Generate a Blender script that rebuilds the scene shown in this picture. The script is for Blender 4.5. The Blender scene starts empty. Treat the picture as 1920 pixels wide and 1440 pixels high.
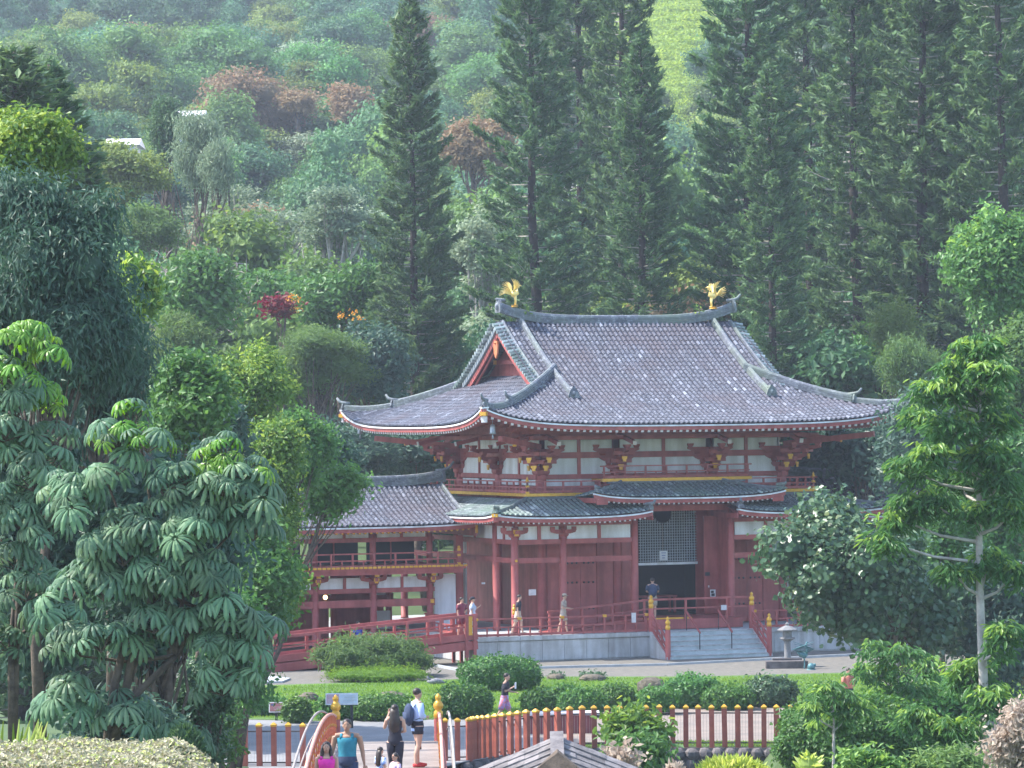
import bpy, math, random
import numpy as np
from mathutils import Matrix, Vector
random.seed(7); RNG=np.random.default_rng(11)
S=bpy.context.scene; COL=S.collection
# ------------------------------------------------------------------ camera, world, sun, exposure
F=7000.; YH=785.; ROLL=0.011; CH=10.3
PIT=math.atan((YH-720)/F)
_f=np.array([0,math.cos(PIT),math.sin(PIT)]); _r0=np.array([1.,0,0]); _u0=np.cross(_r0,_f)
CR=_r0*math.cos(ROLL)-_u0*math.sin(ROLL); CU=np.cross(CR,_f); CF=_f; CC=np.array([0,0,CH])
cam=bpy.data.cameras.new('camera'); co=bpy.data.objects.new('camera',cam); COL.objects.link(co)
cam.sensor_width=36; cam.lens=36*F/1920; cam.clip_start=1; cam.clip_end=4000
co.matrix_world=Matrix(((CR[0],CU[0],-CF[0],0),(CR[1],CU[1],-CF[1],0),(CR[2],CU[2],-CF[2],CH),(0,0,0,1)))
S.camera=co
SUN_EL=math.radians(52); SUN_AZ=math.radians(-84)   # azimuth from +Y, clockwise; minus = to the left
w=bpy.data.worlds.new('World'); S.world=w; w.use_nodes=True
nt=w.node_tree; bg=nt.nodes['Background']; sky=nt.nodes.new('ShaderNodeTexSky'); sky.sky_type='NISHITA'; sky.sun_disc=False
sky.sun_elevation=SUN_EL; sky.sun_rotation=SUN_AZ
nt.links.new(sky.outputs[0],bg.inputs[0]); bg.inputs[1].default_value=0.15
sl=bpy.data.lights.new('sun','SUN'); so=bpy.data.objects.new('sun',sl); COL.objects.link(so)
sl.energy=3.1; sl.angle=math.radians(0.6); sl.color=(1,.95,.86)
sd=Vector((math.sin(SUN_AZ)*math.cos(SUN_EL),math.cos(SUN_AZ)*math.cos(SUN_EL),math.sin(SUN_EL)))
so.rotation_euler=sd.to_track_quat('Z','Y').to_euler()
S.view_settings.view_transform='Standard'; S.view_settings.look='None'; S.view_settings.gamma=1
S.view_settings.use_curve_mapping=False; S.view_settings.exposure=1.7
HAZE=0.00031
# ------------------------------------------------------------------ pixel -> world helpers
def ray(x,y): return CF+CR*(x-960)/F+CU*(720-y)/F
def at(x,y,Y):
    r=ray(x,y); return CC+r*(Y/r[1])
def gnd(x,y,z=0.):
    r=ray(x,y); return CC+r*((z-CH)/r[2])
TH=math.radians(21.5); TCO,TSI=math.cos(TH),math.sin(TH)
HO=at(1018,1240,163.); HO[2]=0
def LW(u,v,z=0.): return HO+np.array([u*TCO-v*TSI,u*TSI+v*TCO,z])
# ------------------------------------------------------------------ geometry accumulator
class G:
    def __init__(s): s.v=[];s.f=[];s.n=0;s.t=[];s.fm=[]
    def add(s,v,f,tint=None,m=0):
        v=np.asarray(v,float).reshape(-1,3)
        if isinstance(f,np.ndarray): s.f.append(f+s.n); nf=len(f); s.fm.append(np.full(nf,m))
        else:
            for q in f: s.f.append(np.array([q])+s.n)
            nf=len(f); s.fm.append(np.full(nf,m))
        s.v.append(v)
        if tint is None: tint=.5
        s.t.append(np.broadcast_to(np.asarray(tint,float),(len(v),)).copy()); s.n+=len(v); return s
    def box(s,c,d,tint=None,m=0,rz=0.):
        x,y,z=[q/2 for q in d]
        v=np.array([[-x,-y,-z],[x,-y,-z],[x,y,-z],[-x,y,-z],[-x,-y,z],[x,-y,z],[x,y,z],[-x,y,z]])
        if rz: 
            a,b=math.cos(rz),math.sin(rz); v=np.c_[v[:,0]*a-v[:,1]*b,v[:,0]*b+v[:,1]*a,v[:,2]]
        s.add(v+np.array(c),BOXF,tint,m); return s
    def bx(s,x0,x1,y0,y1,z0,z1,tint=None,m=0): return s.box(((x0+x1)/2,(y0+y1)/2,(z0+z1)/2),(x1-x0,y1-y0,z1-z0),tint,m)
    def beam(s,p0,p1,wd,h,tint=None,m=0,up=(0,0,1),w1=None,h1=None):
        p0=np.array(p0,float);p1=np.array(p1,float);d=p1-p0;d/=np.linalg.norm(d)
        r=np.cross(d,up); r/=np.linalg.norm(r); u=np.cross(r,d)
        w1=wd if w1 is None else w1; h1=h if h1 is None else h1
        v=[]
        for p,a,b in ((p0,wd/2,h/2),(p1,w1/2,h1/2)):
            v+=[p-r*a-u*b,p+r*a-u*b,p+r*a+u*b,p-r*a+u*b]
        s.add(v,np.array([[0,1,5,4],[1,2,6,5],[2,3,7,6],[3,0,4,7],[3,2,1,0],[4,5,6,7]]),tint,m); return s
    def tube(s,pts,rad,n=6,tint=None,m=0,cap=True,flat=1.,up=(0,0,1)):
        pts=np.array(pts,float); k=len(pts); rad=np.broadcast_to(np.asarray(rad,float),(k,))
        tg=np.gradient(pts,axis=0); tg/=np.linalg.norm(tg,axis=1)[:,None]+1e-9
        upv=np.array(up,float); 
        if abs(tg[0]@upv)>.95: upv=np.array([0,1.,0.]) if abs(tg[0][1])<.9 else np.array([1.,0,0])
        a=np.linspace(0,2*np.pi,n,endpoint=False); v=[]
        for i in range(k):
            r=np.cross(tg[i],upv); r/=np.linalg.norm(r)+1e-9; u=np.cross(r,tg[i])
            v.append(pts[i]+rad[i]*(np.outer(np.cos(a),r)+flat*np.outer(np.sin(a),u)))
        v=np.concatenate(v); j=np.arange(n); j2=(j+1)%n; fs=[]
        for i in range(k-1): fs.append(np.c_[i*n+j,i*n+j2,(i+1)*n+j2,(i+1)*n+j])
        s.add(v,np.concatenate(fs),tint,m)
        if cap:
            b=s.n-k*n; s.f.append(np.array([b+j[::-1]])); s.f.append(np.array([b+(k-1)*n+j])); s.fm.append(np.full(2,m))
        return s
    def lathe(s,prof,c=(0,0,0),n=10,tint=None,m=0,sx=1.,sy=1.):
        c=np.array(c,float); a=np.linspace(0,2*np.pi,n,endpoint=False); v=[]
        for r,z in prof: v.append(np.c_[np.cos(a)*r*sx,np.sin(a)*r*sy,np.full(n,z)]+c)
        j=np.arange(n); j2=(j+1)%n
        fs=np.concatenate([np.c_[i*n+j,i*n+j2,(i+1)*n+j2,(i+1)*n+j] for i in range(len(prof)-1)])
        s.add(np.concatenate(v),fs,tint,m); b=s.n-len(prof)*n
        s.f.append(np.array([b+j[::-1]])); s.f.append(np.array([b+(len(prof)-1)*n+j])); s.fm.append(np.full(2,m)); return s
    def blob(s,c,r,nu=10,nv=7,tint=None,m=0,noise=0.,seed=0):
        rg=np.random.default_rng(seed); r=np.broadcast_to(np.asarray(r,float),(3,)); v=[];
        for i in range(nv+1):
            ph=math.pi*i/nv
            for k in range(nu):
                a=2*math.pi*k/nu; q=1+noise*(rg.random()-.5)*2
                v.append((math.sin(ph)*math.cos(a)*q*r[0]+c[0],math.sin(ph)*math.sin(a)*q*r[1]+c[1],math.cos(ph)*q*r[2]+c[2]))
        v=np.array(v); v[:nu]=v[:nu].mean(0); v[-nu:]=v[-nu:].mean(0)
        j=np.arange(nu); j2=(j+1)%nu
        s.add(v,np.concatenate([np.c_[i*nu+j,(i+1)*nu+j,(i+1)*nu+j2,i*nu+j2] for i in range(nv)]),tint,m); return s
    def join(s,o,M=None):
        v=np.concatenate(o.v); 
        if M is not None: v=v@M[:3,:3].T+M[:3,3]
        b=s.n; s.v.append(v); s.n+=len(v); s.t.append(np.concatenate(o.t)); s.f+= [f+b for f in o.f]; s.fm+=o.fm; return s
    def mesh(s,name,mats,smooth=False):
        me=bpy.data.meshes.new(name); v=np.concatenate(s.v); me.vertices.add(len(v)); me.vertices.foreach_set('co',v.ravel().astype(np.float32))
        lens=np.concatenate([np.full(len(f),f.shape[1]) for f in s.f]); loops=np.concatenate([f.ravel() for f in s.f])
        me.loops.add(len(loops)); me.loops.foreach_set('vertex_index',loops.astype(np.int32))
        me.polygons.add(len(lens)); st=np.r_[0,np.cumsum(lens)[:-1]]; me.polygons.foreach_set('loop_start',st.astype(np.int32))
        fm=np.concatenate(s.fm); me.polygons.foreach_set('material_index',fm.astype(np.int32))
        me.polygons.foreach_set('use_smooth',np.full(len(lens),smooth))
        me.update(calc_edges=True)
        a=me.attributes.new('tint','FLOAT','POINT'); a.data.foreach_set('value',np.concatenate(s.t).astype(np.float32))
        for m in (mats if isinstance(mats,(list,tuple)) else [mats]): me.materials.append(m)
        return me
BOXF=np.array([[0,3,2,1],[4,5,6,7],[0,1,5,4],[1,2,6,5],[2,3,7,6],[3,0,4,7]])
def ob(name,me,parent=None,loc=None,M=None,label=None,kind=None):
    o=bpy.data.objects.new(name,me); COL.objects.link(o)
    if parent is not None: o.parent=parent
    if loc is not None: o.location=loc
    if M is not None: o.matrix_basis=Matrix(M.tolist()) if isinstance(M,np.ndarray) else M
    if label: o['label']=label
    if kind: o['kind']=kind
    return o
def part(name,g,mats,parent,smooth=False,**k): return ob(name,g.mesh(name,mats,smooth),parent,**k)
def tag(o,label,cat,group=None):
    o['label']=label; o['category']=cat
    if group: o['group']=group
    return o
def thing(name,label,cat,loc=(0,0,0),rz=0.,group=None,s=1.):
    o=bpy.data.objects.new(name,None); COL.objects.link(o); o.location=tuple(loc); o.rotation_euler=(0,0,rz); o.scale=(s,s,s)
    o.empty_display_size=.3
    return tag(o,label,cat,group)
def copy_thing(o,loc,rz=0.,s=None,label=None,parent=None):
    c=o.copy(); COL.objects.link(c)
    if parent is None:
        c.location=tuple(loc); c.rotation_euler=(0,0,rz)
        if s is not None: c.scale=(s,s,s) if not hasattr(s,'__len__') else s
        if label: c['label']=label
    else: c.parent=parent
    for ch in KIDS.get(o.name,[]): copy_thing(ch,None,parent=c)
    return c
KIDS={}
def kids(o):
    ks=[c for c in bpy.data.objects if c.parent==o]; KIDS[o.name]=ks
    for k in ks: kids(k)
# ------------------------------------------------------------------ materials
def newmat(name):
    m=bpy.data.materials.new(name); m.use_nodes=True; n=m.node_tree.nodes; return m,n,m.node_tree.links,n['Principled BSDF']
def ramp(n,stops):
    r=n.new('ShaderNodeValToRGB'); e=r.color_ramp.elements
    while len(e)>1: e.remove(e[-1])
    e[0].position=stops[0][0]; e[0].color=(*stops[0][1],1)
    for p,c in stops[1:]: q=e.new(p); q.color=(*c,1)
    return r
def noise(n,l,scale,det=3,rough=.6,coord='Object',dist=0.):
    tcn=n.new('ShaderNodeTexCoord'); t=n.new('ShaderNodeTexNoise'); t.inputs['Scale'].default_value=scale
    t.inputs['Detail'].default_value=det; t.inputs['Roughness'].default_value=rough; t.inputs['Distortion'].default_value=dist
    l.new(tcn.outputs[coord],t.inputs['Vector']); return t
def mat(name,c0,c1=None,scale=2.,rough=.7,metal=0.,bump=0.,bs=None,spec=.4,lo=.35,hi=.65,tint=0.,coord='Object',streak=0.):
    m,n,l,b=newmat(name); b.inputs['Roughness'].default_value=rough; b.inputs['Metallic'].default_value=metal
    b.inputs['Specular IOR Level'].default_value=spec
    c1=c1 or tuple(x*.7 for x in c0)
    t=noise(n,l,scale,5,.65,coord); r=ramp(n,[(lo,c0),(hi,c1)]); l.new(t.outputs[0],r.inputs[0]); col=r.outputs[0]
    if streak:
        mp=n.new('ShaderNodeMapping'); mp.inputs['Scale'].default_value=(3,3,.35); t3=n.new('ShaderNodeTexNoise'); t3.inputs['Scale'].default_value=streak; t3.inputs['Detail'].default_value=4
        tcn=n.new('ShaderNodeTexCoord'); l.new(tcn.outputs[coord],mp.inputs[0]); l.new(mp.outputs[0],t3.inputs['Vector'])
        r3=ramp(n,[(.38,(1,1,1)),(.72,(.56,.53,.49))]); l.new(t3.outputs[0],r3.inputs[0])
        mx=n.new('ShaderNodeMix'); mx.data_type='RGBA'; mx.blend_type='MULTIPLY'; mx.inputs[0].default_value=.8; l.new(col,mx.inputs[6]); l.new(r3.outputs[0],mx.inputs[7]); col=mx.outputs[2]
    if tint:
        a=n.new('ShaderNodeAttribute'); a.attribute_name='tint'; mr=n.new('ShaderNodeMapRange'); mr.inputs[3].default_value=1-tint; mr.inputs[4].default_value=1+tint
        l.new(a.outputs['Fac'],mr.inputs[0]); mx=n.new('ShaderNodeVectorMath'); mx.operation='SCALE'; l.new(col,mx.inputs[0]); l.new(mr.outputs[0],mx.inputs['Scale']); col=mx.outputs[0]
    l.new(col,b.inputs['Base Color'])
    if bump:
        t2=noise(n,l,bs or scale*6,4,.6,coord); bp=n.new('ShaderNodeBump'); bp.inputs['Strength'].default_value=bump; bp.inputs['Distance'].default_value=.03
        l.new(t2.outputs[0],bp.inputs['Height']); l.new(bp.outputs[0],b.inputs['Normal'])
    return m
def leafmat(name,c0,c1,c2=None,rough=.5,trans=.35,spec=.35,var=.25):
    """tint attribute 0..1 runs c0->c1(->c2); object random shifts value"""
    m,n,l,b=newmat(name); a=n.new('ShaderNodeAttribute'); a.attribute_name='tint'
    st=[(0,c0),(.75,c1)]+([(1,c2)] if c2 else [])
    r=ramp(n,st); l.new(a.outputs['Fac'],r.inputs[0])
    oi=n.new('ShaderNodeObjectInfo'); hs=n.new('ShaderNodeHueSaturation'); mr=n.new('ShaderNodeMapRange'); mr.inputs[3].default_value=1-var; mr.inputs[4].default_value=1+var
    l.new(oi.outputs['Random'],mr.inputs[0]); l.new(mr.outputs[0],hs.inputs['Value'])
    m2=n.new('ShaderNodeMath'); m2.operation='MULTIPLY'; m2.inputs[1].default_value=17.37; fr=n.new('ShaderNodeMath'); fr.operation='FRACT'
    mh=n.new('ShaderNodeMapRange'); mh.inputs[3].default_value=.5-var*.1; mh.inputs[4].default_value=.5+var*.13
    l.new(oi.outputs['Random'],m2.inputs[0]); l.new(m2.outputs[0],fr.inputs[0]); l.new(fr.outputs[0],mh.inputs[0]); l.new(mh.outputs[0],hs.inputs['Hue'])
    l.new(r.outputs[0],hs.inputs['Color']); l.new(hs.outputs[0],b.inputs['Base Color'])
    b.inputs['Roughness'].default_value=rough; b.inputs['Specular IOR Level'].default_value=spec
    tr=n.new('ShaderNodeBsdfTranslucent'); hs2=n.new('ShaderNodeHueSaturation'); hs2.inputs['Hue'].default_value=.48; hs2.inputs['Saturation'].default_value=1.1; hs2.inputs['Value'].default_value=1.5
    l.new(hs.outputs[0],hs2.inputs['Color']); l.new(hs2.outputs[0],tr.inputs['Color'])
    mx=n.new('ShaderNodeMixShader'); mx.inputs[0].default_value=trans; l.new(b.outputs[0],mx.inputs[1]); l.new(tr.outputs[0],mx.inputs[2])
    l.new(mx.outputs[0],n['Material Output'].inputs['Surface']); return m
RED=mat('red_lacquer',(.43,.11,.105),(.33,.078,.076),1.5,.55,bump=.05,streak=1.)
RED2=mat('red_fence_paint',(.42,.115,.075),(.28,.07,.05),2.5,.6,bump=.1,streak=1.2,tint=.2)
GOLD=mat('gold_paint',(.75,.42,.04),(.6,.3,.03),4,.35,.35,spec=.6)
BGOLD=mat('polished_gold',(.98,.78,.28),(.95,.66,.16),4,.3,.12,spec=.9)
WHITE=mat('white_plaster',(.80,.82,.86),(.70,.73,.78),.8,.8,bump=.03,streak=.7)
WEND=mat('white_rafter_end',(.7,.68,.7),(.55,.52,.55),5,.7)
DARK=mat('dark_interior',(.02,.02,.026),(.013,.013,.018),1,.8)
STONE=mat('grey_stone',(.52,.53,.55),(.4,.4,.41),1.2,.8,bump=.15,streak=1.3,tint=.08)
STEPM=mat('grey_steps',(.5,.55,.58),(.36,.42,.43),1.6,.8,bump=.15,tint=.06)
DSTONE=mat('dark_stone',(.16,.14,.14),(.07,.065,.065),2.5,.9,bump=.5,tint=.3)
ROCK=mat('brown_rock',(.17,.14,.10),(.06,.055,.05),3,.9,bump=.7,tint=.3)
GRAVEL=mat('gravel',(.185,.17,.145),(.12,.115,.105),3,.95,bump=.6,bs=30,coord='Object')
PATHM=mat('asphalt_path',(.25,.25,.26),(.18,.18,.19),.6,.9,bump=.2,bs=12)
TANP=mat('tan_path',(.27,.22,.19),(.19,.165,.15),.8,.9,bump=.2,bs=14)
CONC=mat('pale_concrete',(.42,.44,.46),(.3,.32,.34),2,.85,bump=.1)
BARK=mat('bark',(.17,.13,.10),(.07,.055,.045),5,.9,bump=.6,spec=.2)
PBARK=mat('pale_bark',(.5,.47,.43),(.32,.29,.26),4,.85,bump=.4,spec=.2)
DBARK=mat('dark_pine_bark',(.07,.055,.05),(.035,.03,.03),5,.9,bump=.6,spec=.2)
METAL=mat('dark_metal',(.06,.06,.065),(.04,.04,.045),5,.5,.5)
WMETAL=mat('pale_rail',(.45,.40,.35),(.3,.26,.23),4,.5)
SHING=mat('weathered_shingle',(.22,.20,.20),(.11,.10,.105),6,.85,bump=.4,tint=.35)
BRONZE=mat('verdigris_bronze',(.12,.27,.29),(.05,.13,.15),6,.5,.4)
LANT=mat('weathered_lantern_stone',(.24,.24,.25),(.15,.15,.155),3,.85,bump=.3)
LATT=mat('pale_lattice',(.36,.40,.44),(.27,.31,.35),3,.7)
# roof tile: purple grey with lichen patches
def tilemat(name,base,pale,moss,lo=.5,hi=.68):
    m,n,l,b=newmat(name); b.inputs['Roughness'].default_value=.75; b.inputs['Specular IOR Level'].default_value=.3
    a=n.new('ShaderNodeAttribute'); a.attribute_name='tint'
    r=ramp(n,[(0,tuple(x*.62 for x in base)),(.5,base),(.82,tuple(x*1.45 for x in base)),(1,pale)]); l.new(a.outputs['Fac'],r.inputs[0])
    t=noise(n,l,5.5,5,.75); r2=ramp(n,[(lo,(0,0,0)),(hi,(1,1,1))]); l.new(t.outputs[0],r2.inputs[0])
    mx=n.new('ShaderNodeMix'); mx.data_type='RGBA'; l.new(r2.outputs[0],mx.inputs[0]); l.new(r.outputs[0],mx.inputs[6]); mx.inputs[7].default_value=(*pale,1)
    t2=noise(n,l,.55,4,.6); r3=ramp(n,[(.42,(0,0,0)),(.68,(.85,.85,.85))]); l.new(t2.outputs[0],r3.inputs[0])
    mx2=n.new('ShaderNodeMix'); mx2.data_type='RGBA'; l.new(r3.outputs[0],mx2.inputs[0]); l.new(mx.outputs[2],mx2.inputs[6]); mx2.inputs[7].default_value=(*moss,1)
    l.new(mx2.outputs[2],b.inputs['Base Color'])
    bp=n.new('ShaderNodeBump'); bp.inputs['Strength'].default_value=.5; bp.inputs['Distance'].default_value=.02; l.new(t.outputs[0],bp.inputs['Height']); l.new(bp.outputs[0],b.inputs['Normal'])
    return m
TILE=tilemat('roof_tile',(.082,.09,.122),(.26,.28,.34),(.10,.088,.108))
TILEP=tilemat('roof_pan_tile',(.05,.05,.07),(.17,.18,.22),(.065,.055,.07),.55,.75)
TILEG=tilemat('mossy_roof_tile',(.15,.18,.195),(.46,.53,.54),(.16,.23,.19))
RIDGE=tilemat('ridge_tile',(.12,.13,.16),(.34,.37,.40),(.17,.21,.17))
# ------------------------------------------------------------------ terrain
def sstep(a,b,x): 
    t=np.clip((x-a)/(b-a),0,1); return t*t*(3-2*t)
EDX=[-60,-9,-1.4,-.5,.7,2.2,5,8.5,60]; EDY=[111.2,111.3,112.7,114.1,115.7,117.05,116.85,116.1,115.2]
def terr(X,Y):
    X=np.asarray(X,float);Y=np.asarray(Y,float)
    hz=np.interp(Y,[-60,0,35,60,66,112.5,175,200,300,400,500,600,700,900,1400],[8.6,8.6,6.6,3.0,-1.3,-1.3,0,3.5,17,36,57,81,108,165,320])
    left=np.interp(Y,[-60,0,30,60,85,100,112],[8.6,8.6,6.9,5.0,3.5,1.,0])
    hz=hz+(left-hz)*sstep(-5.6,-8.2,X)*(Y<112.5)*(Y>20)
    rt=np.interp(Y,[-60,0,60,75,95,112],[8.6,8.6,3.5,2.0,1.3,0])
    hz=hz+(rt-hz)*sstep(7.,9.5,X)*(Y<112.5)*(Y>50)
    hz=np.where((Y>=112.5)&(Y<176),0,hz); yb=np.interp(X,EDX,EDY); hz=np.where((Y<yb)&(Y>100)&(X<7.5)&(X>-7),-1.3,hz); hz=np.where((Y>=yb)&(Y<176),0,hz)
    roll=(np.sin(X*.021+Y*.011)*5+np.sin(X*.05-Y*.023)*3)*sstep(200,320,Y)
    return hz+roll
def ground():
    ys=np.r_[np.arange(-60,20,10),np.arange(20,110,2.),np.arange(110,118.1,.25),np.arange(120,176,4),np.arange(176,841,8)]
    xs=np.r_[np.arange(-300,-80,20),np.arange(-80,-10,5),np.arange(-10,12,1.),np.arange(12,80,5),np.arange(80,301,20)]
    Xg,Yg=np.meshgrid(xs,ys); Z=terr(Xg,Yg); g=G(); nx=len(xs); ny=len(ys)
    i,j=np.meshgrid(np.arange(nx-1),np.arange(ny-1)); q=(j*nx+i).ravel()
    g.add(np.c_[Xg.ravel(),Yg.ravel(),Z.ravel()],np.c_[q,q+1,q+nx+1,q+nx])
    m=mat('hillside_ground',(.075,.12,.035),(.045,.075,.03),.06,.95,bump=.6,bs=.8)
    n=m.node_tree.nodes; l=m.node_tree.links
    return part('terrain',g,m,None,smooth=True,kind='structure')
ground()
def sheet(name,poly,z,m,thick=0.03):
    g=G(); p=np.array(poly,float); k=len(p); v=np.r_[np.c_[p,np.full(k,z)],np.c_[p,np.full(k,z-thick)]]
    fs=[list(range(k))]+[[i,i+k,(i+1)%k+k,(i+1)%k] for i in range(k)]
    g.add(v,fs); return part(name,g,m,None,kind='structure')
# ------------------------------------------------------------------ foliage generators
def leaves(g,P,N,size,aspect=.5,rng=RNG,tint=None,bend=.15,simple=False,dirn=None,dspread=1.):
    """P points, N outward normals; each leaf a folded quad pair (or single diamond)"""
    n=len(P)
    if n==0: return
    N=N/(np.linalg.norm(N,axis=1)[:,None]+1e-9)
    if dirn is None: D=rng.normal(size=(n,3))
    else: D=np.asarray(dirn)+rng.normal(size=(n,3))*.45*dspread
    D-=N*(np.sum(D*N,1)[:,None])*.8; D/=np.linalg.norm(D,axis=1)[:,None]+1e-9
    Wd=np.cross(N,D); Wd/=np.linalg.norm(Wd,axis=1)[:,None]+1e-9
    sz=(size*(.7+.6*rng.random(n)))[:,None]
    if tint is None: tint=rng.random(n)
    if simple:
        a=P-D*sz*.5; b=P+Wd*sz*aspect*.5; c=P+D*sz*.5-N*sz*bend; d=P-Wd*sz*aspect*.5
        v=np.stack([a,b,c,d],1).reshape(-1,3); f=np.arange(4*n).reshape(n,4); g.add(v,f,np.repeat(tint,4))
    else:
        a=P-D*sz*.5; t=P+D*sz*.5-N*sz*bend; m0=P-D*sz*.1+N*sz*.05
        b=m0+Wd*sz*aspect*.5-N*sz*.06; c=m0-Wd*sz*aspect*.5-N*sz*.06; m1=P+D*sz*.25-N*sz*.02
        b2=m1+Wd*sz*aspect*.36-N*sz*.08; c2=m1-Wd*sz*aspect*.36-N*sz*.08
        v=np.stack([a,b,b2,t,c2,c],1).reshape(-1,3); k=np.arange(n)*6
        f=np.concatenate([np.c_[k,k+1,k+2,k+3],np.c_[k,k+3,k+4,k+5]]); g.add(v,f,np.repeat(tint,6))
def sph(n,rng,up=.25):
    d=rng.normal(size=(n,3)); d[:,2]+=up*rng.random(n)*2; d/=np.linalg.norm(d,axis=1)[:,None]; return d
def crown(g,c,R,nl,lobe,n,size,aspect=.5,rng=RNG,simple=True,droop=0.,core=True,flat=1.,fill=.35,young=.0,bias=.25,shell=(.72,1.08)):
    """c centre, R radii(3); nl lobes of relative radius lobe, n leaves in all; returns lobe centres"""
    c=np.array(c,float);R=np.array(R,float); L=[]
    d=sph(nl,rng,bias); 
    for i in range(nl):
        rr=(rng.random()**.5)*(1-lobe*.75); L.append((c+d[i]*R*rr,lobe*(.7+.6*rng.random())))
    per=int(n/nl)
    for lc,lr in L:
        k=max(4,int(per*(lr/lobe)**2/7)); rad=R*lr*np.array([1,1,flat])
        if rad[2]>rad[0]*1.25: rad[2]=rad[0]*1.25
        dd=sph(k,rng,.35); wv=rng.normal(size=(3,3))*2.6; ph=rng.random(3)*6.28
        dn=1+sum(.10*np.sin(dd@wv[i]+ph[i]) for i in range(3))
        q=(shell[0]+(shell[1]+.12-shell[0])*rng.random(k))*dn; C0=lc+dd*rad*q[:,None]
        ncl=7; P=np.repeat(C0,ncl,0)+rng.normal(size=(k*ncl,3))*[1,1,.7]*size*1.05; D2=np.repeat(dd,ncl,0); kk=len(P)
        Nn=D2/np.maximum(rad,1e-3)*rad.mean()+rng.normal(size=P.shape)*.6+np.array([0,0,.35])
        base=rng.random()*.3; tb=np.repeat(rng.random(k)*.3,ncl); t=np.clip(base+tb+.3*rng.random(kk)+ np.repeat(rng.random(k)<young,ncl)*.6*(D2[:,2]>.05),0,1)
        dr=None
        if droop: dr=D2*.5+np.array([0,0,-droop])
        leaves(g,P,Nn,size,aspect,rng,t,simple=simple,dirn=dr)
        if core: g.blob(lc,rad*.66,8,6,tint=base+.15,noise=.2,seed=int(rng.integers(1e6)))
    return L
def limbs(g,base,top,r0,L,R,rng,n=None,bare=1.):
    """trunk + limbs toward lobes"""
    base=np.array(base,float);top=np.array(top,float)
    j=rng.normal(size=(4,3))*np.linalg.norm(top-base)*.025; j[0]=0
    T=[base+(top-base)*t+j[i] for i,t in enumerate((0,.35,.7,1))]
    g.tube(T,[r0,r0*.8,r0*.62,r0*.4],8)
    for lc,lr in (L if n is None else L[:n]):
        s=rng.uniform(.45,.95); p0=base+(top-base)*s; e=p0+(lc-p0)*bare; mid=(p0+e)/2+np.array([0,0,-.08*np.linalg.norm(e-p0)])+rng.normal(size=3)*.05*np.linalg.norm(e-p0)
        g.tube([p0,mid,e],[r0*.4,r0*.25,r0*.08],5,cap=False)
LG=dict(
 hill=leafmat('leaf_hill_green',(0.063,0.145,0.048),(0.121,0.248,0.069),(0.203,0.359,0.097),.6,.3),
 hillb=leafmat('leaf_hill_bluegreen',(0.045,0.123,0.066),(0.082,0.199,0.089),(0.140,0.275,0.123),.6,.25),
 hilly=leafmat('leaf_hill_olive',(0.093,0.158,0.044),(0.186,0.278,0.069),(0.290,0.380,0.101),.6,.35),
 rust=leafmat('leaf_rust',(.18,.15,.08),(.32,.21,.12),(.42,.25,.14),.7,.3,var=.12),
 pale=leafmat('leaf_pale_silver',(0.143,0.209,0.132),(0.275,0.352,0.220),(0.374,0.462,0.308),.5,.3,var=.15),
 pine=leafmat('needle_pine',(0.053,0.110,0.053),(0.098,0.187,0.075),(0.178,0.285,0.098),.6,.25,var=.15),
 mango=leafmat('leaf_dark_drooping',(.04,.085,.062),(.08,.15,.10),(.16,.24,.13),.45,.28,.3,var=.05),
 bright=leafmat('leaf_bright_yellowgreen',(.07,.15,.035),(.15,.27,.05),(.32,.43,.09),.45,.4,var=.05),
 mid=leafmat('leaf_mid_green',(0.050,0.139,0.039),(0.107,0.248,0.062),(0.229,0.404,0.093),.45,.35,var=.1),
 feather=leafmat('leaf_soft_feathery',(0.065,0.130,0.046),(0.130,0.221,0.065),(0.221,0.325,0.104),.6,.4,var=.1),
 glossy=leafmat('leaf_glossy_round',(.035,.09,.045),(.09,.17,.075),(.24,.31,.16),.36,.25,.5,var=.05),  # palest stop paints highlights into the leaf colour, on top of real gloss
 hedge=leafmat('leaf_hedge',(0.037,0.106,0.025),(0.100,0.213,0.044),(0.213,0.350,0.062),.45,.3,var=.15),
 cream=leafmat('leaf_cream_pink',(.30,.24,.18),(.5,.42,.33),(.6,.5,.42),.6,.3,var=.1),
 lime=leafmat('leaf_lime_spikes',(.22,.32,.06),(.48,.55,.14),(.7,.72,.3),.5,.4,var=.05),
 scheff=leafmat('leaf_umbrella_tree',(.075,.15,.085),(.145,.25,.135),(.24,.36,.18),.45,.32,.3,var=.3),
 scheffy=leafmat('leaf_umbrella_tree_young',(.10,.24,.03),(.17,.34,.04),(.25,.42,.05),.4,.4,.5,var=.12),
 grass=leafmat('grass_blades',(.09,.19,.03),(.17,.30,.045),(.26,.4,.06),.6,.4,var=.0),
 slender=leafmat('leaf_slender_tree',(.05,.14,.045),(.11,.25,.07),(.27,.42,.09),.42,.4,.4,var=.05),
 redleaf=leafmat('leaf_deep_red',(.10,.015,.02),(.22,.03,.035),None,.5,.3,var=0.),
 twig=leafmat('bare_twigs',(.24,.2,.18),(.34,.29,.27),None,.8,.0,var=.05),
)
FM=LG
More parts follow.
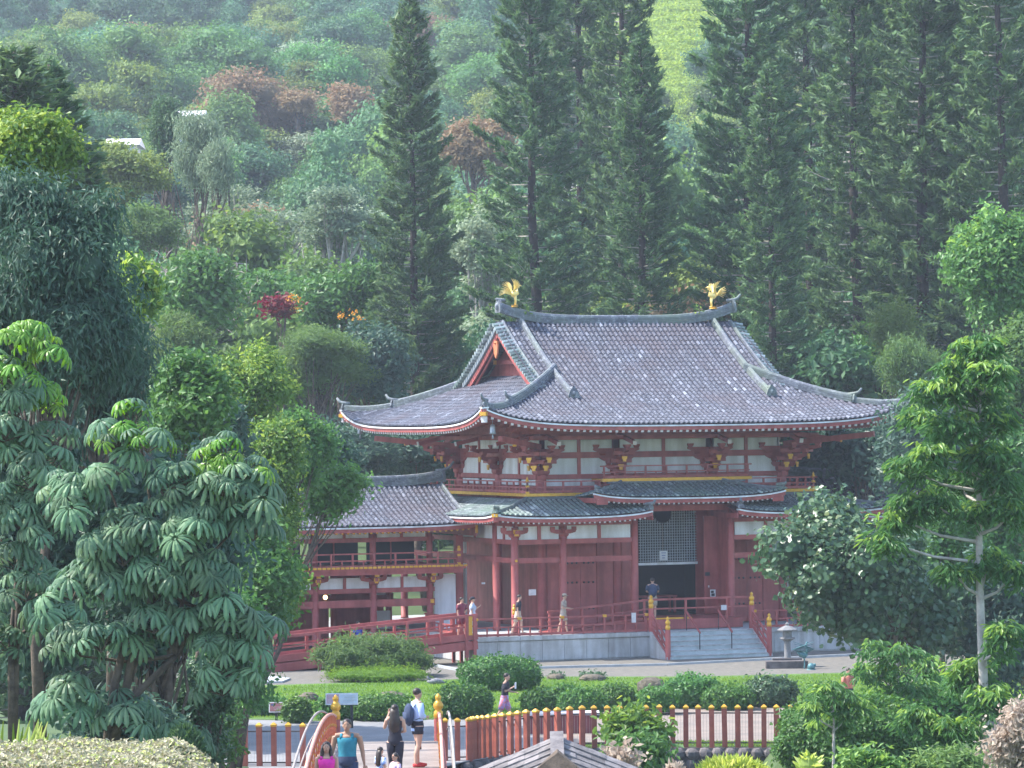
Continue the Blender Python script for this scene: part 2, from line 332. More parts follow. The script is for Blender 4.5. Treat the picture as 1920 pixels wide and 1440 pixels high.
def leafy_tree(name,px,py,rx,ry,Y,kind,label,cat='tree',n=9000,size=.22,aspect=.5,nl=12,lobe=.42,droop=0.,simple=True,young=0.,group=None,
               depth=None,trunk=None,bark=BARK,core=True,flat=1.,tr=None,bare=.9,seed=None,base=None,fill=.35,trunkpart='trunk'):
    """tree whose crown fills the given ellipse of the photograph at distance Y, standing on the terrain"""
    rng=np.random.default_rng(seed if seed is not None else int(px*7+py*3))
    lobe*=.78; nl=int(nl*1.6); n=int(n*1.15)
    c=at(px,py,Y); s=Y/F; R=np.array([rx*s,(depth or rx*.85)*s,ry*s])
    bx,by=(c[0],c[1]) if base is None else (at(base,py,Y)[0],c[1])
    gz=float(terr(bx,by)); t=thing(name,label,cat,(bx,by,gz),group=group); off=np.array([bx,by,gz])
    g=G(); L=crown(g,c-off,R,nl,lobe,n,size,aspect,rng,simple,droop,core,flat,fill,young)
    part('crown',g,FM[kind],t)
    if trunk is not False:
        gt=G(); limbs(gt,(0,0,-.3),c-off+np.array([0,0,-R[2]*(.8 if name=='flat_crowned_tree' else .1)]),tr or max(.12,R[0]*.07),L,R,rng,None,bare); part('trunk',gt,bark,t,smooth=True)
    return t
def box_hedge(name,cx,yb,wpx,hpx,label,kind='hedge',cat='hedge',n=3500,size=.11,group=None,z=0.,sq=2.6,depth=None,lumps=0.,simple=True,aspect=.55,cf=.93):
    """clipped hedge: superellipsoid standing on ground at photo pixel (cx,yb)"""
    p=gnd(cx,yb,z); s=p[1]/F; a=wpx*s/2; h=hpx*s; b=(depth or a*.8); rng=np.random.default_rng(int(cx+yb))
    t=thing(name,label,cat,(p[0],p[1]+b*.8,z),group=group)
    d=sph(n,rng,.4); d=d[d[:,2]>-.75]
    k=(np.abs(d[:,0])**sq+np.abs(d[:,1])**sq+np.abs(d[:,2])**sq)**(-1/sq)
    q=d*k[:,None]; lump=1+lumps*(np.sin(q[:,0]*5+cx)*np.sin(q[:,1]*4+q[:,2]*5))
    Rv=np.array([a,b,h/2*1.02]); P=q*Rv*lump[:,None]*(.94+.09*rng.random(len(d)))[:,None]+np.array([0,0,h*.5])
    P=P+rng.normal(size=P.shape)*size*.45*(rng.random((len(P),1))<.5)
    cidx=rng.integers(0,len(P),len(P)//3); P[cidx]=P[(cidx//6)*6%len(P)]+rng.normal(size=(len(cidx),3))*size*.7
    g=G(); tb=np.clip(.15+.5*rng.random(len(P))+.35*(rng.random(len(P))<.25)*(q[:,2]>.4),0,1)
    leaves(g,P,d+rng.normal(size=P.shape)*.5+np.array([0,0,.4]),size,aspect,rng,tb,simple=simple)
    g2=G(); g2.blob((0,0,h*.5),1,16,10,tint=.3,noise=.02,seed=3); v=g2.v[0]-np.array([0,0,h*.5]); dn=v/ (np.linalg.norm(v,axis=1)[:,None]+1e-9)
    kk=(np.abs(dn[:,0])**sq+np.abs(dn[:,1])**sq+np.abs(dn[:,2])**sq)**(-1/sq)
    lm=1+lumps*(np.sin(dn[:,0]*kk*5+cx)*np.sin(dn[:,1]*kk*4+dn[:,2]*kk*5)); g2.v[0]=dn*kk[:,None]*Rv*lm[:,None]*cf+np.array([0,0,h*.5]); g.join(g2)
    part('foliage',g,FM[kind],t); gt=G()
    for i in range(4): gt.tube([(rng.uniform(-.5,.5)*a*.6,rng.uniform(-.4,.4)*b,-.05),(rng.uniform(-.5,.5)*a,0,h*.6)],[.04,.02],5)
    part('stem',gt,BARK,t); return t
# ================================================================== THE TEMPLE HALL
W_,D_,MK,EV=11.6,9.8,2.1,4.4
hall=thing('temple_hall','red and white timber temple hall with curved grey tiled roof on a stone platform','temple',HO,TH)
SLAB=.235
def arc_tile(L,r=.072,n=5):
    g=G(); a=np.linspace(0,math.pi,n); v=[]
    for y,rr,dz in ((0,r*1.05,.012),(L*1.04,r*.97,0)): v+=[(math.cos(q)*rr,y,math.sin(q)*rr+dz) for q in a]
    g.add(v,[[i+1,i,i+n,i+n+1] for i in range(n-1)]+[list(range(n))]); return g
def place_tiles(parent,Sf,a0,a1,tmaxf,tile_m,pan_m,L=.33,quota=0,flip=False,rng=RNG,sp=SLAB):
    cols=np.arange(a0+sp/2,a1,sp); tm=arc_tile(L); tv=np.concatenate(tm.v); P=[];E1=[];E2=[];E3=[];T=[]; ind=[]
    for a in cols:
        tmx=tmaxf(a); k=max(1,int(tmx/L)); cb=rng.random()*.25
        ja=rng.normal()*.006
        for i in range(k):
            t=i*L; p=Sf(a+ja,t); q=Sf(a+ja,min(t+L,tmx+.05)); ey=q-p; ey/=np.linalg.norm(ey)+1e-9
            ex=Sf(a+ja+.05,t)-Sf(a+ja-.05,t); ex/=np.linalg.norm(ex); 
            if flip: ex=-ex
            ez=np.cross(ex,ey); ez/=np.linalg.norm(ez); ex=np.cross(ey,ez)
            yaw=rng.normal()*.02; ex=ex+ey*yaw
            tt=min(1,max(0,cb+.12+.22*(math.sin(a*1.7+math.sin(a*.6)*3)*.5+.5)*rng.random()+rng.random()*.3+(rng.random()<.07)*.4)); 
            if i<quota: ind.append((p,ex,ey,ez,tt))
            else: P.append(p);E1.append(ex);E2.append(ey);E3.append(ez);T.append(tt)
    P,E1,E2,E3,T=map(np.array,(P,E1,E2,E3,T)); n=len(tv)
    V=P[:,None]+tv[None,:,0:1]*E1[:,None]+tv[None,:,1:2]*E2[:,None]+tv[None,:,2:3]*E3[:,None]
    g=G(); off=(np.arange(len(P))*n)
    q4=np.concatenate([f for f in tm.f if f.shape[1]==4]); q5=np.concatenate([f for f in tm.f if f.shape[1]==5])
    g.v.append(V.reshape(-1,3)); g.t.append(np.repeat(T,n)); g.n=len(P)*n
    g.f=[(q4[None]+off[:,None,None]).reshape(-1,4),(q5[None]+off[:,None,None]).reshape(-1,5)]; g.fm=[np.zeros(len(P)*len(q4),int),np.zeros(len(P)*len(q5),int)]
    part('tile_rows',g,tile_m,parent,kind='stuff',smooth=False)
    if ind:
        mts=[]
        for k in range(5):
            gg=arc_tile(L); gg.t=[np.full(gg.n,.1+.2*k)]; mts.append(gg.mesh('roof_tile',tile_m))
        for p,ex,ey,ez,tt in ind:
            M=np.eye(4); M[:3,0]=ex;M[:3,1]=ey;M[:3,2]=ez;M[:3,3]=p; ob('roof_tile',mts[min(4,int(tt*5))],parent,M=M)
def slope_surface(parent,name,Sf,a0,a1,tmaxf,m,tmaxall,thick=.06,na=90,L=.33,dz=0.,flip=False,extra=()):
    """grid surface clipped at tmax per column, slightly stepped per course"""
    A=np.unique(np.r_[np.linspace(a0,a1,na),np.array(list(extra))] if len(extra) else np.linspace(a0,a1,na)); nt_=int(tmaxall/L)+2; g=G(); V=[];T=[]
    for a in A:
        tm=tmaxf(a)
        for i in range(nt_):
            t=min(i*L,tm); p=Sf(a,t)+np.array([0,0,dz+(.012 if i%2 else 0)]); V.append(p); T.append(RNG.random())
    V=np.array(V); i,j=np.meshgrid(np.arange(len(A)-1),np.arange(nt_-1)); q=(i*nt_+j).ravel()
    f=np.c_[q,q+nt_,q+nt_+1,q+1]
    if flip: f=f[:,::-1]
    g.add(V,f,np.array(T)); return part(name,g,m,parent)
def ridge_line(parent,name,pts,wd,h,m,layers=3,tip=None,endblock=True,topround=True):
    pts=[np.array(p,float) for p in pts]; g=G()
    for k in range(layers):
        z0=h*k/layers; z1=h*(k+1)/layers-.012; ww=wd*(1-.1*k)
        for a,b in zip(pts[:-1],pts[1:]):
            d=b-a; r=np.array([d[1],-d[0],0]); r/=np.linalg.norm(r)+1e-9; v=[]
            for p in (a,b): v+=[p-r*ww/2+[0,0,z0],p+r*ww/2+[0,0,z0],p+r*ww/2+[0,0,z1],p-r*ww/2+[0,0,z1]]
            g.add(v,np.array([[0,1,5,4],[1,2,6,5],[2,3,7,6],[3,0,4,7],[3,2,1,0],[4,5,6,7]]),.25+.5*RNG.random())
    if topround: g.tube([p+np.array([0,0,h]) for p in pts],wd*.3,7,tint=.6)
    r=part(name,g,m,parent)
    return r
def oni(parent,p,d,sz,m,tip=.45):
    """ridge-end tile: shouldered plaque facing direction d with upturned round tip"""
    p=np.array(p,float); d=np.array([d[0],d[1],0.]); d/=np.linalg.norm(d); r=np.array([d[1],-d[0],0]); g=G()
    prof=[(-.55,0),(.55,0),(.62,.25),(.45,.75),(.2,1.05),(-.2,1.05),(-.45,.75),(-.62,.25)]
    a=[p+d*.06*1+r*x*sz+np.array([0,0,z*sz]) for x,z in prof]; b=[q-d*.22*sz for q in a]; n=len(prof)
    g.add(a+b,[list(range(n)),list(range(2*n-1,n-1,-1))]+[[i,i+n,(i+1)%n+n,(i+1)%n] for i in range(n)],.4)
    g.blob(p+d*.1*sz+np.array([0,0,.5*sz]),(.25*sz,.25*sz,.3*sz),8,6,tint=.7)
    part('ridge_end_tile',g,m,parent)
    g=G(); q=p+np.array([0,0,sz*1.0])
    g.tube([q-d*.3,q+d*.05+[0,0,.04],q+d*tip*.6+[0,0,tip*.25],q+d*tip+[0,0,tip*.75]],[.075,.075,.07,.05],7,tint=.7); part('ridge_tip',g,m,parent,smooth=True)
def prof(t): return 9.95+.30*t+.0215*t*t
def lift(dc,t,amp=.85,l=1.7,tf=6.): return amp*math.exp(-max(dc,0)/l)*max(0,1-t/tf)
# ---- main roof slopes (front/back: a=u ; left/right: a=v)
TT=EV+D_/2; TG=5.3
def Sfront(a,t): return np.array([a,-EV+t,prof(t)+lift(min(a+EV,W_+EV-a),t)+.06])
def Sback(a,t): p=Sfront(a,t); p[1]=D_-p[1]; return p
def Sleft(a,t): return np.array([-EV+t,a,prof(t)+lift(min(a+EV,D_+EV-a),t)+.06])
def Sright(a,t): p=Sleft(a,t); p[0]=W_-p[0]; return p
def tmF(a): 
    if -.12<=a<=W_+.12: return TT
    return max(.02,min(a+EV,W_+EV-a))
def tmS(a): return max(.02,min(a+EV,D_+EV-a,TG+.12))
roof=ob('main_roof',None,hall); 
def mainslope(Sf,a0,a1,tm,q,flip,nm):
    ex=(-.121,-.119,W_+.119,W_+.121) if nm<1 else ()
    r=slope_surface(roof,'roof_slope',Sf,a0,a1,tm,TILEP,TT if nm<1 else TG,flip=flip,extra=ex)
    place_tiles(roof,Sf,a0,a1,tm,TILE,TILEP,quota=q,flip=flip)
mainslope(Sfront,-EV,W_+EV,tmF,3,False,0)
mainslope(Sback,-EV,W_+EV,tmF,0,True,0)
mainslope(Sleft,-EV,D_+EV,tmS,0,True,1)
mainslope(Sright,-EV,D_+EV,tmS,0,False,1)
# ridge
us=np.linspace(.05,W_-.05,25); rt=lambda u:14.50+.62*abs((u-W_/2)/(W_/2))**4
ridge_line(roof,'main_ridge',[(u,D_/2,rt(u)) for u in us],.4,.34,RIDGE,4)
for sgn,u in ((-1,.02),(1,W_-.02)):
    oni(roof,(u,D_/2,rt(u)-.05),(sgn,0),.56,RIDGE,.12 if sgn<0 else .4)
def alongslope(Sf,a,ts): return [Sf(a,t) for t in ts]
for Sf,sg in ((Sfront,-1),(Sback,1)):
    for a in (1.05,W_-1.05):
        ridge_line(roof,'descending_ridge',alongslope(Sf,a,np.linspace(TT-.1,3.15,12)),.29,.22,RIDGE,3)
        p=Sf(a,3.1); oni(roof,p,(0,sg),.42,RIDGE,.0)
    # verge: plain cover row + sideways tile ends
    for a,sgn in ((-.15,-1),(W_+.15,1)):
        g=G(); 
        for t in np.arange(4.15,TT-.1,.235):
            p=Sf(a,t); g.tube([p+[-sgn*.3,0,.06],p+[sgn*.2,0,-.02]],[.08,.095],6,tint=RNG.random())
        part('verge_tiles',g,TILEG,roof)
        ridge_line(roof,'verge_ridge',alongslope(Sf,a-sgn*.32,np.linspace(TT-.1,4.4,10)),.16,.12,RIDGE,1)
# hip ridges
for cx,sx in ((0,1),(W_,-1)):
    for cy,sy in ((0,1),(D_,-1)):
        P=lambda t: (Sfront(-EV+t,t) if 1 else 0)
        def H_(t):
            p=Sfront(-EV+t,t).copy(); p[0]=p[0] if sx>0 else W_-p[0]; p[1]=p[1] if sy>0 else D_-p[1]; return p
        ridge_line(roof,'hip_ridge',[H_(t) for t in np.linspace(TG+.3,2.0,9)],.3,.28,RIDGE,3)
        ridge_line(roof,'hip_ridge',[H_(t) for t in np.linspace(2.0,.2,7)],.26,.18,RIDGE,2)
        oni(roof,H_(1.95)+[0,0,.02],(-sx,-sy),.34,RIDGE,.36); oni(roof,H_(.16),(-sx,-sy),.28,RIDGE,.36)
# gables
for u0,sg in ((0,-1),(W_,1)):
    ug=u0-sg*.95
    g=G(); ts=np.linspace(TG-.3,TT,14); fr=[(Sfront(5,t)[1],Sfront(5,t)[2]-.06) for t in ts]; pts=[(v,z) for v,z in fr]+[(D_-v,z) for v,z in fr[::-1][1:]]
    n=len(pts); v=[(ug,a,b-.05) for a,b in pts]+[(ug-sg*-.0+sg*-.15,a,b-.05) for a,b in pts]
    g.add(v,[list(range(n)),list(range(2*n-1,n-1,-1))]); part('gable_wall',g,RED,roof)
    for hh,off,dz,m_,tk in ((.26,.0,-.02,LATT,.09),(.26,.07,-.36,RED,.08),(.14,.2,-.64,RED,.06)):
        for side in (0,1):
            g=G(); t2=np.linspace(TG-.35,TT,14); V=[]
            for t in t2:
                p=Sfront(5,t); y=p[1] if side==0 else D_-p[1]; z=p[2]-.06+dz
                for xx in (u0+sg*(.12-off),u0+sg*(.12-off)-sg*tk): V+=[(xx,y,z),(xx,y,z-hh)]
            k=len(t2); Fs=[]
            for i in range(k-1):
                b=i*4; Fs+=[[b,b+1,b+5,b+4],[b+3,b+2,b+6,b+7],[b+1,b+3,b+7,b+5],[b+2,b,b+4,b+6]]
            g.add(V,Fs); part('barge_board',g,m_,roof)
    g=G(); zc=14.05; prf=[(0,.1),(.2,.1),(.26,-.15),(.2,-.45),(.07,-.62),(0,-.7),(-.07,-.62),(-.2,-.45),(-.26,-.15),(-.2,.1)]
    n=len(prf); xa,xb=u0+sg*.16,u0+sg*.08
    g.add([(xa,D_/2+a,zc-.35+b) for a,b in prf]+[(xb,D_/2+a,zc-.35+b) for a,b in prf],[list(range(n)),list(range(2*n-1,n-1,-1))]+[[i,i+n,(i+1)%n+n,(i+1)%n] for i in range(n)])
    g.lathe([(.02,0),(.09,.03),(.09,.06),(.0,.08)],(xa,D_/2,zc-.4),8); part('gable_pendant',g,mat('pendant_sunlit_orange',(.6,.2,.09),(.5,.16,.07),3,.5),roof)  # orange of the sunlit pendant is put into its base colour
    g=G(); g.bx(ug+sg*.0,ug+sg*.25,2.6,D_-2.6,12.75,12.97); g.bx(ug+sg*.02,ug+sg*.2,D_/2-.12,D_/2+.12,12.97,14.1); part('gable_tie_beam',g,RED,roof)
    for yy in (2.75,D_-2.75): 
        g=G(); g.box((ug+sg*.3,yy,12.86),(.12,.16,.2)); part('gold_fitting',g,GOLD,roof)
# eaves: lining strip, fascia, soffit, rafters
def eave_set(parent,Sf,a0,a1,outd,spacing,rl,endm,fh=.16,soff=None,round_end=False,skip=0.,slope=.22,rsz=(.13,.16)):
    """outd: unit vector outwards in the plane; Sf(a,0) gives the eave edge"""
    outd=np.array([outd[0],outd[1],0.]); A=np.linspace(a0,a1,40); ins=-outd
    for nm,z0,z1,i0,i1,m_ in (('eave_lining',-.115,-.05,.0,.3,WHITE),('fascia',-.115-fh,-.117,.06,.2,RED)):
        g=G(); V=[]
        for a in A:
            p=Sf(a,0)
            for q in (i0,i1): V+=[p+ins*q+[0,0,z1],p+ins*q+[0,0,z0]]
        Fs=[]
        for i in range(len(A)-1):
            b=i*4; Fs+=[[b,b+1,b+5,b+4],[b+3,b+2,b+6,b+7],[b+1,b+3,b+7,b+5],[b+2,b,b+4,b+6]]
        Fs+=[[0,2,3,1],[b+4,b+5,b+7,b+6]]
        g.add(V,Fs); part(nm,g,m_,parent)
    if soff:
        g=G(); V=[]
        for a in A:
            p=Sf(a,0); tl=min(rl,a-a0+.15 if skip in (1,'L') else 99,a1-a+.15 if skip in (1,'R') else 99); V+=[p+ins*.1+[0,0,-.13-fh*.6],p+ins*tl+[0,0,-.13-fh*.6+slope*tl]]
        g.add(V,[[i*2,i*2+1,i*2+3,i*2+2] for i in range(len(A)-1)]); part('soffit',g,soff,parent)
    cache={}
    def rmesh(L):
        g=G(); g.box((0,L/2+.03,0),(rsz[0],L,rsz[1]))
        if round_end: g.tube([(0,.03,0),(0,-.02,0)],[.055,.045],8,m=1)
        else: g.box((0,.015,0),(rsz[0]-.012,.03,rsz[1]-.012),m=1)
        return g.mesh('rafter',[RED,endm])
    for a in np.arange(a0+.2,a1-.15,spacing):
        L=round(min(rl,max(.3,(a-a0)) if skip in (1,'L') else 99,max(.3,(a1-a)) if skip in (1,'R') else 99),1)
        if L not in cache: cache[L]=rmesh(L)
        p=Sf(a,0)+ins*.10+np.array([0,0,-.115-fh-.02])
        ey=ins+np.array([0,0,slope]); ey/=np.linalg.norm(ey); ez=np.array([0,0,1.]); ex=np.cross(ey,ez); ex/=np.linalg.norm(ex); ez=np.cross(ex,ey)
        M=np.eye(4); M[:3,0]=ex;M[:3,1]=ey;M[:3,2]=ez;M[:3,3]=p; ob('rafter',cache[L],parent,M=M)
eaves=ob('main_eaves',None,hall)
eave_set(eaves,Sfront,-EV,W_+EV,(0,-1),.3,4.3,WEND,soff=RED,skip=1)
eave_set(eaves,Sleft,-EV,D_+EV,(-1,0),.3,4.3,WEND,soff=RED,skip=1)
eave_set(eaves,Sright,-EV,D_+EV,(1,0),.3,4.3,WEND,soff=RED,skip=1)
eave_set(eaves,Sback,-EV,W_+EV,(0,1),.6,4.3,WEND,soff=RED,skip=1)
# ceiling closing the roof space, hip rafters, gold corner caps
g=G(); g.bx(-1.2,W_+1.2,-1.2,D_+1.2,10.32,10.38); part('ceiling',g,RED,eaves)
for cx,cy,dx,dy in ((-EV,-EV,1,1),(W_+EV,-EV,-1,1),(-EV,D_+EV,1,-1),(W_+EV,D_+EV,-1,-1)):
    z=prof(0)+.85-.42; g=G(); g.beam((cx+dx*.15,cy+dy*.15,z),(cx+dx*4.3,cy+dy*4.3,z-.1),.22,.26); part('hip_rafter',g,RED,eaves)
    g=G(); g.beam((cx+dx*.02,cy+dy*.02,z+.14),(cx+dx*.3,cy+dy*.3,z+.14),.3,.16); part('gold_corner_cap',g,GOLD,eaves)
    g=G(); g.beam((cx+dx*.1,cy+dy*.1,z-.1),(cx+dx*.18,cy+dy*.18,z-.1),.24,.26); part('hip_rafter_end',g,WEND,eaves)
    g=G(); g.beam((cx+dx*1.3,cy+dy*1.3,9.45),(cx+dx*4.3,cy+dy*4.3,9.05),.2,.24); part('lower_hip_rafter',g,RED,eaves)
    q=(cx+dx*.75,cy+dy*.75,z-.3); g=G(); g.tube([(q[0],q[1],q[2]+.35),q],.012,5); g.lathe([(.02,0),(.1,-.04),(.12,-.15),(.125,-.34),(.15,-.42),(.02,-.42)],q,10); g.tube([(q[0],q[1],q[2]-.4),(q[0],q[1],q[2]-.62)],[.02,.05],6); part('wind_bell',g,mat('bell_metal',(.36,.39,.45),None,4,.4,.4),eaves,smooth=True)
# ---- core frame
frame=ob('timber_frame',None,hall)
CU_=[0,3.56,8.1,W_]; CV_=[0,4.9,D_]
colm={}
def column(parent,u,v,z0,z1,r):
    k=(round(z1-z0,2),r)
    if k not in colm:
        g=G(); h=z1-z0; g.lathe([(r*1.15,0),(r*1.15,.05),(r,.06),(r,h*.7),(r*.94,h)],n=14); me=g.mesh('column',RED,True); colm[k]=me
    return ob('column',colm[k],parent,loc=(u,v,z0))
for i,u in enumerate(CU_):
    column(frame,u,0,1.12,6.95,.21); column(frame,u,0,6.95,8.1,.24)
    if i in (0,3):
        for v in CV_[1:]: column(frame,u,v,1.12,6.95,.21); column(frame,u,v,6.95,8.1,.24)
def beamp(parent,u0,u1,v0,v1,z0,z1,m=RED,name='beam'):
    g=G(); g.bx(u0,u1,v0,v1,z0,z1); return part(name,g,m,parent)
# front/side beams of core
for z0,z1,e in ((7.63,7.84,.11),(8.54,8.80,.11),(9.34,9.6,.12),(7.05,7.33,.09)):
    beamp(frame,-.3,W_+.3,-e,e,z0,z1)
    for u in (0,W_): beamp(frame,u-e-.003,u+e+.003,-.3,D_+.3,z0+.004,z1-.004)
    beamp(frame,-.3,W_+.3,D_-e,D_+e,z0,z1)
def panels(parent,axis,fixed,bays,z0,z1,out,strut=True,m=WHITE,sw=.15,th=.05,po=.0):
    for a,b in bays:
        mid=(a+b)/2
        segs=[(a+.2,mid-sw/2),(mid+sw/2,b-.2)] if strut else [(a+.2,b-.2)]
        for s0,s1 in segs:
            g=G(); f0,f1=fixed-th/2+po,fixed+th/2+po
            g.bx(*( (s0,s1,f0,f1) if axis=='u' else (f0,f1,s0,s1)),z0,z1); part('plaster_panel',g,m,parent)
        if strut:
            g=G(); f0,f1=fixed-.09,fixed+.09
            g.bx(*( (mid-sw/2,mid+sw/2,f0,f1) if axis=='u' else (f0,f1,mid-sw/2,mid+sw/2)),z0,z1)
            for sx in (-1,1): pass
            part('strut',g,RED,parent)
bf=list(zip(CU_[:-1],CU_[1:])); bs=list(zip(CV_[:-1],CV_[1:]))
for z0,z1 in ((7.84,8.54),(8.80,9.34)):
    panels(frame,'u',0,bf,z0,z1,-1)
    for u in (0,W_): panels(frame,'v',u,bs,z0,z1,-1)
panels(frame,'u',0,bf,7.33,7.63,-1,False)
for u in (0,W_): panels(frame,'v',u,[(0,2.45),(2.45,4.9),(4.9,7.35),(7.35,9.8)],7.36,7.6,-1,False)
g=G(); g.bx(.1,W_-.1,D_-.03,D_+.03,1.12,9.4); part('rear_wall',g,RED,frame)
# bracket clusters
def bracket_geo(corner=False):
    g=G()
    def arm(d,l0,l1,z,h=.2,wd=.17,m=0,gold=False):
        d=np.array([d[0],d[1],0.]); d/=np.linalg.norm(d); a=d*l0; b=d*l1
        r=np.array([d[1],-d[0],0])
        L=l1-l0; prf=[(0,0),(L*.72,0),(L*.9,h*.35),(L,h*.6),(L,h),(0,h)]
        V=[a+d*x+r*s*wd/2+[0,0,z+y] for s in (-1,1) for x,y in prf]; n=6
        g.add(V,[list(range(n))[::-1],list(range(n,2*n))]+[[i,(i+1)%n,(i+1)%n+n,i+n] for i in range(n)],m=m)
        # block on top
        q=b-d*.13; 
        v=[]
        for zz,k in ((0,.09),(.1,.14),(.16,.14)):
            v+=[q+d*sx*k+r*sy*k+[0,0,z+h+zz] for sx,sy in ((-1,-1),(1,-1),(1,1),(-1,1))]
        g.add(v,[[0,3,2,1],[8,9,10,11]]+[[i,(i+1)%4,(i+1)%4+4,i+4] for i in range(4)]+[[i+4,(i+1)%4+4,(i+1)%4+8,i+8] for i in range(4)])
    # base block
    v=[]
    for zz,k in ((0,.2),(.12,.3),(.26,.3)): v+=[(sx*k,sy*k,zz) for sx,sy in ((-1,-1),(1,-1),(1,1),(-1,1))]
    g.add(v,[[0,3,2,1],[8,9,10,11]]+[[i,(i+1)%4,(i+1)%4+4,i+4] for i in range(4)]+[[i+4,(i+1)%4+4,(i+1)%4+8,i+8] for i in range(4)])
    outs=[(0,-1)]+([(-1,0),(-1,-1)] if corner else [])
    for k,(z,l) in enumerate(((.26,.55),(.62,.95),(.98,1.4))):
        for o in outs:
            q=1.35 if abs(o[0])+abs(o[1])==2 else 1
            arm(o,.0,l*q,z)
            if k<2: 
                dd=np.array([o[0],o[1],0.])/math.hypot(*o); rr=(dd[1],-dd[0])
                c=dd*l*q
                for s in (-1,1):
                    gg=np.array([rr[0],rr[1],0])*s
                    g.beam(c+[0,0,z+.36],c+gg*.5+[0,0,z+.36],.14,.16)
        for s in (-1,1): arm((s,0),.0,.5+.3*k,z,wd=.16)
        if corner: arm((0,1),.0,.5+.3*k,z,wd=.16)
    for o in outs: 
        dd=np.array([o[0],o[1],0.])/math.hypot(*o); q=1.35 if abs(o[0])+abs(o[1])==2 else 1
        g.beam(dd*.2+[0,0,1.82],dd*2.1*q+[0,0,1.42],.15,.17)
    return g,outs
def gold_caps(parent,outs,z0):
    for o in outs:
        dd=np.array([o[0],o[1],0.])/math.hypot(*o); q=1.35 if abs(o[0])+abs(o[1])==2 else 1
        for z,l,s in ((.36,.57,.2),(.72,.97,.19),(1.08,1.42,.17)):
            if z>1: continue
            g=G(); c=dd*l*q+[0,0,z]; r=np.array([dd[1],-dd[0],0.]); k=s*.5; v=[]
            for zz,kk in ((-.13,.7),(-.02,.85),(.0,1.25),(.1,1.35)): v+=[c+dd*sx*.03+r*sy*k*kk+[0,0,zz] for sx,sy in ((-1,-1),(1,-1),(1,1),(-1,1))]
            fs=[[0,3,2,1],[12,13,14,15]]
            for a in (0,4,8): fs+=[[i+a,(i+1)%4+a,(i+1)%4+4+a,i+4+a] for i in range(4)]
            g.add(v,fs); part('gold_cap',g,GOLD,parent)
        g=G(); g.beam(dd*2.1*q+[0,0,1.42],dd*(2.1*q+.04)+[0,0,1.41],.17,.19); part('bracket_end_plate',g,WEND if o!=(-1,-1) else GOLD,parent)
bgm,o1=bracket_geo(); bme=bgm.mesh('bracket',RED); bgc,o2=bracket_geo(True); bmc=bgc.mesh('corner_bracket',RED)
for i,u in enumerate(CU_):
    if i in (1,2): b=ob('bracket',bme,frame,loc=(u,0,7.78)); gold_caps(b,[(0,-1)],0)
b=ob('bracket',bmc,frame,loc=(0,0,7.78)); gold_caps(b,o2,0)
b=ob('bracket',bmc,frame,loc=(W_,0,7.78)); b.scale=(-1,1,1); gold_caps(b,o2,0)
b=ob('bracket',bme,frame,loc=(0,4.9,7.78)); b.rotation_euler=(0,0,-math.pi/2); gold_caps(b,[(0,-1)],0)
b=ob('bracket',bmc,frame,loc=(0,D_,7.78)); b.scale=(1,-1,1); gold_caps(b,o2,0)
for q in (.97,1.55,2.1):
    zz=9.36 if q<1.5 else 9.62 if q<2 else 9.74
    beamp(frame,-q-.4,W_+q+.4,-q-.09,-q+.09,zz,zz+.17,name='purlin'); beamp(frame,-q-.091,-q+.091,-q-.4,D_+q+.4,zz+.003,zz+.168,name='purlin')
# ---- balconies
def balustrade(parent,p0,p1,z,h,ext=.18,sp=.95,m=RED,r=.035,ends=True,mid=.52,studs=True,gold=False):
    p0=np.array(p0,float);p1=np.array(p1,float);L=np.linalg.norm(p1-p0);d=(p1-p0)/L; n=max(1,round(L/sp)); z0,z1=(z,z) if not hasattr(z,'__len__') else z
    def P(t,dz): return np.array([*(p0+d*t),z0+(z1-z0)*t/L+dz])
    for dz,ww,hh,nm,ex in ((h,.07,.055,'top_rail',ext),(h*mid,.06,.055,'middle_rail',ext*.5),(.07,.09,.1,'bottom_rail',0)):
        g=G(); g.beam(P(-ex,dz),P(L+ex,dz),ww,hh); part(nm,g,m,parent)
    g=G(); g.box((0,0,h*.5),(.075,.075,h)); me=g.mesh('post',m); g=G(); g.box((0,0,h*mid*.5),(.055,.055,h*mid)); mes=g.mesh('stud',m)
    rz=math.atan2(d[1],d[0]); gm=None
    if gold: gg=G(); gg.box((0,0,0),(.16,.11,.11)); gm=gg.mesh('gold_band',GOLD)
    for i in range(n+1):
        o=ob('post',me,parent,loc=P(L*i/n,0)); o.rotation_euler=(0,0,rz)
        if gold and i%2==0: o2_=ob('gold_band',gm,o,loc=(0,0,h)) 
        if studs and i<n: o=ob('stud',mes,parent,loc=P(L*(i+.5)/n,0)); o.rotation_euler=(0,0,rz)
balc=ob('balcony',None,hall)
def balc_slab(u0,u1,v0,v1,z,gold=()):
    beamp(balc,u0,u1,v0,v1,z-.12,z,name='floor_slab')
    for e in gold:
        g=G()
        if e=='f': g.bx(u0-.02,u1+.02,v0-.045,v0-.002,z-.13,z-.0)
        if e=='l': g.bx(u0-.045,u0-.002,v0-.04,v1,z-.13,z-.0)
        if e=='r': g.bx(u1+.002,u1+.045,v0-.04,v1,z-.13,z-.0)
        part('gold_edge',g,GOLD,balc)
    g=G(); g.bx(u0+.1,u1-.1,v0+.1,v0+.22,z-.3,z-.121); part('joist_beam',g,RED,balc)
B=1.15
balc_slab(-B,2.35,-B,-.12,7.05,('f','l')); balc_slab(9.3,W_+B,-B,-.12,7.047,('f','r'))
balc_slab(-B,-.12,-.118,D_+B,7.05,('l',)); balc_slab(W_+.12,W_+B,-.118,D_+B,7.05,('r',))
balc_slab(2.4,9.5,-B-.12,-.12,7.64,('f','l','r'))
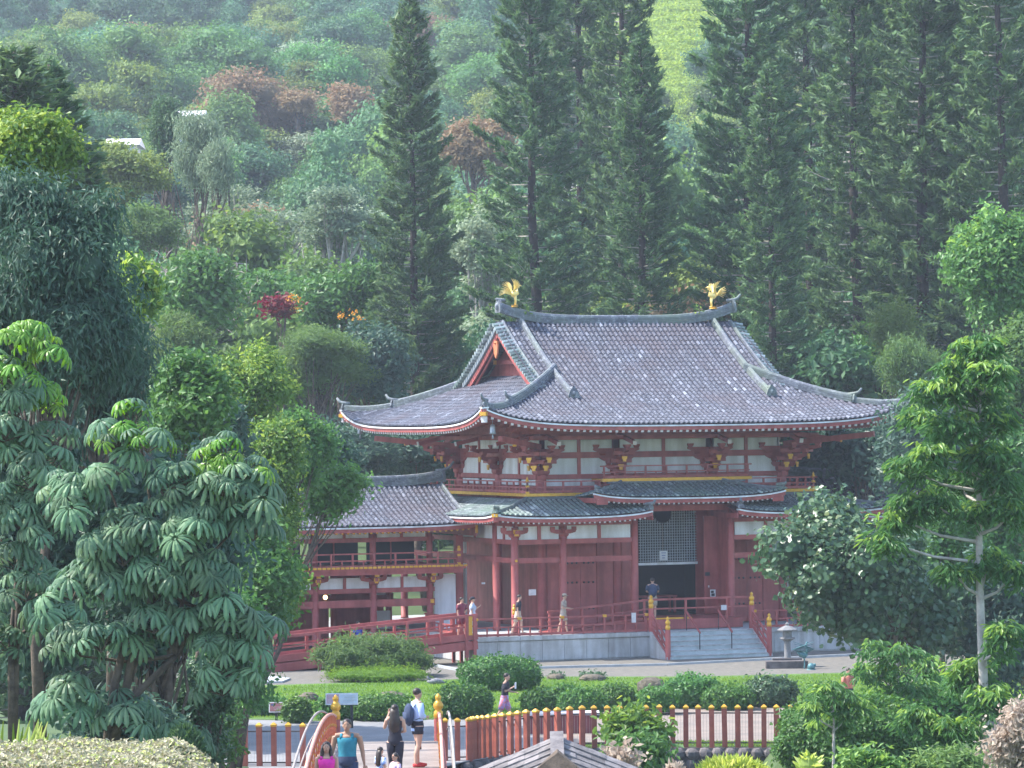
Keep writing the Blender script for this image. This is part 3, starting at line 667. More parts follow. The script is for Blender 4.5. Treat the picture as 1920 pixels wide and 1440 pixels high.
balustrade(balc,(-B+.08,-B+.08),(2.3,-B+.08),7.05,.5,gold=False,sp=.8); balustrade(balc,(-B+.08,D_+B),(-B+.08,-B+.08),7.05,.5,sp=.8)
balustrade(balc,(9.4,-B+.08),(W_+B-.08,-B+.08),7.05,.5,sp=.8); balustrade(balc,(W_+B-.08,-B+.08),(W_+B-.08,D_+B),7.05,.5,sp=.8)
balustrade(balc,(2.5,-B-.03),(9.4,-B-.03),7.64,.54,sp=1.0)
beamp(balc,2.45,9.45,-.9,-.2,7.1,7.5,name='balcony_skirt')
def giboshi(g,c,s=1.):
    g.lathe([(.09*s,0),(.11*s,.02*s),(.11*s,.16*s),(.08*s,.19*s),(.08*s,.21*s),(.115*s,.26*s),(.12*s,.34*s),(.07*s,.41*s),(.05*s,.43*s),(.075*s,.47*s),(.07*s,.53*s),(.0,.6*s)],c,12)
for u,v,z in ((-B+.08,-B+.08,7.05),(W_+B-.08,-B+.08,7.05)):
    g=G(); 
    for zz in (.03,.3,.52): g.box((u,v,z+zz),(.13,.13,.1))
    g.lathe([(.05,.56),(.06,.62),(.03,.7),(0,.75)],(u,v,z),8); part('gold_fitting',g,GOLD,balc)
# ---- lower (pent) roofs
def pent(name,eu0,eu1,z0,run,v_e,left_hip,right_hip,tile=TILEG,ends=(.2,.25),sides=(),nrt=.235):
    r=ob(name,None,hall)
    pf=lambda t: z0+nrt*t+.02*t*t
    def SfF(a,t): 
        l=ends[0]*math.exp(-max(a-eu0,0)/1.0)+ends[1]*math.exp(-max(eu1-a,0)/1.0)
        return np.array([a,v_e+t,pf(t)+l*max(0,1-t/3)+.05])
    def tm(a):
        q=run
        if left_hip: q=min(q,a-eu0)
        if right_hip: q=min(q,eu1-a)
        return max(.02,q)
    slope_surface(r,'roof_slope',SfF,eu0,eu1,tm,TILEP,run,na=50); place_tiles(r,SfF,eu0,eu1,tm,tile,TILEP,L=.33)
    eave_set(r,SfF,eu0,eu1,(0,-1),.235,run-.1,WEND,fh=.16,soff=RED,rsz=(.085,.1),slope=.2,skip=1 if left_hip and right_hip else 'L' if left_hip else 'R' if right_hip else 0)
    return r,SfF,pf
ME=MK+1.5
rL,SL,pfL=pent('lower_roof',-ME,3.75,6.05,2.55,-ME,True,False,ends=(.2,.22))
rR,SR_,_=pent('lower_roof',W_-3.75,W_+ME,6.05,2.55,-ME,False,True,ends=(.22,.2))
rC,SC,_=pent('raised_porch_roof',1.15,10.2,6.8,2.3,-3.4,True,True,ends=(.25,.25))
def side_pent(sg):
    r=rL if sg>0 else rR
    def Sf(a,t):
        x=-ME+t; l=.2*math.exp(-max(a+ME,0)/1.0)
        return np.array([x if sg>0 else W_-x,a,6.05+.235*t+.02*t*t+l*max(0,1-t/3)+.05])
    tm=lambda a:max(.02,min(2.55,a+ME,D_+ME-a))
    slope_surface(r,'roof_slope',Sf,-ME,D_+ME,tm,TILEP,2.55,na=50,flip=sg>0); place_tiles(r,Sf,-ME,D_+ME,tm,TILEG,TILEP,flip=sg>0)
    eave_set(r,Sf,-ME,D_+ME,(-sg,0),.3,2.4,WEND,fh=.16,soff=RED,rsz=(.085,.1),slope=.2,skip=1)
side_pent(1); side_pent(-1)
for sg,r in ((1,rL),(-1,rR)):
    Hh=lambda t:(lambda p:np.array([p[0] if sg>0 else W_-p[0],p[1],p[2]]))(SL(-ME+t,t))
    ridge_line(r,'hip_ridge',[Hh(t) for t in np.linspace(2.5,.12,7)],.16,.1,RIDGE,2); oni(r,Hh(.1),(-sg,-1),.2,RIDGE,.16)
    x=-ME if sg>0 else W_+ME; g=G(); g.beam((x+sg*.02,-ME+.02,6.2),(x+sg*.25,-ME+.25,6.2),.26,.14); part('gold_corner_cap',g,GOLD,r)
    g=G(); g.beam((x+sg*.1,-ME+.1,6.02),(x+sg*2.4,-ME+2.4,6.35),.2,.22); part('hip_rafter',g,RED,r)
    # free end verge towards the porch
    a=3.75 if sg>0 else W_-3.75; Sf=SL if sg>0 else SR_
    ridge_line(r,'verge_ridge',[Sf(a-sg*.1,t) for t in np.linspace(2.5,.0,7)],.2,.14,RIDGE,1); oni(r,Sf(a-sg*.1,.02),(sg*.6,-1),.24,RIDGE,.25)
    g=G(); g.bx(min(a,a+sg*.05),max(a,a+sg*.05),-ME+.1,-1.1,5.86,6.08); part('verge_board',g,RED,r)
    ridge_line(r,'top_ridge',[(q,-ME+2.5,6.77) for q in (np.linspace(-1.1,3.7,6) if sg>0 else np.linspace(W_+1.1,W_-3.7,6))],.2,.1,RIDGE,1)
for sg,u in ((1,1.15),(-1,10.2)):
    def Sf(a,t,u=u,sg=sg):
        l=.25*math.exp(-max(a+3.4,0)/1.0); return np.array([u+sg*t,a,6.8+.235*t+.02*t*t+l*max(0,1-t/3)+.05])
    tm=lambda a:max(.02,min(2.0,a+3.4))
    slope_surface(rC,'roof_slope',Sf,-3.4,-1.1,tm,TILEP,2.,na=20,flip=sg>0); place_tiles(rC,Sf,-3.4,-1.1,tm,TILEG,TILEP,flip=sg>0)
    ridge_line(rC,'hip_ridge',[Sf(-3.4+t,t) for t in np.linspace(2.1,.12,6)],.16,.1,RIDGE,2); oni(rC,Sf(-3.3,.1),(-sg,-1),.2,RIDGE,.16)
    g=G(); g.bx(min(u+sg*.06,u+sg*.16),max(u+sg*.06,u+sg*.16),-3.3,-1.15,6.62,6.84); part('verge_board',g,RED,rC)
    g=G(); g.bx(u-.6 if sg<0 else u+.1,u-.1 if sg<0 else u+.6,-3.34,-3.24,6.56,6.78); part('porch_end_beam',g,RED,rC)
ridge_line(rC,'top_ridge',[(q,-1.25,7.42) for q in np.linspace(2.6,9.2,6)],.2,.08,RIDGE,1)
# ---- lower frame (pent columns, beams, panels)
lower=ob('lower_frame',None,hall)
MU=[-MK,.14,3.5]; 
mkb=G(); 
v=[]
for zz,k in ((0,.14),(.08,.2),(.16,.2)): v+=[(sx*k,sy*k,zz) for sx,sy in ((-1,-1),(1,-1),(1,1),(-1,1))]
mkb.add(v,[[0,3,2,1],[8,9,10,11]]+[[i,(i+1)%4,(i+1)%4+4,i+4] for i in range(4)]+[[i+4,(i+1)%4+4,(i+1)%4+8,i+8] for i in range(4)])
prf=[(-.62,.32),(-.56,.2),(-.3,.14),(.3,.14),(.56,.2),(.62,.32)]
mkb.add([(x,s*.09,z) for s in (-1,1) for x,z in prf],[list(range(6))[::-1],list(range(6,12))]+[[i,(i+1)%6,(i+1)%6+6,i+6] for i in range(6)])
for x in (-.5,0,.5): mkb.box((x,0,.38),(.2,.2,.12))
mkb.box((0,-.25,.25),(.14,.5,.16)); mkme=mkb.mesh('bracket',RED)
for sg in (1,-1):
    X=lambda u:u if sg>0 else W_-u
    for k,u in enumerate(MU):
        column(lower,X(u),-MK,1.12,5.9 if k==2 else 5.2,.165)
        if k<2: ob('bracket',mkme,lower,loc=(X(u),-MK,5.18))
    for v in (.1,4.9,D_+MK): column(lower,X(-MK),v,1.12,5.7,.165)
    lo,hi=sorted((X(-MK),X(3.5)))
    for z0,z1,e in ((4.88,5.09,.08),(4.08,4.31,.07),(5.66,5.85,.08)): beamp(lower,lo,hi,-MK-e,-MK+e,z0,z1)
    for z0,z1 in ((4.88,5.09),(4.08,4.31),(5.66,5.85)): beamp(lower,X(-MK)-.07,X(-MK)+.07,-MK+.1,D_+MK,z0+.003,z1-.003)
    mu=[X(q) for q in MU]; bays=[tuple(sorted((mu[0],mu[1]))),tuple(sorted((mu[1],mu[2])))]
    panels(lower,'u',-MK,bays,5.09,5.66,-1); panels(lower,'v',X(-MK),[(-MK,.1),(.1,4.9)],5.09,5.66,-1)
    g=G(); g.box((X(-MK),-MK-.25,5.45),(.3,.05,.16)); g.box((X(-MK),-MK-.25,5.32),(.2,.045,.12)); part('gold_cap',g,GOLD,lower)
    for dx,dz in ((-.19,4.2),(.0,0)):
        pass
    g=G(); g.box((X(-MK),-MK-.19,4.2),(.1,.05,.1)); part('gold_boss',g,GOLD,lower)
    # core wall lower: red boards, doors with studs
    for a,b in (((0,3.56)),):
        A,Bv=sorted((X(a),X(b))); 
        n=4; w_=(Bv-A-.42)/n
        for i in range(n):
            g=G(); g.bx(A+.21+w_*i+.012,A+.21+w_*(i+1)-.012,-.05-(.02 if i%2 else 0),.04,1.15,6.2); p=part('wall_board' if i in (0,3) else 'door_panel',g,RED,lower)
            if i in (1,2):
                gs=G(); gs.lathe([(.05,0),(.045,.03),(0,.05)],n=7); ms=gs.mesh('stud',METAL)
                for zz in (1.95,3.1,3.95):
                    for k in range(3):
                        M=np.eye(4); M[:3,1]=(0,0,1);M[:3,2]=(0,-1,0); M[:3,3]=(A+.21+w_*(i+.22+.28*k),-.07,zz); ob('stud',ms,p,M=M)
    g=G(); g.bx(X(0)-.04,X(0)+.04,.2,D_,1.12,6.9); part('side_wall',g,RED,lower)
    beamp(lower,*sorted((X(0),X(3.56))),-.09,.09,6.2,7.04)
    # pale strips on the side
    g=G(); g.bx(X(-MK)-.04,X(-MK)+.04,3.8,4.45,1.5,3.9); part('plaster_panel',g,WHITE,lower)
    g=G(); g.bx(X(-MK)-.04,X(-MK)+.04,3.8,4.45,4.35,4.85); part('plaster_panel',g,WHITE,lower)
# entrance bay
for a,b in ((3.56,4.55),(7.36,8.1)):
    g=G(); g.bx(a+(.21 if a<4 else 0),b-(0 if a<4 else .1),-.06,.05,1.12,6.3); part('wall_board',g,RED,lower)
g=G(); g.bx(8.02,8.1,-2.0,-.2,1.5,6.2); part('open_door_leaf',g,RED,lower)
g=G(); g.bx(7.36,8.1,-.9,-.84,1.6,5.9); part('door_leaf',g,RED,lower)
beamp(lower,3.56,8.1,-.1,.1,6.3,7.04)
beamp(lower,3.5,8.1,-MK-.1,-MK+.1,6.2,6.45)
g=G(); g.bx(3.5,8.1,2.9,3.0,1.1,7.0); g.bx(3.5,3.56,0.1,3.,1.1,7.); g.bx(8.1,8.16,.1,3.,1.1,7.); g.bx(3.5,8.16,.1,3.,6.9,7.); part('inner_wall',g,DARK,lower)  # near-black boxing: darkness of the interior is put into the wall colour
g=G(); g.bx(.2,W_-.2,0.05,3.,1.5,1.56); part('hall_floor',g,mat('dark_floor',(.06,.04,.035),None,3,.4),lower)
# lattice with round opening
lat=ob('door_lattice',None,lower); U0,U1,Z0,Z1=4.58,7.36,3.9,6.25; cu,cz,cr=5.72,6.05,.43
gl=G()
for u in np.arange(U0+.07,U1,.118):
    top=Z1
    if abs(u-cu)<cr: top=cz-math.sqrt(cr*cr-(u-cu)**2)
    gl.bx(u-.017,u+.017,-.13,-.10,Z0,top)
for z in np.arange(Z0+.05,Z1,.118):
    if abs(z-cz)<cr:
        q=math.sqrt(cr*cr-(z-cz)**2); gl.bx(U0,cu-q,-.097,-.075,z-.017,z+.017); gl.bx(cu+q,U1,-.097,-.075,z-.017,z+.017)
    else: gl.bx(U0,U1,-.097,-.075,z-.017,z+.017)
ob('lattice_bars',gl.mesh('lattice_bars',LATT),lat,kind='stuff')
g=G(); g.bx(U0-.03,U1+.03,-.14,-.07,Z0-.13,Z0-.02); part('lattice_rail',g,WHITE,lat)
g=G(); a=np.linspace(0,2*np.pi,25); g.tube([(cu+cr*math.cos(q),-.1,cz+cr*math.sin(q)) for q in a],.03,5,up=(0,1,0)); part('round_frame',g,METAL,lat)
g=G(); g.tube([(cu-.02,-.16,5.6),(cu-.02,-.16,4.35)],.012,4); part('cord',g,WMETAL,lat)
sg_=thing('notice_sheet','small white notice hanging on the pale lattice above the doorway','notice',LW(cu,-.18,4.18),TH)
g=G(); g.box((0,0,0),(.38,.02,.42)); part('sheet',g,WHITE,sg_); g=G(); 
for i in range(3): g.box((0,-.014,.12-.11*i),(.22-.04*i,.006,.035))
part('print',g,mat('blue_print',(.2,.25,.5),None,3,.6),sg_)
# altar inside
alt=thing('altar_table','low dark red altar table in the shadow just inside the doorway','altar',LW(5.9,1.6,1.56),TH)
g=G(); g.box((0,0,.75),(2.2,.7,.08)); part('table_top',g,RED,alt)
gm=G(); gm.box((0,0,.35),(.1,.1,.7)); me=gm.mesh('leg',RED)
for sx in (-1,1):
    for sy in (-1,1): ob('leg',me,alt,loc=(sx*1.0,sy*.28,0.01))
box=thing('offering_box','low dark wooden offering box at the left of the doorway','box',LW(5.0,.6,1.56),TH)
g=G(); g.box((0,0,.3),(.7,.5,.6)); part('box_body',g,mat('dark_wood',(.12,.05,.04),None,3,.5),box); g=G()
for i in range(6): g.box((-.3+.12*i,0,.62),(.05,.46,.03))
part('grille',g,BARK,box)
# small plates by the door
def plate(name,label,cat,u,v,z,w,h,m,inner=None,im=None):
    t=thing(name,label,cat,LW(u,v,z),TH); g=G(); g.box((0,0,0),(w,.02,h)); part('plate',g,m,t)
    if inner:
        g=G(); 
        for (a,b,c,d) in inner: g.box((a,-.013,b),(c,.006,d))
        part('print',g,im,t)
    return t
BLK=mat('black_print',(.03,.03,.035),None,3,.6)
plate('notice_board','white framed notice with dark print on the red wall right of the doorway','notice',7.72,-1.0,1.98+.5,.26,.36,WHITE,[(-.03,.08,.14,.1),(0,-.05,.16,.12)],BLK)
plate('wall_vent','small dark square vent high on the red wall right of the doorway','vent',7.3+.2,-.93,3.35,.22,.16,METAL)
plate('number_plate','small pale lettering on the red wall right of the doorway','sign',7.3+.25,-.94,2.8,.05,.09,WEND,None)
plate('wall_notice','pale grey notice on the dark side wall left of the porch columns','notice',-1.1,-1.6,2.8,.34,.26,WEND)
plate('wall_sign','small pale sign with two marks on the dark side wall of the hall','sign',-2.13,1.6,3.1,.16,.08,WEND)
# gold fire bell post: orange-red cylinder standing left of corner column
t=thing('gold_finial_post','short red post with stacked gold fittings beside the corner column','post',LW(-2.35,-2.6,1.12),TH)
g=G(); g.lathe([(.09,0),(.09,.75),(.07,.8)],n=10); part('post_shaft',g,RED,t); g=G(); giboshi(g,(0,0,.8),.75); part('finial',g,GOLD,t,smooth=True)
# ================================================================== PLATFORM
plat=thing('stone_platform','pale stone platform with coping and steps carrying the temple hall','platform',HO,TH)
PU0,PU1,PV=-4.95,16.55,-4.7; SU0,SU1=3.25,7.75
g=G(); g.bx(PU0+.05,PU1-.05,PV+.05,D_+4.7,-.1,1.0); part('platform_core',g,STONE,plat)
rngp=np.random.default_rng(4)
def stones(u0,u1):
    n=max(1,round((u1-u0)/1.07)); w_=(u1-u0)/n
    for i in range(n):
        g=G(); g.bx(u0+w_*i+.008,u0+w_*(i+1)-.008,PV-.005-rngp.random()*.012,PV+.05,.08,.90,tint=rngp.random()); part('stone_panel',g,STONE,plat)
        g=G(); g.bx(u0+w_*i+.006,u0+w_*(i+1)-.006,PV-.07,PV+.3,.945,1.12,tint=rngp.random()); part('coping_stone',g,STONE,plat)
stones(PU0,SU0-.1); stones(SU1+.1,PU1)
n=10
for i in range(n):
    w_=(D_+9.4)/n; g=G(); g.bx(PU0-.01,PU0+.05,PV+w_*i+.01,PV+w_*(i+1)-.01,.06,.92,tint=rngp.random()); part('stone_panel',g,STONE,plat)
    g=G(); g.bx(PU0-.07,PU0+.3,PV+.3+w_*i*.97,PV+.3+w_*(i+1)*.97-.012,.944,1.118,tint=rngp.random()); part('coping_stone',g,STONE,plat)
g=G(); g.bx(PU0+.2,PU1-.2,PV+.3,D_+4.5,1.0,1.10); part('paving',g,CONC,plat)
nst=6
for i in range(nst):
    g=G(); g.bx(SU0,SU1,PV-1.8+.3*i,PV-1.8+.3*(i+1)+.02 if i<5 else PV+.29,(1.12)*i/nst+.001,(1.12)*(i+1)/nst-.045,tint=rngp.random()); g.bx(SU0+.003,SU1-.003,PV-1.83+.3*i,PV-1.8+.3*(i+1)+.02 if i<5 else PV+.29,(1.12)*(i+1)/nst-.044,(1.12)*(i+1)/nst,m=1); part('step',g,[STEPM,STONE],plat)
for u in (SU0-.22,SU1):
    g=G(); v=[(x,y,z) for x in (u,u+.22) for y,z in ((PV,-.05),(PV,1.13),(PV-.15,1.13),(PV-1.82,.12),(PV-1.82,-.05))]
    g.add(v,[[0,1,2,3,4],[9,8,7,6,5]]+[[i,i+5,(i+1)%5+5,(i+1)%5] for i in range(5)]); part('stair_cheek',g,STONE,plat)
# railings
br=thing('platform_balustrade','red balustrade with gold bands on the platform left of the steps','railing',HO,TH,group='red balustrades along the platform edge')
balustrade(br,(PU0+.1,PV+.12),(SU0-.3,PV+.12),1.12,.74,sp=1.03,gold=True)
br2=thing('platform_balustrade','red balustrade on the platform right of the steps behind the round-leaved tree','railing',HO,TH,group='red balustrades along the platform edge')
balustrade(br2,(SU1+.3,PV+.12),(PU1-.1,PV+.12),1.12,.74,sp=1.03,gold=True)
br3=thing('platform_balustrade','red balustrade on the left end of the platform','railing',HO,TH,group='red balustrades along the platform edge')
balustrade(br3,(PU0+.1,-2.6),(PU0+.1,1.5),1.12,.74,sp=1.03)
for k,(u,lab) in enumerate(((SU0-.12,'left'),(SU1+.12,'right'))):
    t=thing('stair_balustrade','sloping red stair rail with two gold finials on the %s side of the steps'%lab,'railing',HO,TH,group='stair rails of the temple steps')
    for v,z0,z1 in ((PV+.02,1.1,2.12),(PV-1.72,-.02,1.28)):
        g=G(); g.lathe([(.115,0),(.115,z1-z0)],(u,v,z0),12); part('newel_post',g,RED,t,smooth=False)
        g=G(); giboshi(g,(u,v,z1),.98); part('gold_finial',g,GOLD,t,smooth=True)
    for dz,h in ((.78,.07),(.45,.06),(.16,.12)):
        g=G(); g.beam((u,PV-.05,1.1+dz),(u,PV-1.66,.08+dz),.08,h); part('rail',g,RED,t)
    for q in (.33,.66):
        g=G(); g.box((u,PV-.05-1.6*q,1.1-1.02*q+.4),(.07,.07,.8)); part('rail_post',g,RED,t)
for k,u in enumerate((SU0+1.55,SU0+3.05)):
    t=thing('centre_handrail','red sloping handrail on thin black posts, %s of the two on the steps'%('left' if k==0 else 'right'),'handrail',HO,TH,group='handrails on the temple steps')
    g=G(); g.beam((u,PV+.1,1.95),(u,PV-1.35,1.08),.06,.07); part('rail',g,RED,t)
    g=G(); g.tube([(u,PV-1.3,.2),(u,PV-1.3,1.08)],.025,6); part('support_post',g,METAL,t); g=G(); g.tube([(u,PV+.05,1.1),(u,PV+.05,1.93)],.02,6); part('support_post',g,METAL,t)
# inner ramp and landing
ir=thing('inner_ramp','red timber ramp and railed landing leading up to the temple doorway','ramp',HO,TH)
g=G(); g.bx(3.2,8.0,-3.5,-.2,1.13,1.55); part('landing',g,RED,ir)
g=G(); g.add([(x,y,z) for y in (-3.5,-2.5) for x,z in ((-1.2,1.13),(3.19,1.13),(3.19,1.55),(-1.2,1.18))],[[0,1,2,3],[7,6,5,4],[3,2,6,7],[1,5,6,2],[0,3,7,4]]); part('ramp_slope',g,RED,ir)
for dz,h,ww in ((.88,.09,.09),(.48,.06,.05),(.1,.1,.05)):
    g=G(); g.beam((-1.2,-3.56,1.15+dz),(3.2,-3.56,1.52+dz),ww,h); part('rail',g,RED,ir)
    if dz!=.1: g=G(); g.beam((3.2,-3.561,1.55+dz),(8.6,-3.561,1.55+dz),ww,h); part('rail',g,RED,ir)
for u in (-1.1,.4,1.8,3.3,5.25,7.2,8.5):
    z=1.55 if u>3.2 else 1.18+.37*(u+1.2)/4.4
    g=G(); g.box((u,-3.56,z+.4),(.09,.09,.96)); part('post',g,RED,ir)
g=G(); g.bx(3.3,5.6,-3.45,-3.37,1.56,1.63); part('gold_edge_strip',g,GOLD,ir)
# outer long ramp
ra=thing('access_ramp','long red timber ramp with skirt boards descending left from the platform','ramp',HO,TH)
def rz(u): return 1.12-.075*(-5.2-u)
g=G(); g.add([(x,y,rz(x)+dz) for y in (-4.95,-3.55) for x in (-16.5,-4.9) for dz in (-.08,0)],[[0,2,3,1],[4,5,7,6],[1,3,7,5],[0,4,6,2],[0,1,5,4],[2,6,7,3]]); part('ramp_deck',g,RED,ra)
for vv in (-5.0,-3.5):
    for dz,h,ww,nm in ((.95,.12,.1,'handrail'),(.5,.07,.05,'middle_rail'),(.07,.28,.05,'kick_board'),(-.3,.36,.07,'skirt_board')):
        g=G(); g.beam((-16.5,vv,rz(-16.5)+dz),(-4.95,vv,rz(-4.95)+dz),ww,h); part(nm,g,RED,ra)
for u,f in ((-16.4,1),(-14.2,0),(-11.97,1),(-8.1,0),(-10.,0),(-6.6,0),(-5.45,1),(-5.1,1)):
    for vv in (-5.05,-3.45):
        z0=-.02 if f else rz(u)-.1; g=G(); g.box((u,vv,(z0+rz(u)+.95)/2),(.13 if f else .1,.1,rz(u)+.95-z0)); part('post',g,RED,ra)
g=G(); g.box((-5.28,-5.0,1.65),(.16,.1,.8)); part('gold_panel',g,GOLD,ra)
# ================================================================== WING GALLERY
def make_wing():
    wg=thing('gallery_wing','two-storey red gallery wing with grey tiled gable roof left of the hall','building',HO,TH)
    U0,U1=-19.,-2.6
    r=ob('wing_roof',None,wg); run=4.0
    def Sf(a,t): return np.array([a,1.2+t,5.72+.26*t+.045*t*t*.9+.12*math.exp(-(U1-a)/1.2)*(1-t/4)])
    def Sb(a,t): p=Sf(a,t); p[1]=10.4-p[1]; return p
    tm=lambda a:run
    slope_surface(r,'roof_slope',Sf,U0,U1,tm,TILEP,run,na=60); place_tiles(r,Sf,U0,U1,tm,TILE,TILEP)
    slope_surface(r,'roof_slope',Sb,U0,U1,tm,TILEP,run,na=10,flip=True)
    zr=Sf(-9,4)[2]; ridge_line(r,'main_ridge',[(u,5.2,zr-.05+.28*max(0,(u+6)/3.5)**3) for u in np.r_[np.linspace(U0,-6,6),np.linspace(-5.5,U1-.05,8)]],.36,.36,RIDGE,4)
    oni(r,(U1-.05,5.2,zr+.1),(1,0),.5,RIDGE,.55)
    ridge_line(r,'verge_ridge',[Sf(U1-.12,t) for t in np.linspace(3.9,.05,8)],.2,.12,RIDGE,1)
    eave_set(r,Sf,U0,U1,(0,-1),.265,3.,GOLD,fh=.17,soff=RED,round_end=True,rsz=(.1,.1),slope=.2)
    g=G(); g.bx(U1-.02,U1+.06,1.2,9.2,5.2,5.62); part('verge_board',g,RED,r)
    g=G(); g.add([(U1-.4,1.6,5.5),(U1-.4,8.8,5.5),(U1-.4,5.2,7.3)],[[0,1,2]]); part('gable_wall',g,RED,r)
    g=G(); g.box((U1+.02,1.18,5.5),(.1,.08,.36)); part('gold_verge_end',g,GOLD,r)
    fr=ob('wing_frame',None,wg); cu=[-4.3,-6.93,-9.6,-12.2,-14.8,-17.4]
    gl=G(); gl.lathe([(.17,0),(.15,.05),(.15,3.4)],n=12); ml=gl.mesh('column',RED,True); gu=G(); gu.lathe([(.14,0),(.14,1.6)],n=12); mu=gu.mesh('column',RED,True)
    for u in cu:
        for v in (2.5,7.9): ob('column',ml,fr,loc=(u,v,.2)); ob('column',mu,fr,loc=(u,v,3.75))
        ob('bracket',mkme,fr,loc=(u,2.5,3.12))
        g=G(); g.box((u,2.5-.52,3.55),(.2,.06,.13)); g.box((u,2.5-.45,3.36),(.24,.05,.14)); g.box((u,2.48-.43,3.26),(.14,.05,.1)); part('gold_cap',g,GOLD,fr)
    for v in (2.5,7.9):
        for z0,z1 in ((2.16,2.48),(2.78,2.98),(4.99,5.18),(3.62,3.76)): beamp(fr,U0,-4.1,v-.08,v+.08,z0,z1)
    for a,b in zip(cu[1:],cu[:-1]):
        for z0,z1 in ((2.98,3.45),(5.18,5.5)): panels(fr,'u',2.5,[(a,b)],z0,z1,-1,sw=.12)
        g=G(); g.bx(a+.2,b-.2,3.9,3.95,4.0,4.95); part('opening_shade_panel',g,DARK,fr)  # near-black sheet standing in for the shade in the open gallery bay
        for q in (.5,):
            g=G(); g.bx(a+(b-a)*q-.03,a+(b-a)*q+.03,3.84,3.89,4.0,4.95); part('mullion',g,RED,fr)
        g=G(); g.bx(a+.2,b-.2,8.2,8.26,.3,2.2 if a<-10 else 1.0); part('rear_panel',g,RED,fr)
        g=G(); g.bx(a+.1,b-.1,8.3,8.36,.3,3.6); part('rear_wall',g,RED,fr)
    g=G(); g.bx(U0,-3.0,1.4,9.0,3.78,3.9); part('floor_slab',g,RED,fr)
    g=G(); 
    for u in np.arange(U0,-3.0,.21): g.box((u,1.375,3.92),(.16,.05,.085))
    ob('gold_edge',g.mesh('gold_edge',GOLD),fr,kind='stuff')
    beamp(fr,U0,-3.1,1.5,1.62,3.6,3.779)
    balustrade(fr,(U0,1.5),(-3.3,1.5),3.9,.62,sp=1.0)
    g=G(); 
    for zz in (.05,.42,.66): g.box((-3.3,1.5,3.95+zz),(.13,.13,.1))
    g.blob((-3.3,1.5,4.72),.07,8,6); part('gold_fitting',g,GOLD,fr)
    g=G(); g.bx(-4.05,-3.05,2.6,2.7,1.1,3.5); part('plaster_panel',g,WHITE,fr)
    g=G(); g.bx(-3.04,-2.7,2.55,2.75,1.1,5.2); part('wall_board',g,RED,fr)
    g=G(); g.bx(U0,-3,2.0,8.6,-.05,.28); part('base_slab',g,GRAVEL,fr)
    g=G(); g.box((-4.27,2.3,2.35),(.16,.06,.16)); part('gold_plaque',g,GOLD,fr)
    return wg
wing=make_wing(); kids(wing)
w2=copy_thing(wing,LW(W_,0,0),TH,(-1,1,1),'right gallery wing, its dark tiled ridge end showing behind the round-leaved tree')
for k,o_ in enumerate((wing,w2)): o_['group']='gallery wings'
# things under the left gallery
def crate(name,label,cat,u,v,z,d,m,lid=None):
    t=thing(name,label,cat,LW(u,v,z),TH); g=G(); x,y,h=d
    g.bx(-x/2,x/2,-y/2,y/2,0,h*.9); part('body',g,m,t); g=G(); g.bx(-x/2-.02,x/2+.02,-y/2-.02,y/2+.02,h*.9+.002,h); part('rim',g,lid or m,t); return t
BLUE=mat('blue_plastic',(.03,.05,.45),None,3,.4); CREAM=mat('cream_board',(.6,.55,.42),None,3,.7)
crate('blue_bin','bright blue plastic bin under the gallery behind the ramp rail','bin',-8.0,1.6,.28,(.45,.4,.75),BLUE)
crate('cream_cabinet','cream cabinet to the left of the first gallery column, right of the blue bin','cabinet',-7.4,2.2,.28,(.5,.4,.8),CREAM)
crate('cream_cabinet','cream cabinet with dark bands to the right of the gallery column','cabinet',-6.35,2.2,.28,(.9,.4,.85),CREAM,METAL)
crate('teal_boat_box','low teal box on the ground under the far left end of the ramp','box',-13.6,-1.2,.0,(1.,.5,.9),mat('teal_paint',(.05,.2,.3),None,3,.5))
for k,(u,z,wd,hh,lab) in enumerate(((-5.35,2.62,.45,.42,'white hanging panel framed in the gallery opening above the tie beam'),(-5.3,1.3,.8,.8,'white display board standing under the gallery below the tie beam'),(-10.4,1.3,.35,1.3,'pale standing panel under the gallery near the leftmost opening'))):
    plate('display_panel',lab,'panel',u,6.,z+.1,wd,hh,WHITE)
lamp=thing('globe_lamp','small lit warm globe lamp hanging under the gallery','lamp',LW(-9.0,2.9,2.62),TH)
mL,nL,lL,bL=newmat('lamp_glow'); bL.inputs['Base Color'].default_value=(1,.7,.35,1); bL.inputs['Emission Color'].default_value=(1,.62,.28,1); bL.inputs['Emission Strength'].default_value=3
g=G(); g.blob((0,0,0),.1,10,8); part('globe',g,mL,lamp,smooth=True); g=G(); g.tube([(0,0,.1),(0,0,1.0)],.012,5); part('cord',g,METAL,lamp)
tb=thing('souvenir_table','dark red table with small goods under the gallery','table',LW(-6.1,3.6,.28),TH)
g=G(); g.box((0,0,.78),(1.6,.7,.06)); part('table_top',g,RED,tb); g=G(); g.box((0,0,.35),(.08,.08,.8)); me=g.mesh('leg',RED)
for sx in (-1,1):
    for sy in (-1,1): ob('leg',me,tb,loc=(sx*.7,sy*.28,0))
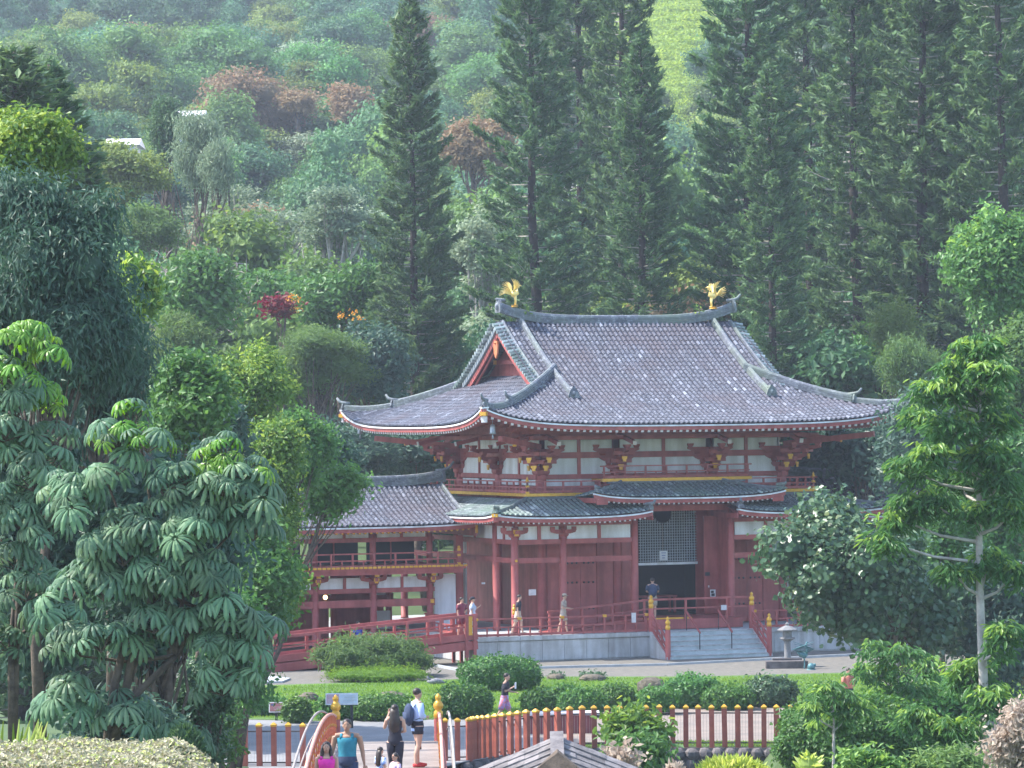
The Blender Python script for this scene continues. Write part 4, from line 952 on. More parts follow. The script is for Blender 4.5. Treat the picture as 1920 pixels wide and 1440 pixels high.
# ================================================================== GROUND SURFACES
def pg(pts,z): return [tuple(gnd(x,y,z)[:2]) for x,y in pts]
sheet('gravel_court',pg([(330,1300),(330,1225),(1000,1205),(1960,1190),(1960,1262),(1580,1267),(1300,1274),(1000,1274),(800,1281),(480,1291)],0.02),.024,GRAVEL)
sheet('lawn',pg([(300,1345),(330,1288),(480,1286),(800,1276),(1000,1269),(1300,1269),(1580,1262),(1960,1256),(1960,1318),(1480,1322),(1200,1330),(900,1348),(600,1352)],0.03),.045,mat('lawn_turf',(.10,.19,.035),(.07,.13,.03),.7,.95,bump=.5,bs=14))
sheet('plaza_path',pg([(200,1470),(300,1343),(600,1351),(900,1347),(1000,1345),(1000,1408),(930,1418),(870,1428),(840,1436),(500,1452)],0.02),.028,PATHM)
sheet('tan_path',pg([(1000.5,1344),(1200,1329),(1480,1321),(1960,1317),(1960,1392),(1480,1390),(1270,1389),(1100,1392),(1000.5,1402)],0.02),.027,TANP)
# white gutter kerb in front of the platform
g=G(); p=[gnd(x,y,.06) for x,y in ((940,1256),(1010,1252),(1250,1246),(1460,1235),(1640,1226))]
gk=thing('gutter_kerb','thin pale kerb edging the gravel in front of the temple steps','kerb',(0,0,0))
for a,b in zip(p[:-1],p[1:]): g=G(); g.beam(a+(b-a)*.003,b,.14,.12); part('kerb_stone',g,CONC,gk)
gk=thing('gutter_kerb','thin pale kerb slanting beside the long bush left of the platform','kerb',(0,0,0)); 
a,b=gnd(790,1243,.06),gnd(858,1256,.06); g=G(); g.beam(a,b,.14,.12); part('kerb_stone',g,CONC,gk)
pd=thing('concrete_pad','pale concrete pad on the gravel at the foot of the ramp','paving',(0,0,0)); pts=[gnd(x,y,.1) for x,y in ((440,1280),(530,1277),(545,1271),(490,1265),(440,1267))]
g=G(); g.add([q for q in pts]+[q-[0,0,.12] for q in pts],[list(range(5))]+[[i,i+5,(i+1)%5+5,(i+1)%5] for i in range(5)]); part('pad',g,CONC,pd)
# grass blades on the lawn
def in_poly(P,poly):
    x,y=P[:,0],P[:,1]; ins=np.zeros(len(P),bool); n=len(poly)
    for i in range(n):
        x1,y1=poly[i];x2,y2=poly[(i+1)%n]
        c=((y1>y)!=(y2>y))&(x<(x2-x1)*(y-y1)/(y2-y1+1e-12)+x1); ins^=c
    return ins
lp=pg([(300,1342),(330,1291),(480,1289),(800,1279),(1000,1272),(1300,1272),(1580,1265),(1960,1259),(1960,1316),(1480,1320),(1200,1328),(900,1346),(600,1350)],0.03)
def blades(name,poly,z,n,h,m):
    P=np.array(poly); lo,hi=P.min(0),P.max(0); q=lo+(hi-lo)*RNG.random((n,2)); q=q[in_poly(q,poly)]; n=len(q)
    dn=.5+.5*np.sin(q[:,0]*.8+np.sin(q[:,1]*.5)*2)*np.sin(q[:,1]*.6); hh=h*(.5+RNG.random(n))
    a=RNG.random(n)*6.28; wv=np.c_[np.cos(a),np.sin(a),np.zeros(n)]*.018; base=np.c_[q,np.full(n,z)]; tipv=base+np.c_[RNG.normal(size=(n,2))*h*.5,hh]
    g=G(); v=np.stack([base-wv,base+wv,tipv],1).reshape(-1,3); g.add(v,np.arange(3*n).reshape(n,3),np.repeat(np.clip(.2+.5*dn+.3*RNG.random(n),0,1),3))
    tag(part(name,g,m,None,kind='stuff'),'short bright green grass growing on the lawn','grass')
blades('lawn_grass',lp,.045,90000,.07,LG['grass'])
o=blades('verge_grass',pg([(1000,1410),(1100,1396),(1270,1390),(1480,1391),(1700,1393),(1700,1402),(1480,1401),(1270,1399),(1100,1402)],0),.0,5000,.08,LG['grass'])
# ================================================================== FENCE, RETAINING WALL, POND
water,n_,l_,b_=newmat('pond_water'); b_.inputs['Base Color'].default_value=(.03,.045,.035,1); b_.inputs['Roughness'].default_value=.08
tn=noise(n_,l_,3,3); bp=n_.new('ShaderNodeBump'); bp.inputs['Strength'].default_value=.15; l_.new(tn.outputs[0],bp.inputs['Height']); l_.new(bp.outputs[0],b_.inputs['Normal'])
g=G(); g.bx(-60,60,62,117.5,-.85,-.8); part('pond_water',g,water,None,kind='structure')
rfx=[(835,1428),(858,1428),(880,1427)]
right_px=[(884,1426),(889,1425),(896,1424),(905,1422.5),(916,1421),(929,1419.5),(943,1417),(957,1415),(972,1413),(988,1411),(1006,1409),(1026,1407),(1047,1405),(1069,1403.5),(1092,1402.5),(1115,1402),(1139,1401.5),(1163,1401),(1188,1401)]
x=1213
while x<1580: right_px.append((x,1400.5)); x+=24.4
left_px=[(x,1438) for x in range(352,572,27)]
pm=G(); v=[]; 
pm.box((0,0,.6),(.155,.155,1.2)); cm=G(); 
v=[(sx*k,sy*k,zz) for zz,k in ((0,.078),(.03,.092),(.06,.092),(.13,.02)) for sx,sy in ((-1,-1),(1,-1),(1,1),(-1,1))]
cm.add(v,[[0,3,2,1],[12,13,14,15]]+[[i+a,(i+1)%4+a,(i+1)%4+4+a,i+4+a] for a in (0,4,8) for i in range(4)])
cme=cm.mesh('gold_cap',GOLD); pms=[]
for k in range(5):
    q=G(); q.box((0,0,.6),(.155,.155,1.2),tint=k/4); pms.append(q.mesh('post',RED2))
def fence(pts,label):
    P=[gnd(x,y,.0) for x,y in pts]; f=thing('post_fence',label,'fence',P[0],group='red post fences along the pond'); o0=P[0]
    for i,p in enumerate(P):
        d=(P[min(i+1,len(P)-1)]-P[max(i-1,0)]); o=ob('post',pms[random.randrange(5)],f,loc=p-o0+[0,0,-.02*random.random()]); o.rotation_euler=(random.gauss(0,.008),random.gauss(0,.008),math.atan2(d[1],d[0])+random.gauss(0,.05)); ob('gold_cap',cme,o,loc=(0,0,1.2))
    for h in (.12,1.05):
        g=G(); g.tube([p-o0+[0,.11 if 1 else 0,h] for p in P],.022,5); part('rail_rod',g,METAL,f)
    g=G(); 
    for a,b in zip(P[:-1],P[1:]):
        for k in np.linspace(.15,.85,4): q=a+(b-a)*k-o0+[0,.11,0]; g.tube([q+[0,0,.12],q+[0,0,1.05]],.004,3,cap=False)
    o=part('wire_mesh',g,WMETAL,f,kind='stuff'); return P
PL=fence(left_px,'row of red square posts with gold caps left of the bridge'); PM_=fence(rfx,'short row of three red posts with gold caps just right of the bridge')
PR=fence(right_px,'long curving row of red square posts with gold caps along the pond edge')
# stone retaining wall under the fences
rw=thing('retaining_wall','dark rough stone retaining wall under the fence at the pond edge','wall',(0,0,0)); rgw=np.random.default_rng(8)
line=[PL[0]+[-9,0,0]]+PL+[gnd(640,1440)]+[gnd(760,1440)]+PM_+PR+[gnd(1700,1402),gnd(1990,1410)]
cnt=0
for a,b in zip(line[:-1],line[1:]):
    d=b-a; L=np.linalg.norm(d)
    if L<.05: continue
    d/=L; nn=np.array([d[1],-d[0],0]); k=max(1,int(L/.42))
    for row in range(3):
        for i in range(k):
            if cnt>=290: break
            w_=L/k; c=a+d*(w_*(i+.5))+nn*.22; q=G(); zc=-.2-row*.36
            q.blob((0,0,0),(w_*.56,.2,.2),6,5,tint=rgw.random(),noise=.12,seed=cnt); o=part('stone',q,DSTONE,rw); o.location=tuple(c+[0,0,zc]); o.rotation_euler=(0,0,math.atan2(d[1],d[0])+rgw.normal()*.15); cnt+=1
g=G()
for a,b in zip(line[:-1],line[1:]): g.beam(a+[0,-.02,-.62],b+[0,-.02,-.62],.3,1.2)
part('wall_core',g,DSTONE,rw)
# ================================================================== BRIDGE
def dz(Y): return max(-.02,2.55*(1-((Y-82.)/31.)**2))
def bx_(Y,s): 
    t=(102-Y)/27.; c=-3.51+.64*t; return c+s*1.40
bd=thing('arched_bridge','red and gold arched bridge over the pond seen end-on with people on it','bridge',(bx_(82,0),82,0)); o0=np.array([bx_(82,0),82,0])
Ys=np.linspace(56,112.5,90); PLANK=mat('bridge_deck_board',(.28,.24,.215),(.2,.17,.155),3,.8,bump=.2,tint=.15)
for i,(a,b) in enumerate(zip(Ys[:-1],Ys[1:])):
    g=G(); P=[np.array([bx_(y,s*1.02),y,dz(y)])-o0 for y in (a,b-.01) for s in (-1,1)]; g.add([p for p in P]+[p-[0,0,.1] for p in P],[[0,1,3,2],[4,6,7,5],[0,4,5,1],[2,3,7,6],[0,2,6,4],[1,5,7,3]],RNG.random()); part('deck_board',g,PLANK,bd)
ORR=mat('orange_red_paint',(.62,.17,.07),(.5,.12,.06),3,.5); PINKR=mat('worn_pink_rail',(.72,.36,.28),(.55,.24,.18),6,.6)
GREYW=mat('weathered_grey_wood',(.36,.32,.30),(.22,.2,.19),5,.8,tint=.2)
for s in (-1,1):
    Yr=np.linspace(64,102,39)
    for dzz,rr,m_,nm in ((.72,.042,PINKR,'handrail'),(.45,.028,PINKR,'middle_rail'),(.15,.035,ORR,'bottom_rail')):
        g=G(); g.tube([np.array([bx_(y,s),y,dz(y)+dzz])-o0 for y in Yr],rr,7); part(nm,g,m_,bd,smooth=True)
    g=G(); g.tube([np.array([bx_(y,s*1.17),y,dz(y)+.66+(.1 if s>0 else .14)])-o0 for y in Yr],.03,6); part('outer_handrail',g,GREYW if s<0 else WMETAL,bd,smooth=True)
    g=G(); g.tube([np.array([bx_(y,s*1.17),y,dz(y)+.35])-o0 for y in Yr],.022,6); part('outer_rail',g,GREYW if s<0 else WMETAL,bd)
    q=G(); q.box((0,0,.36),(.08,.08,.72)); mp=q.mesh('rail_post',ORR); q=G(); q.box((0,0,0),(.1,.1,.07)); mg=q.mesh('gold_band',GOLD)
    for y in np.arange(65,102,1.5):
        o=ob('rail_post',mp,bd,loc=np.array([bx_(y,s),y,dz(y)])-o0); ob('gold_band',mg,o,loc=(0,0,.45)); ob('gold_band',mg,o,loc=(0,0,.15))
    q=G(); q.beam((0,-.75,.17),(0,.75,.43),.025,.03); q.beam((0,-.75,.43),(0,.75,.17),.026,.03); mx_=q.mesh('cross_brace',ORR)
    for y in np.arange(65.75,101,1.5): o=ob('cross_brace',mx_,bd,loc=np.array([bx_(y,s),y,dz(y)])-o0); o.rotation_euler=(math.atan((dz(y+.1)-dz(y-.1))/.2),0,0)
    for y in np.arange(65,101,1.0):
        g=None
    g=G(); c=np.array([bx_(102,s),102,dz(102)-.3])-o0; g.lathe([(.12,0),(.12,.95)],c,12); part('newel_post',g,RED,bd)
    g=G(); giboshi(g,c+[0,0,.95],1.15); part('gold_finial',g,GOLD,bd,smooth=True)
    g=G(); 
    for a,b in zip(Yr[:-1],Yr[1:]): g.beam(np.array([bx_(a,s*1.04),a,dz(a)-.1])-o0,np.array([bx_(b,s*1.04),b,dz(b)-.1])-o0,.12,.35)
    part('side_beam',g,RED,bd)
for y in (66,74,90,98):
    for s in (-.8,.8):
        g=G(); c=np.array([bx_(y,s),y,-1.3])-o0; g.tube([c,c+[0,0,dz(y)+1.2]],.16,8); part('pier',g,RED,bd)
# ================================================================== PHOENIX STATUES, LANTERN, SIGNS, ROCKS
def phoenix(name,label,loc,face):
    t=thing(name,label,'statue',loc,TH,group='gold phoenix statues on the roof ridge'); f=face
    g=G(); g.tube([(-.1*f,0,.52),(.02*f,0,.6),(.16*f,0,.66),(.2*f,0,.78),(.16*f,0,.9),(.22*f,0,.98),(.3*f,0,.97)],[.1,.15,.13,.09,.07,.075,.04],10)
    g.tube([(.3*f,0,.975),(.4*f,0,.95)],[.03,.008],6); g.tube([(.2*f,0,1.03),(.16*f,0,1.12),(.08*f,0,1.14)],[.03,.025,.008],5); g.blob((.26*f,0,.9),(.03,.02,.05),6,5)
    part('body',g,BGOLD,t,smooth=True)
    for sy in (-1,1):
        g=G(); 
        for k in range(7):
            a=1.95-.17*k if sy<0 else 2.5-.2*k; L=.62-.035*k; b=np.array([(.02-.02*k)*f,sy*.1,.68]); e=b+np.array([math.cos(a)*L*f,sy*(.22+.02*k),math.sin(a)*L]); m_=(b+e)/2+np.array([.05*f,sy*.05,.06]); g.tube([b,m_,e],[.05,.05,.012],5,flat=.35)
        part('wing',g,BGOLD,t)
    g=G()
    for k in range(7):
        a=2.2+.17*k; L=.7-.03*k; b=np.array([-.1*f,(k-3)*.02,.55]); e=b+np.array([math.cos(a)*L*f,(k-3)*.05,math.sin(a)*L*.8]); m_=(b+e)/2+np.array([0,0,.1]); g.tube([b,m_,e],[.045,.05,.015],5,flat=.4)
    part('tail',g,BGOLD,t)
    for sy in (-1,1):
        g=G(); g.tube([(.06*f,sy*.06,.55),(.1*f,sy*.06,.3),(.08*f,sy*.06,.1)],[.06,.03,.025],7); 
        for q in (-1,0,1): g.tube([(.08*f,sy*.06,.1),(.17*f,sy*.06+q*.04,.08)],[.02,.01],5)
        part('leg',g,BGOLD,t,smooth=True)
    g=G(); g.lathe([(.2,0),(.17,.03),(.1,.05),(.12,.08),(.08,.1)],n=12); part('pedestal',g,GOLD,t)
phoenix('phoenix_statue','gold phoenix statue with raised wings on the left end of the roof ridge',LW(.75,D_/2,rt(.75)+.46),1)
phoenix('phoenix_statue','gold phoenix statue facing left with wings fanned on the right end of the roof ridge',LW(W_-1.0,D_/2,rt(W_-1.)+.46),-1)
# small weed plants on ridge
for k,(u,z,lab) in enumerate(((1.35,.3,'small green weed sprouting beside the left phoenix on the roof ridge'),(W_-1.75,.62,'small leafy seedling growing on the ridge left of the right phoenix'))):
    t=thing('roof_weed',lab,'plant',LW(u,D_/2-.1,rt(u)+.25)); g=G(); P=RNG.normal(size=(26,3))*[.13,.1,.17]+[0,-.1,z*.5]; leaves(g,P,RNG.normal(size=(26,3))+[0,-.5,.5],.15,.5); part('foliage',g,LG['bright'],t); g=G(); g.tube([(0,0,0),(0,-.05,z)],.015,5); part('stem',g,BARK,t)
# stone lantern on plinth + bronze heron
lb=gnd(1480,1254,0); lb=np.array([lb[0],lb[1]+.9,0])
t=thing('stone_lantern','grey stone lantern on dark slabs right of the steps, top under the leaves','lantern',lb,s=.68)
g=G(); g.lathe([(.55,0),(.55,.25)],n=4); g.lathe([(.42,.25),(.42,.5),(.3,.52)],n=6); part('base',g,DSTONE,t)
g=G(); g.lathe([(.24,.5),(.2,.6),(.19,1.5),(.24,1.6)],n=14); part('shaft',g,LANT,t,smooth=True)
g=G(); g.lathe([(.24,1.6),(.45,1.72),(.45,1.8)],n=6); part('platform_stone',g,LANT,t); g=G(); g.lathe([(.28,1.8),(.28,2.2)],n=6); part('firebox',g,LANT,t)
g=G(); g.lathe([(.6,2.2),(.62,2.27),(.2,2.5),(.1,2.52),(.13,2.62),(.0,2.75)],n=6); part('cap',g,LANT,t)
t=thing('stone_slab','dark low stone slab under the lantern beside the bronze statue','slab',lb+[-.1,-.85,0]); g=G(); g.box((0,0,.16),(1.7,.6,.32)); part('slab_block',g,DSTONE,t); g=G(); g.box((.05,.5,.2),(1.2,.35,.4)); part('slab_block',g,DSTONE,t)
hp=gnd(1507,1255,0); t=thing('heron_statue','verdigris bronze crane statue with spread wings standing beside the stone lantern','statue',hp)
g=G(); g.tube([(-.25,0,.75),(-.1,0,.62),(.06,0,.55),(.14,0,.62)],[.05,.13,.12,.06],8); g.tube([(.12,0,.6),(.16,0,.8),(.08,0,.95),(.14,0,1.1),(.24,0,1.08)],[.05,.03,.028,.035,.008],7); part('body',g,BRONZE,t,smooth=True)
for s in (-1,1):
    g=G(); 
    for k in range(5): g.tube([(0,s*.06,.6),(-.2*(-s)-.06*k*s*-1,s*.1,.9-.02*k),((.42-.05*k)*(1 if s<0 else -1),s*.15,1.12-.1*k)],[.05,.06,.02],5,flat=.4)
    part('wing',g,BRONZE,t)
    g=G(); g.tube([(.02,s*.04,.5),(.04,s*.05,.25),(.02,s*.05,0)],[.035,.02,.025],6); part('leg',g,BRONZE,t)
t=thing('bronze_turtle','small round bronze figure at the right foot of the crane statue','statue',gnd(1521,1257,0)); g=G(); g.blob((0,0,.14),(.16,.12,.16),10,7); g.blob((.14,0,.22),(.06,.05,.07),7,5); g.box((0,0,.02),(.36,.28,.05)); part('figure',g,BRONZE,t,smooth=True)
def signboard(name,label,px,py,w,h,zb,prints,posts=2,tilt=.35,Y=None):
    s_=1; p=gnd(px,py,zb); t=thing(name,label,'sign',(p[0],p[1],0)); 
    g=G(); g.box((0,0,0),(w,.04,h)); o=part('panel',g,WHITE,t); o.location=(0,0,zb+h*.5); o.rotation_euler=(-tilt,0,0)
    for (x,z,a,b,m_) in prints: 
        g=G(); g.box((x,-.024,z),(a,.006,b)); part('print',g,m_,o)
    for q in ((-.3,.3) if posts==2 else (0,)):
        g=G(); g.box((q*w,.05,zb*.5+.04),(.09,.06,zb+.06)); part('post',g,METAL,t)
PK=mat('pink_print',(.55,.36,.40),(.45,.28,.33),4,.7); SKB=mat('blue_print_pale',(.5,.62,.72),(.62,.66,.66),4,.7); GRN=mat('green_print',(.35,.45,.38),(.5,.52,.5),6,.7); MAR=mat('maroon_print',(.30,.14,.15),(.25,.1,.12),5,.6); NAV=mat('navy_print',(.08,.1,.25),None,5,.6)
tl=[(-.14,.1-.05*i,.32,.012,PK) for i in range(1)]
signboard('map_sign','wide white information board with pink and blue panels on two dark posts','sign' and 641,1322,1.08,.40,.80,[(-.30,0,.42,.32,PK),(.22,.0,.56,.30,SKB)]+[(-.30,.11-.045*i,.34-.05*(i%3),.012,WEND) for i in range(6)]+[(.22+.05*(i%2),.1-.05*i,.45-.08*(i%3),.02,GRN if i%2 else WEND) for i in range(5)])
signboard('small_sign','small maroon sign with white frame standing at the edge of the lawn',518,1336,.50,.36,.30,[(0,0,.44,.30,MAR),(-.13,.08,.1,.08,NAV)]+[(.03,.02-.05*i,.3-.04*i,.014,WEND) for i in range(3)],posts=1)
signboard('white_name_board','small white board fixed to the rail right of the steps',1.5,0,1,1,1,[]) if 0 else None
for (cx,cy,wp,hp_,lab) in ((732,1316,62,19,'long flat dark rock on the lawn behind the clipped hedge'),(578,1316,40,18,'dark rounded rock on the lawn left of the information board'),(1222,1300,56,30,'brown slanting rock behind the middle hedges'),(1042,1276,34,13,'small dark rock with plants on the gravel edge'),(1110,1278,50,14,'low dark rocks with plants at the lawn edge, in front of the steps'),(1300,1322,50,20,'dark low rock between the hedges right of the brown rock'),(1450,1322,66,26,'dark rock under the bush near the right end of the lawn')):
    p=gnd(cx,cy,0); s=p[1]/F; t=thing('garden_rock',lab,'rock',p); rg=np.random.default_rng(cx)
    g=G(); g.blob((0,0,hp_*s*.4),(wp*s*.5,wp*s*.35,hp_*s*.62),12,8,tint=.5,noise=.09,seed=cx); g.blob((wp*s*.15,-wp*s*.1,hp_*s*.3),(wp*s*.3,wp*s*.25,hp_*s*.5),9,7,tint=.7,noise=.12,seed=cx+1)
    part('stone',g,ROCK,t)
# pigeon/duck on lawn
t=thing('bird','dark grey bird resting on the gravel edge of the lawn','bird',gnd(815,1284,0.04)); GREYB=mat('grey_feathers',(.13,.13,.16),(.3,.3,.32),12,.7)
g=G(); g.tube([(-.3,0,.13),(-.12,0,.12),(.08,0,.15),(.2,0,.13),(.42,0,.07)],[.03,.1,.12,.09,.02],9); g.tube([(-.14,0,.15),(-.25,0,.26),(-.27,0,.34)],[.06,.035,.045],8); g.tube([(-.28,0,.34),(-.36,0,.33)],[.02,.006],5)
part('body',g,GREYB,t,smooth=True)
for s in (-1,1): g=G(); g.tube([(.02,s*.04,.07),(.02,s*.04,-.02)],.012,5); part('leg',g,DARK,t)
# shingled hut roof in the foreground
hp=at(1045,1391,60.); t=thing('shingled_hut','small open hut with a weathered wooden shingle roof in the foreground','hut',(hp[0],hp[1],hp[2]-3.)); 
rg=np.random.default_rng(3)
yz=lambda y:-.34*(1.0-y)
for s in (-1,1):
    for k in range(15):
        for r_ in range(8):
            x0=s*(.03+r_*.25); x1=s*(.03+r_*.25+.27); y0=1.0-.2*(k+1); a=rg.normal()*.008; zz=3.+.03*(k%2)*0+rg.random()*.012
            P=[(x0,y0-.04,zz-abs(x0)*.40+yz(y0)+.028),(x1,y0-.04,zz-abs(x1)*.40+yz(y0)+.028),(x1,y0+.2,zz-abs(x1)*.40+yz(y0+.2)+.01),(x0,y0+.2,zz-abs(x0)*.40+yz(y0+.2)+.01)]
            P=[np.array(q)+[0,a,0] for q in P]; g=G(); g.add([q-[0,0,.03] for q in P]+P,BOXF,rg.random()); part('shingle',g,SHING,t)
for s in (-1,1):
    g=G(); g.beam((0,1.02,2.94),(s*2.05,1.02,2.94-2.05*.40),.05,.1); part('barge_board',g,BARK,t)
    for y in (-1.2,.8): g=G(); g.box((s*1.5,y,.9),(.12,.12,2.4)); part('post',g,BARK,t)
g=G(); g.beam((0,1.02,3.07),(0,-1.9,3.07+yz(-1.9)),.22,.04); part('ridge_board',g,SHING,t)
g=G(); g.add([(0,-.35,2.86),(-.42,-.5,2.56),(.42,-.5,2.56),(0,.35,2.86)],[[0,1,3],[0,3,2],[1,0,2]]); part('ridge_vent',g,BARK,t)
# white board on balustrade etc
plate('rail_notice','small white notice fixed to the platform balustrade left of the steps','notice',2.3,-4.72,1.75,.2,.42,WEND)
plate('rail_notice','pale folded notice behind the right stair handrail','notice',7.0,-3.7,2.0,.26,.22,WEND)
t=thing('red_bin','dark red box with a pale lid behind the fence right of the hedge','box',(gnd(1055,1375,0)[0],gnd(1055,1375,0)[1],0)); g=G(); g.bx(-1.1,1.1,-.4,.4,0,.62); part('box_body',g,mat('maroon_paint',(.2,.045,.06),None,3,.6),t); g=G(); g.bx(-1.2,1.2,-.48,.48,.625,.70); part('lid',g,WEND,t)
# ================================================================== HEDGES AND SHRUBS BY THE LAWN
HG='clipped shrubs along the lawn'
for a in ((937,1299,152,62,'largest rounded clipped hedge in front of the platform, behind the walking man'),(868,1350,108,60,'wide clipped hedge just left of the walking man'),
 (1010,1341,62,42,'small clipped hedge just right of the walking man'),(1092,1347,80,50,'rounded clipped hedge in the middle of the hedge row behind the posts'),(1152,1336,78,48,'dark clipped hedge left of the brown rock'),
 (1233,1342,66,48,'flat-topped clipped hedge in front of the brown rock'),(1368,1334,92,42,'loose light green clipped hedge right of the brown rock'),(1060,1322,50,34,'small pale hedge behind the middle of the row'),
 (556,1358,52,44,'small round bush under the small maroon sign'),(716,1354,110,46,'clipped hedge right of the information board'),(1545,1330,70,44,'yellow-green clipped bush near the right end of the lawn')):
    box_hedge('clipped_hedge',*a,group=HG,n=int(a[2]*34),size=.13,lumps=.05)
box_hedge('dark_shrub',1448,1328,92,52,'very dark glossy shrub with pale leaves in front of the gravel, right of the steps',kind='glossy',n=2600,size=.16,lumps=.12,cat='shrub')
box_hedge('dark_shrub',1300,1330,100,58,'leafy dark shrub between the hedges with a pale-tipped plant',kind='mid',n=2600,size=.15,lumps=.15,cat='shrub')
box_hedge('low_shrub',480,1345,110,34,'low dark green planting at the left edge of the lawn',kind='mid',n=2000,size=.16,lumps=.15,cat='shrub')
box_hedge('ground_plants',640,1352,90,44,'mixed dark green plants under the information board',kind='mid',n=2200,size=.16,lumps=.15,cat='shrub')
box_hedge('rock_plant',1042,1276,30,12,'tuft of dark leaves growing on the small rock on the gravel edge',kind='glossy',n=300,size=.13,cat='plant',lumps=.1)
box_hedge('rock_plant',1112,1277,44,14,'tufts of dark leaves on the low rocks left of the steps',kind='glossy',n=450,size=.13,cat='plant',lumps=.1)
box_hedge('long_bush',698,1272,196,68,'long soft feathery bush growing in front of the ramp',kind='feather',n=9000,size=.26,aspect=.22,sq=2.2,lumps=.2,cat='bush',z=0.04,depth=1.6)
box_hedge('grass_skirt',705,1280,190,22,'thick bright grass around the foot of the long bush',kind='grass',n=2500,size=.22,aspect=.15,sq=2.,lumps=.1,cat='grass clump',z=0.04,depth=1.2)
# ================================================================== COOK PINES
def pine_meshes(seed,Hh=34.,dens=1.,rbase=2.6,gap=0.,bare=.0,top=.12,dead=.25):
    rg=np.random.default_rng(seed); g=G(); gb=G(); z=Hh*bare+1.5
    gt=G(); zz=np.linspace(0,Hh,9); wob=np.cumsum(rg.normal(size=(9,2))*.06,0); gt.tube(np.c_[wob,zz],np.linspace(.42,.04,9),8)
    while z<Hh-.3:
        f=z/Hh; R=rbase*1.12*(1-f)**.5*(.75+.25*min(1,(f+.15)/.4)); R=max(R,.4)*(.8+.4*rg.random())
        k=int(rg.integers(5,8)); a0=rg.random()*6.28; ww_=np.array([np.interp(z,zz,wob[:,0]),np.interp(z,zz,wob[:,1])])
        for i in range(k):
            if rg.random()<gap: continue
            a=a0+i*6.283/k+rg.normal()*.15; L=R*(.75+.4*rg.random()); d=np.array([math.cos(a),math.sin(a),0]); zs=z+rg.normal()*.1
            up=.12+.35*f; P0=np.array([ww_[0],ww_[1],zs]); p=lambda t:P0+d*L*t+np.array([0,0,L*(-.18*t+(up+.12)*t*t)])
            bt=rg.random()<dead*(1-f)
            (gb if True else g).tube([p(0),p(.5),p(1.)],[.045,.03,.012],3,cap=False,tint=.9 if bt else .3)
            n=int((66 if f<.85 else 36)*dens*L/2.0*(.3 if bt else 1))+6
            t=.25+.78*rg.random(n)**.7; Pn=np.array([p(q) for q in t]); side=np.array([-d[1],d[0],0]); sp_=(rg.random((n,1))-.5)*2*.34*(1.15-t[:,None]*.5)
            Pn=Pn+side*sp_+np.array([0,0,1])*(rg.random((n,1))*.34-.08)
            dr=d*.7+side*np.sign(sp_)*.5+np.array([0,0,.55]); Nn=rg.normal(size=(n,3))+[0,-.2,.3]
            tb=np.clip(.1+.5*rg.random(n)+.35*(t>.85),0,1)
            leaves(g,Pn,Nn,.52,.27,rg,tb,simple=True,dirn=dr,bend=.1)
        z+=(.46+.22*rg.random())*(1 if f<.8 else .7)
    return g.mesh('foliage',LG['pine']),gb.mesh('branches',PBARK),gt.mesh('trunk',DBARK,True)
PVAR={'dense':pine_meshes(1,dens=1.2,rbase=3.1),'dense2':pine_meshes(2,dens=1.15,rbase=3.0,dead=.35),'sparse':pine_meshes(3,dens=1.05,rbase=3.4,gap=.2,bare=.08),'sparse2':pine_meshes(4,dens=1.1,rbase=3.5,gap=.14,bare=.05,dead=.4)}
def pine(px,ytop,Y,var,wsc,label,lean=0.,rot=0.):
    p=at(px,600,Y); gz=float(terr(p[0],Y)); ztop=at(px,ytop,Y)[2]; Hn=ztop-gz; t=thing('cook_pine',label,'pine',(p[0],Y,gz-.2),rot,group='tall pines behind the temple')
    t.scale=(wsc,wsc,Hn/34.); t.rotation_euler=(0,lean,rot)
    f,b,tr=PVAR[var]; ob('foliage',f,t); ob('branches',b,t); ob('trunk',tr,t); return t
pine(775,-18,195,'dense',.92,'tall dense pine left of the temple roof, its top just at the picture edge',rot=.4)
pine(1000,-190,205,'sparse',1.05,'sparse old pine with visible trunk behind the left end of the roof ridge',rot=1.)
pine(1092,-260,235,'sparse2',1.2,'hazy sparse pine behind and between the middle two roof-ridge pines',rot=2.2)
pine(1170,-300,215,'sparse',.95,'tall sparse pine standing directly behind the pointed middle pine',rot=3.1)
pine(1200,62,190,'dense2',.92,'pointed dense pine rising behind the centre of the roof',rot=.2)
pine(1408,-330,205,'dense',1.25,'broad tall pine just right of the right phoenix',rot=4.)
pine(1450,118,186,'dense2',.85,'shorter pointed pine with pale bare branches right of the phoenix',rot=5.)
pine(1525,-240,225,'sparse2',1.2,'hazy pine in the gap right of the pointed short pine',rot=.9)
pine(1858,-200,226,'dense',1.3,'hazy dense pine left of the rightmost dark trunk',rot=4.6)
pine(1602,-210,196,'sparse',1.05,'sparse pine with thin dark trunk above the right roof slope',rot=1.7)
pine(1728,-260,192,'dense',1.25,'broad dark pine with thick leaning trunk right of the roof',rot=2.7,lean=-.012)
pine(1655,-150,222,'dense2',1.1,'dense pine behind and left of the thick leaning pine',rot=3.7)
pine(1812,-220,215,'sparse2',1.25,'hazy pine between the thick leaning pine and the rightmost one',rot=.6)
pine(1895,-280,188,'sparse',1.15,'rightmost pine with dark bare trunk at the picture edge',rot=5.5,lean=-.015)
pine(38,80,120,'dense',1.25,'small dark pine above the yellow-green tree at the left edge',rot=1.3)
pine(92,108,124,'dense2',1.15,'second small dark pine just right of the one at the left edge',rot=2.3)
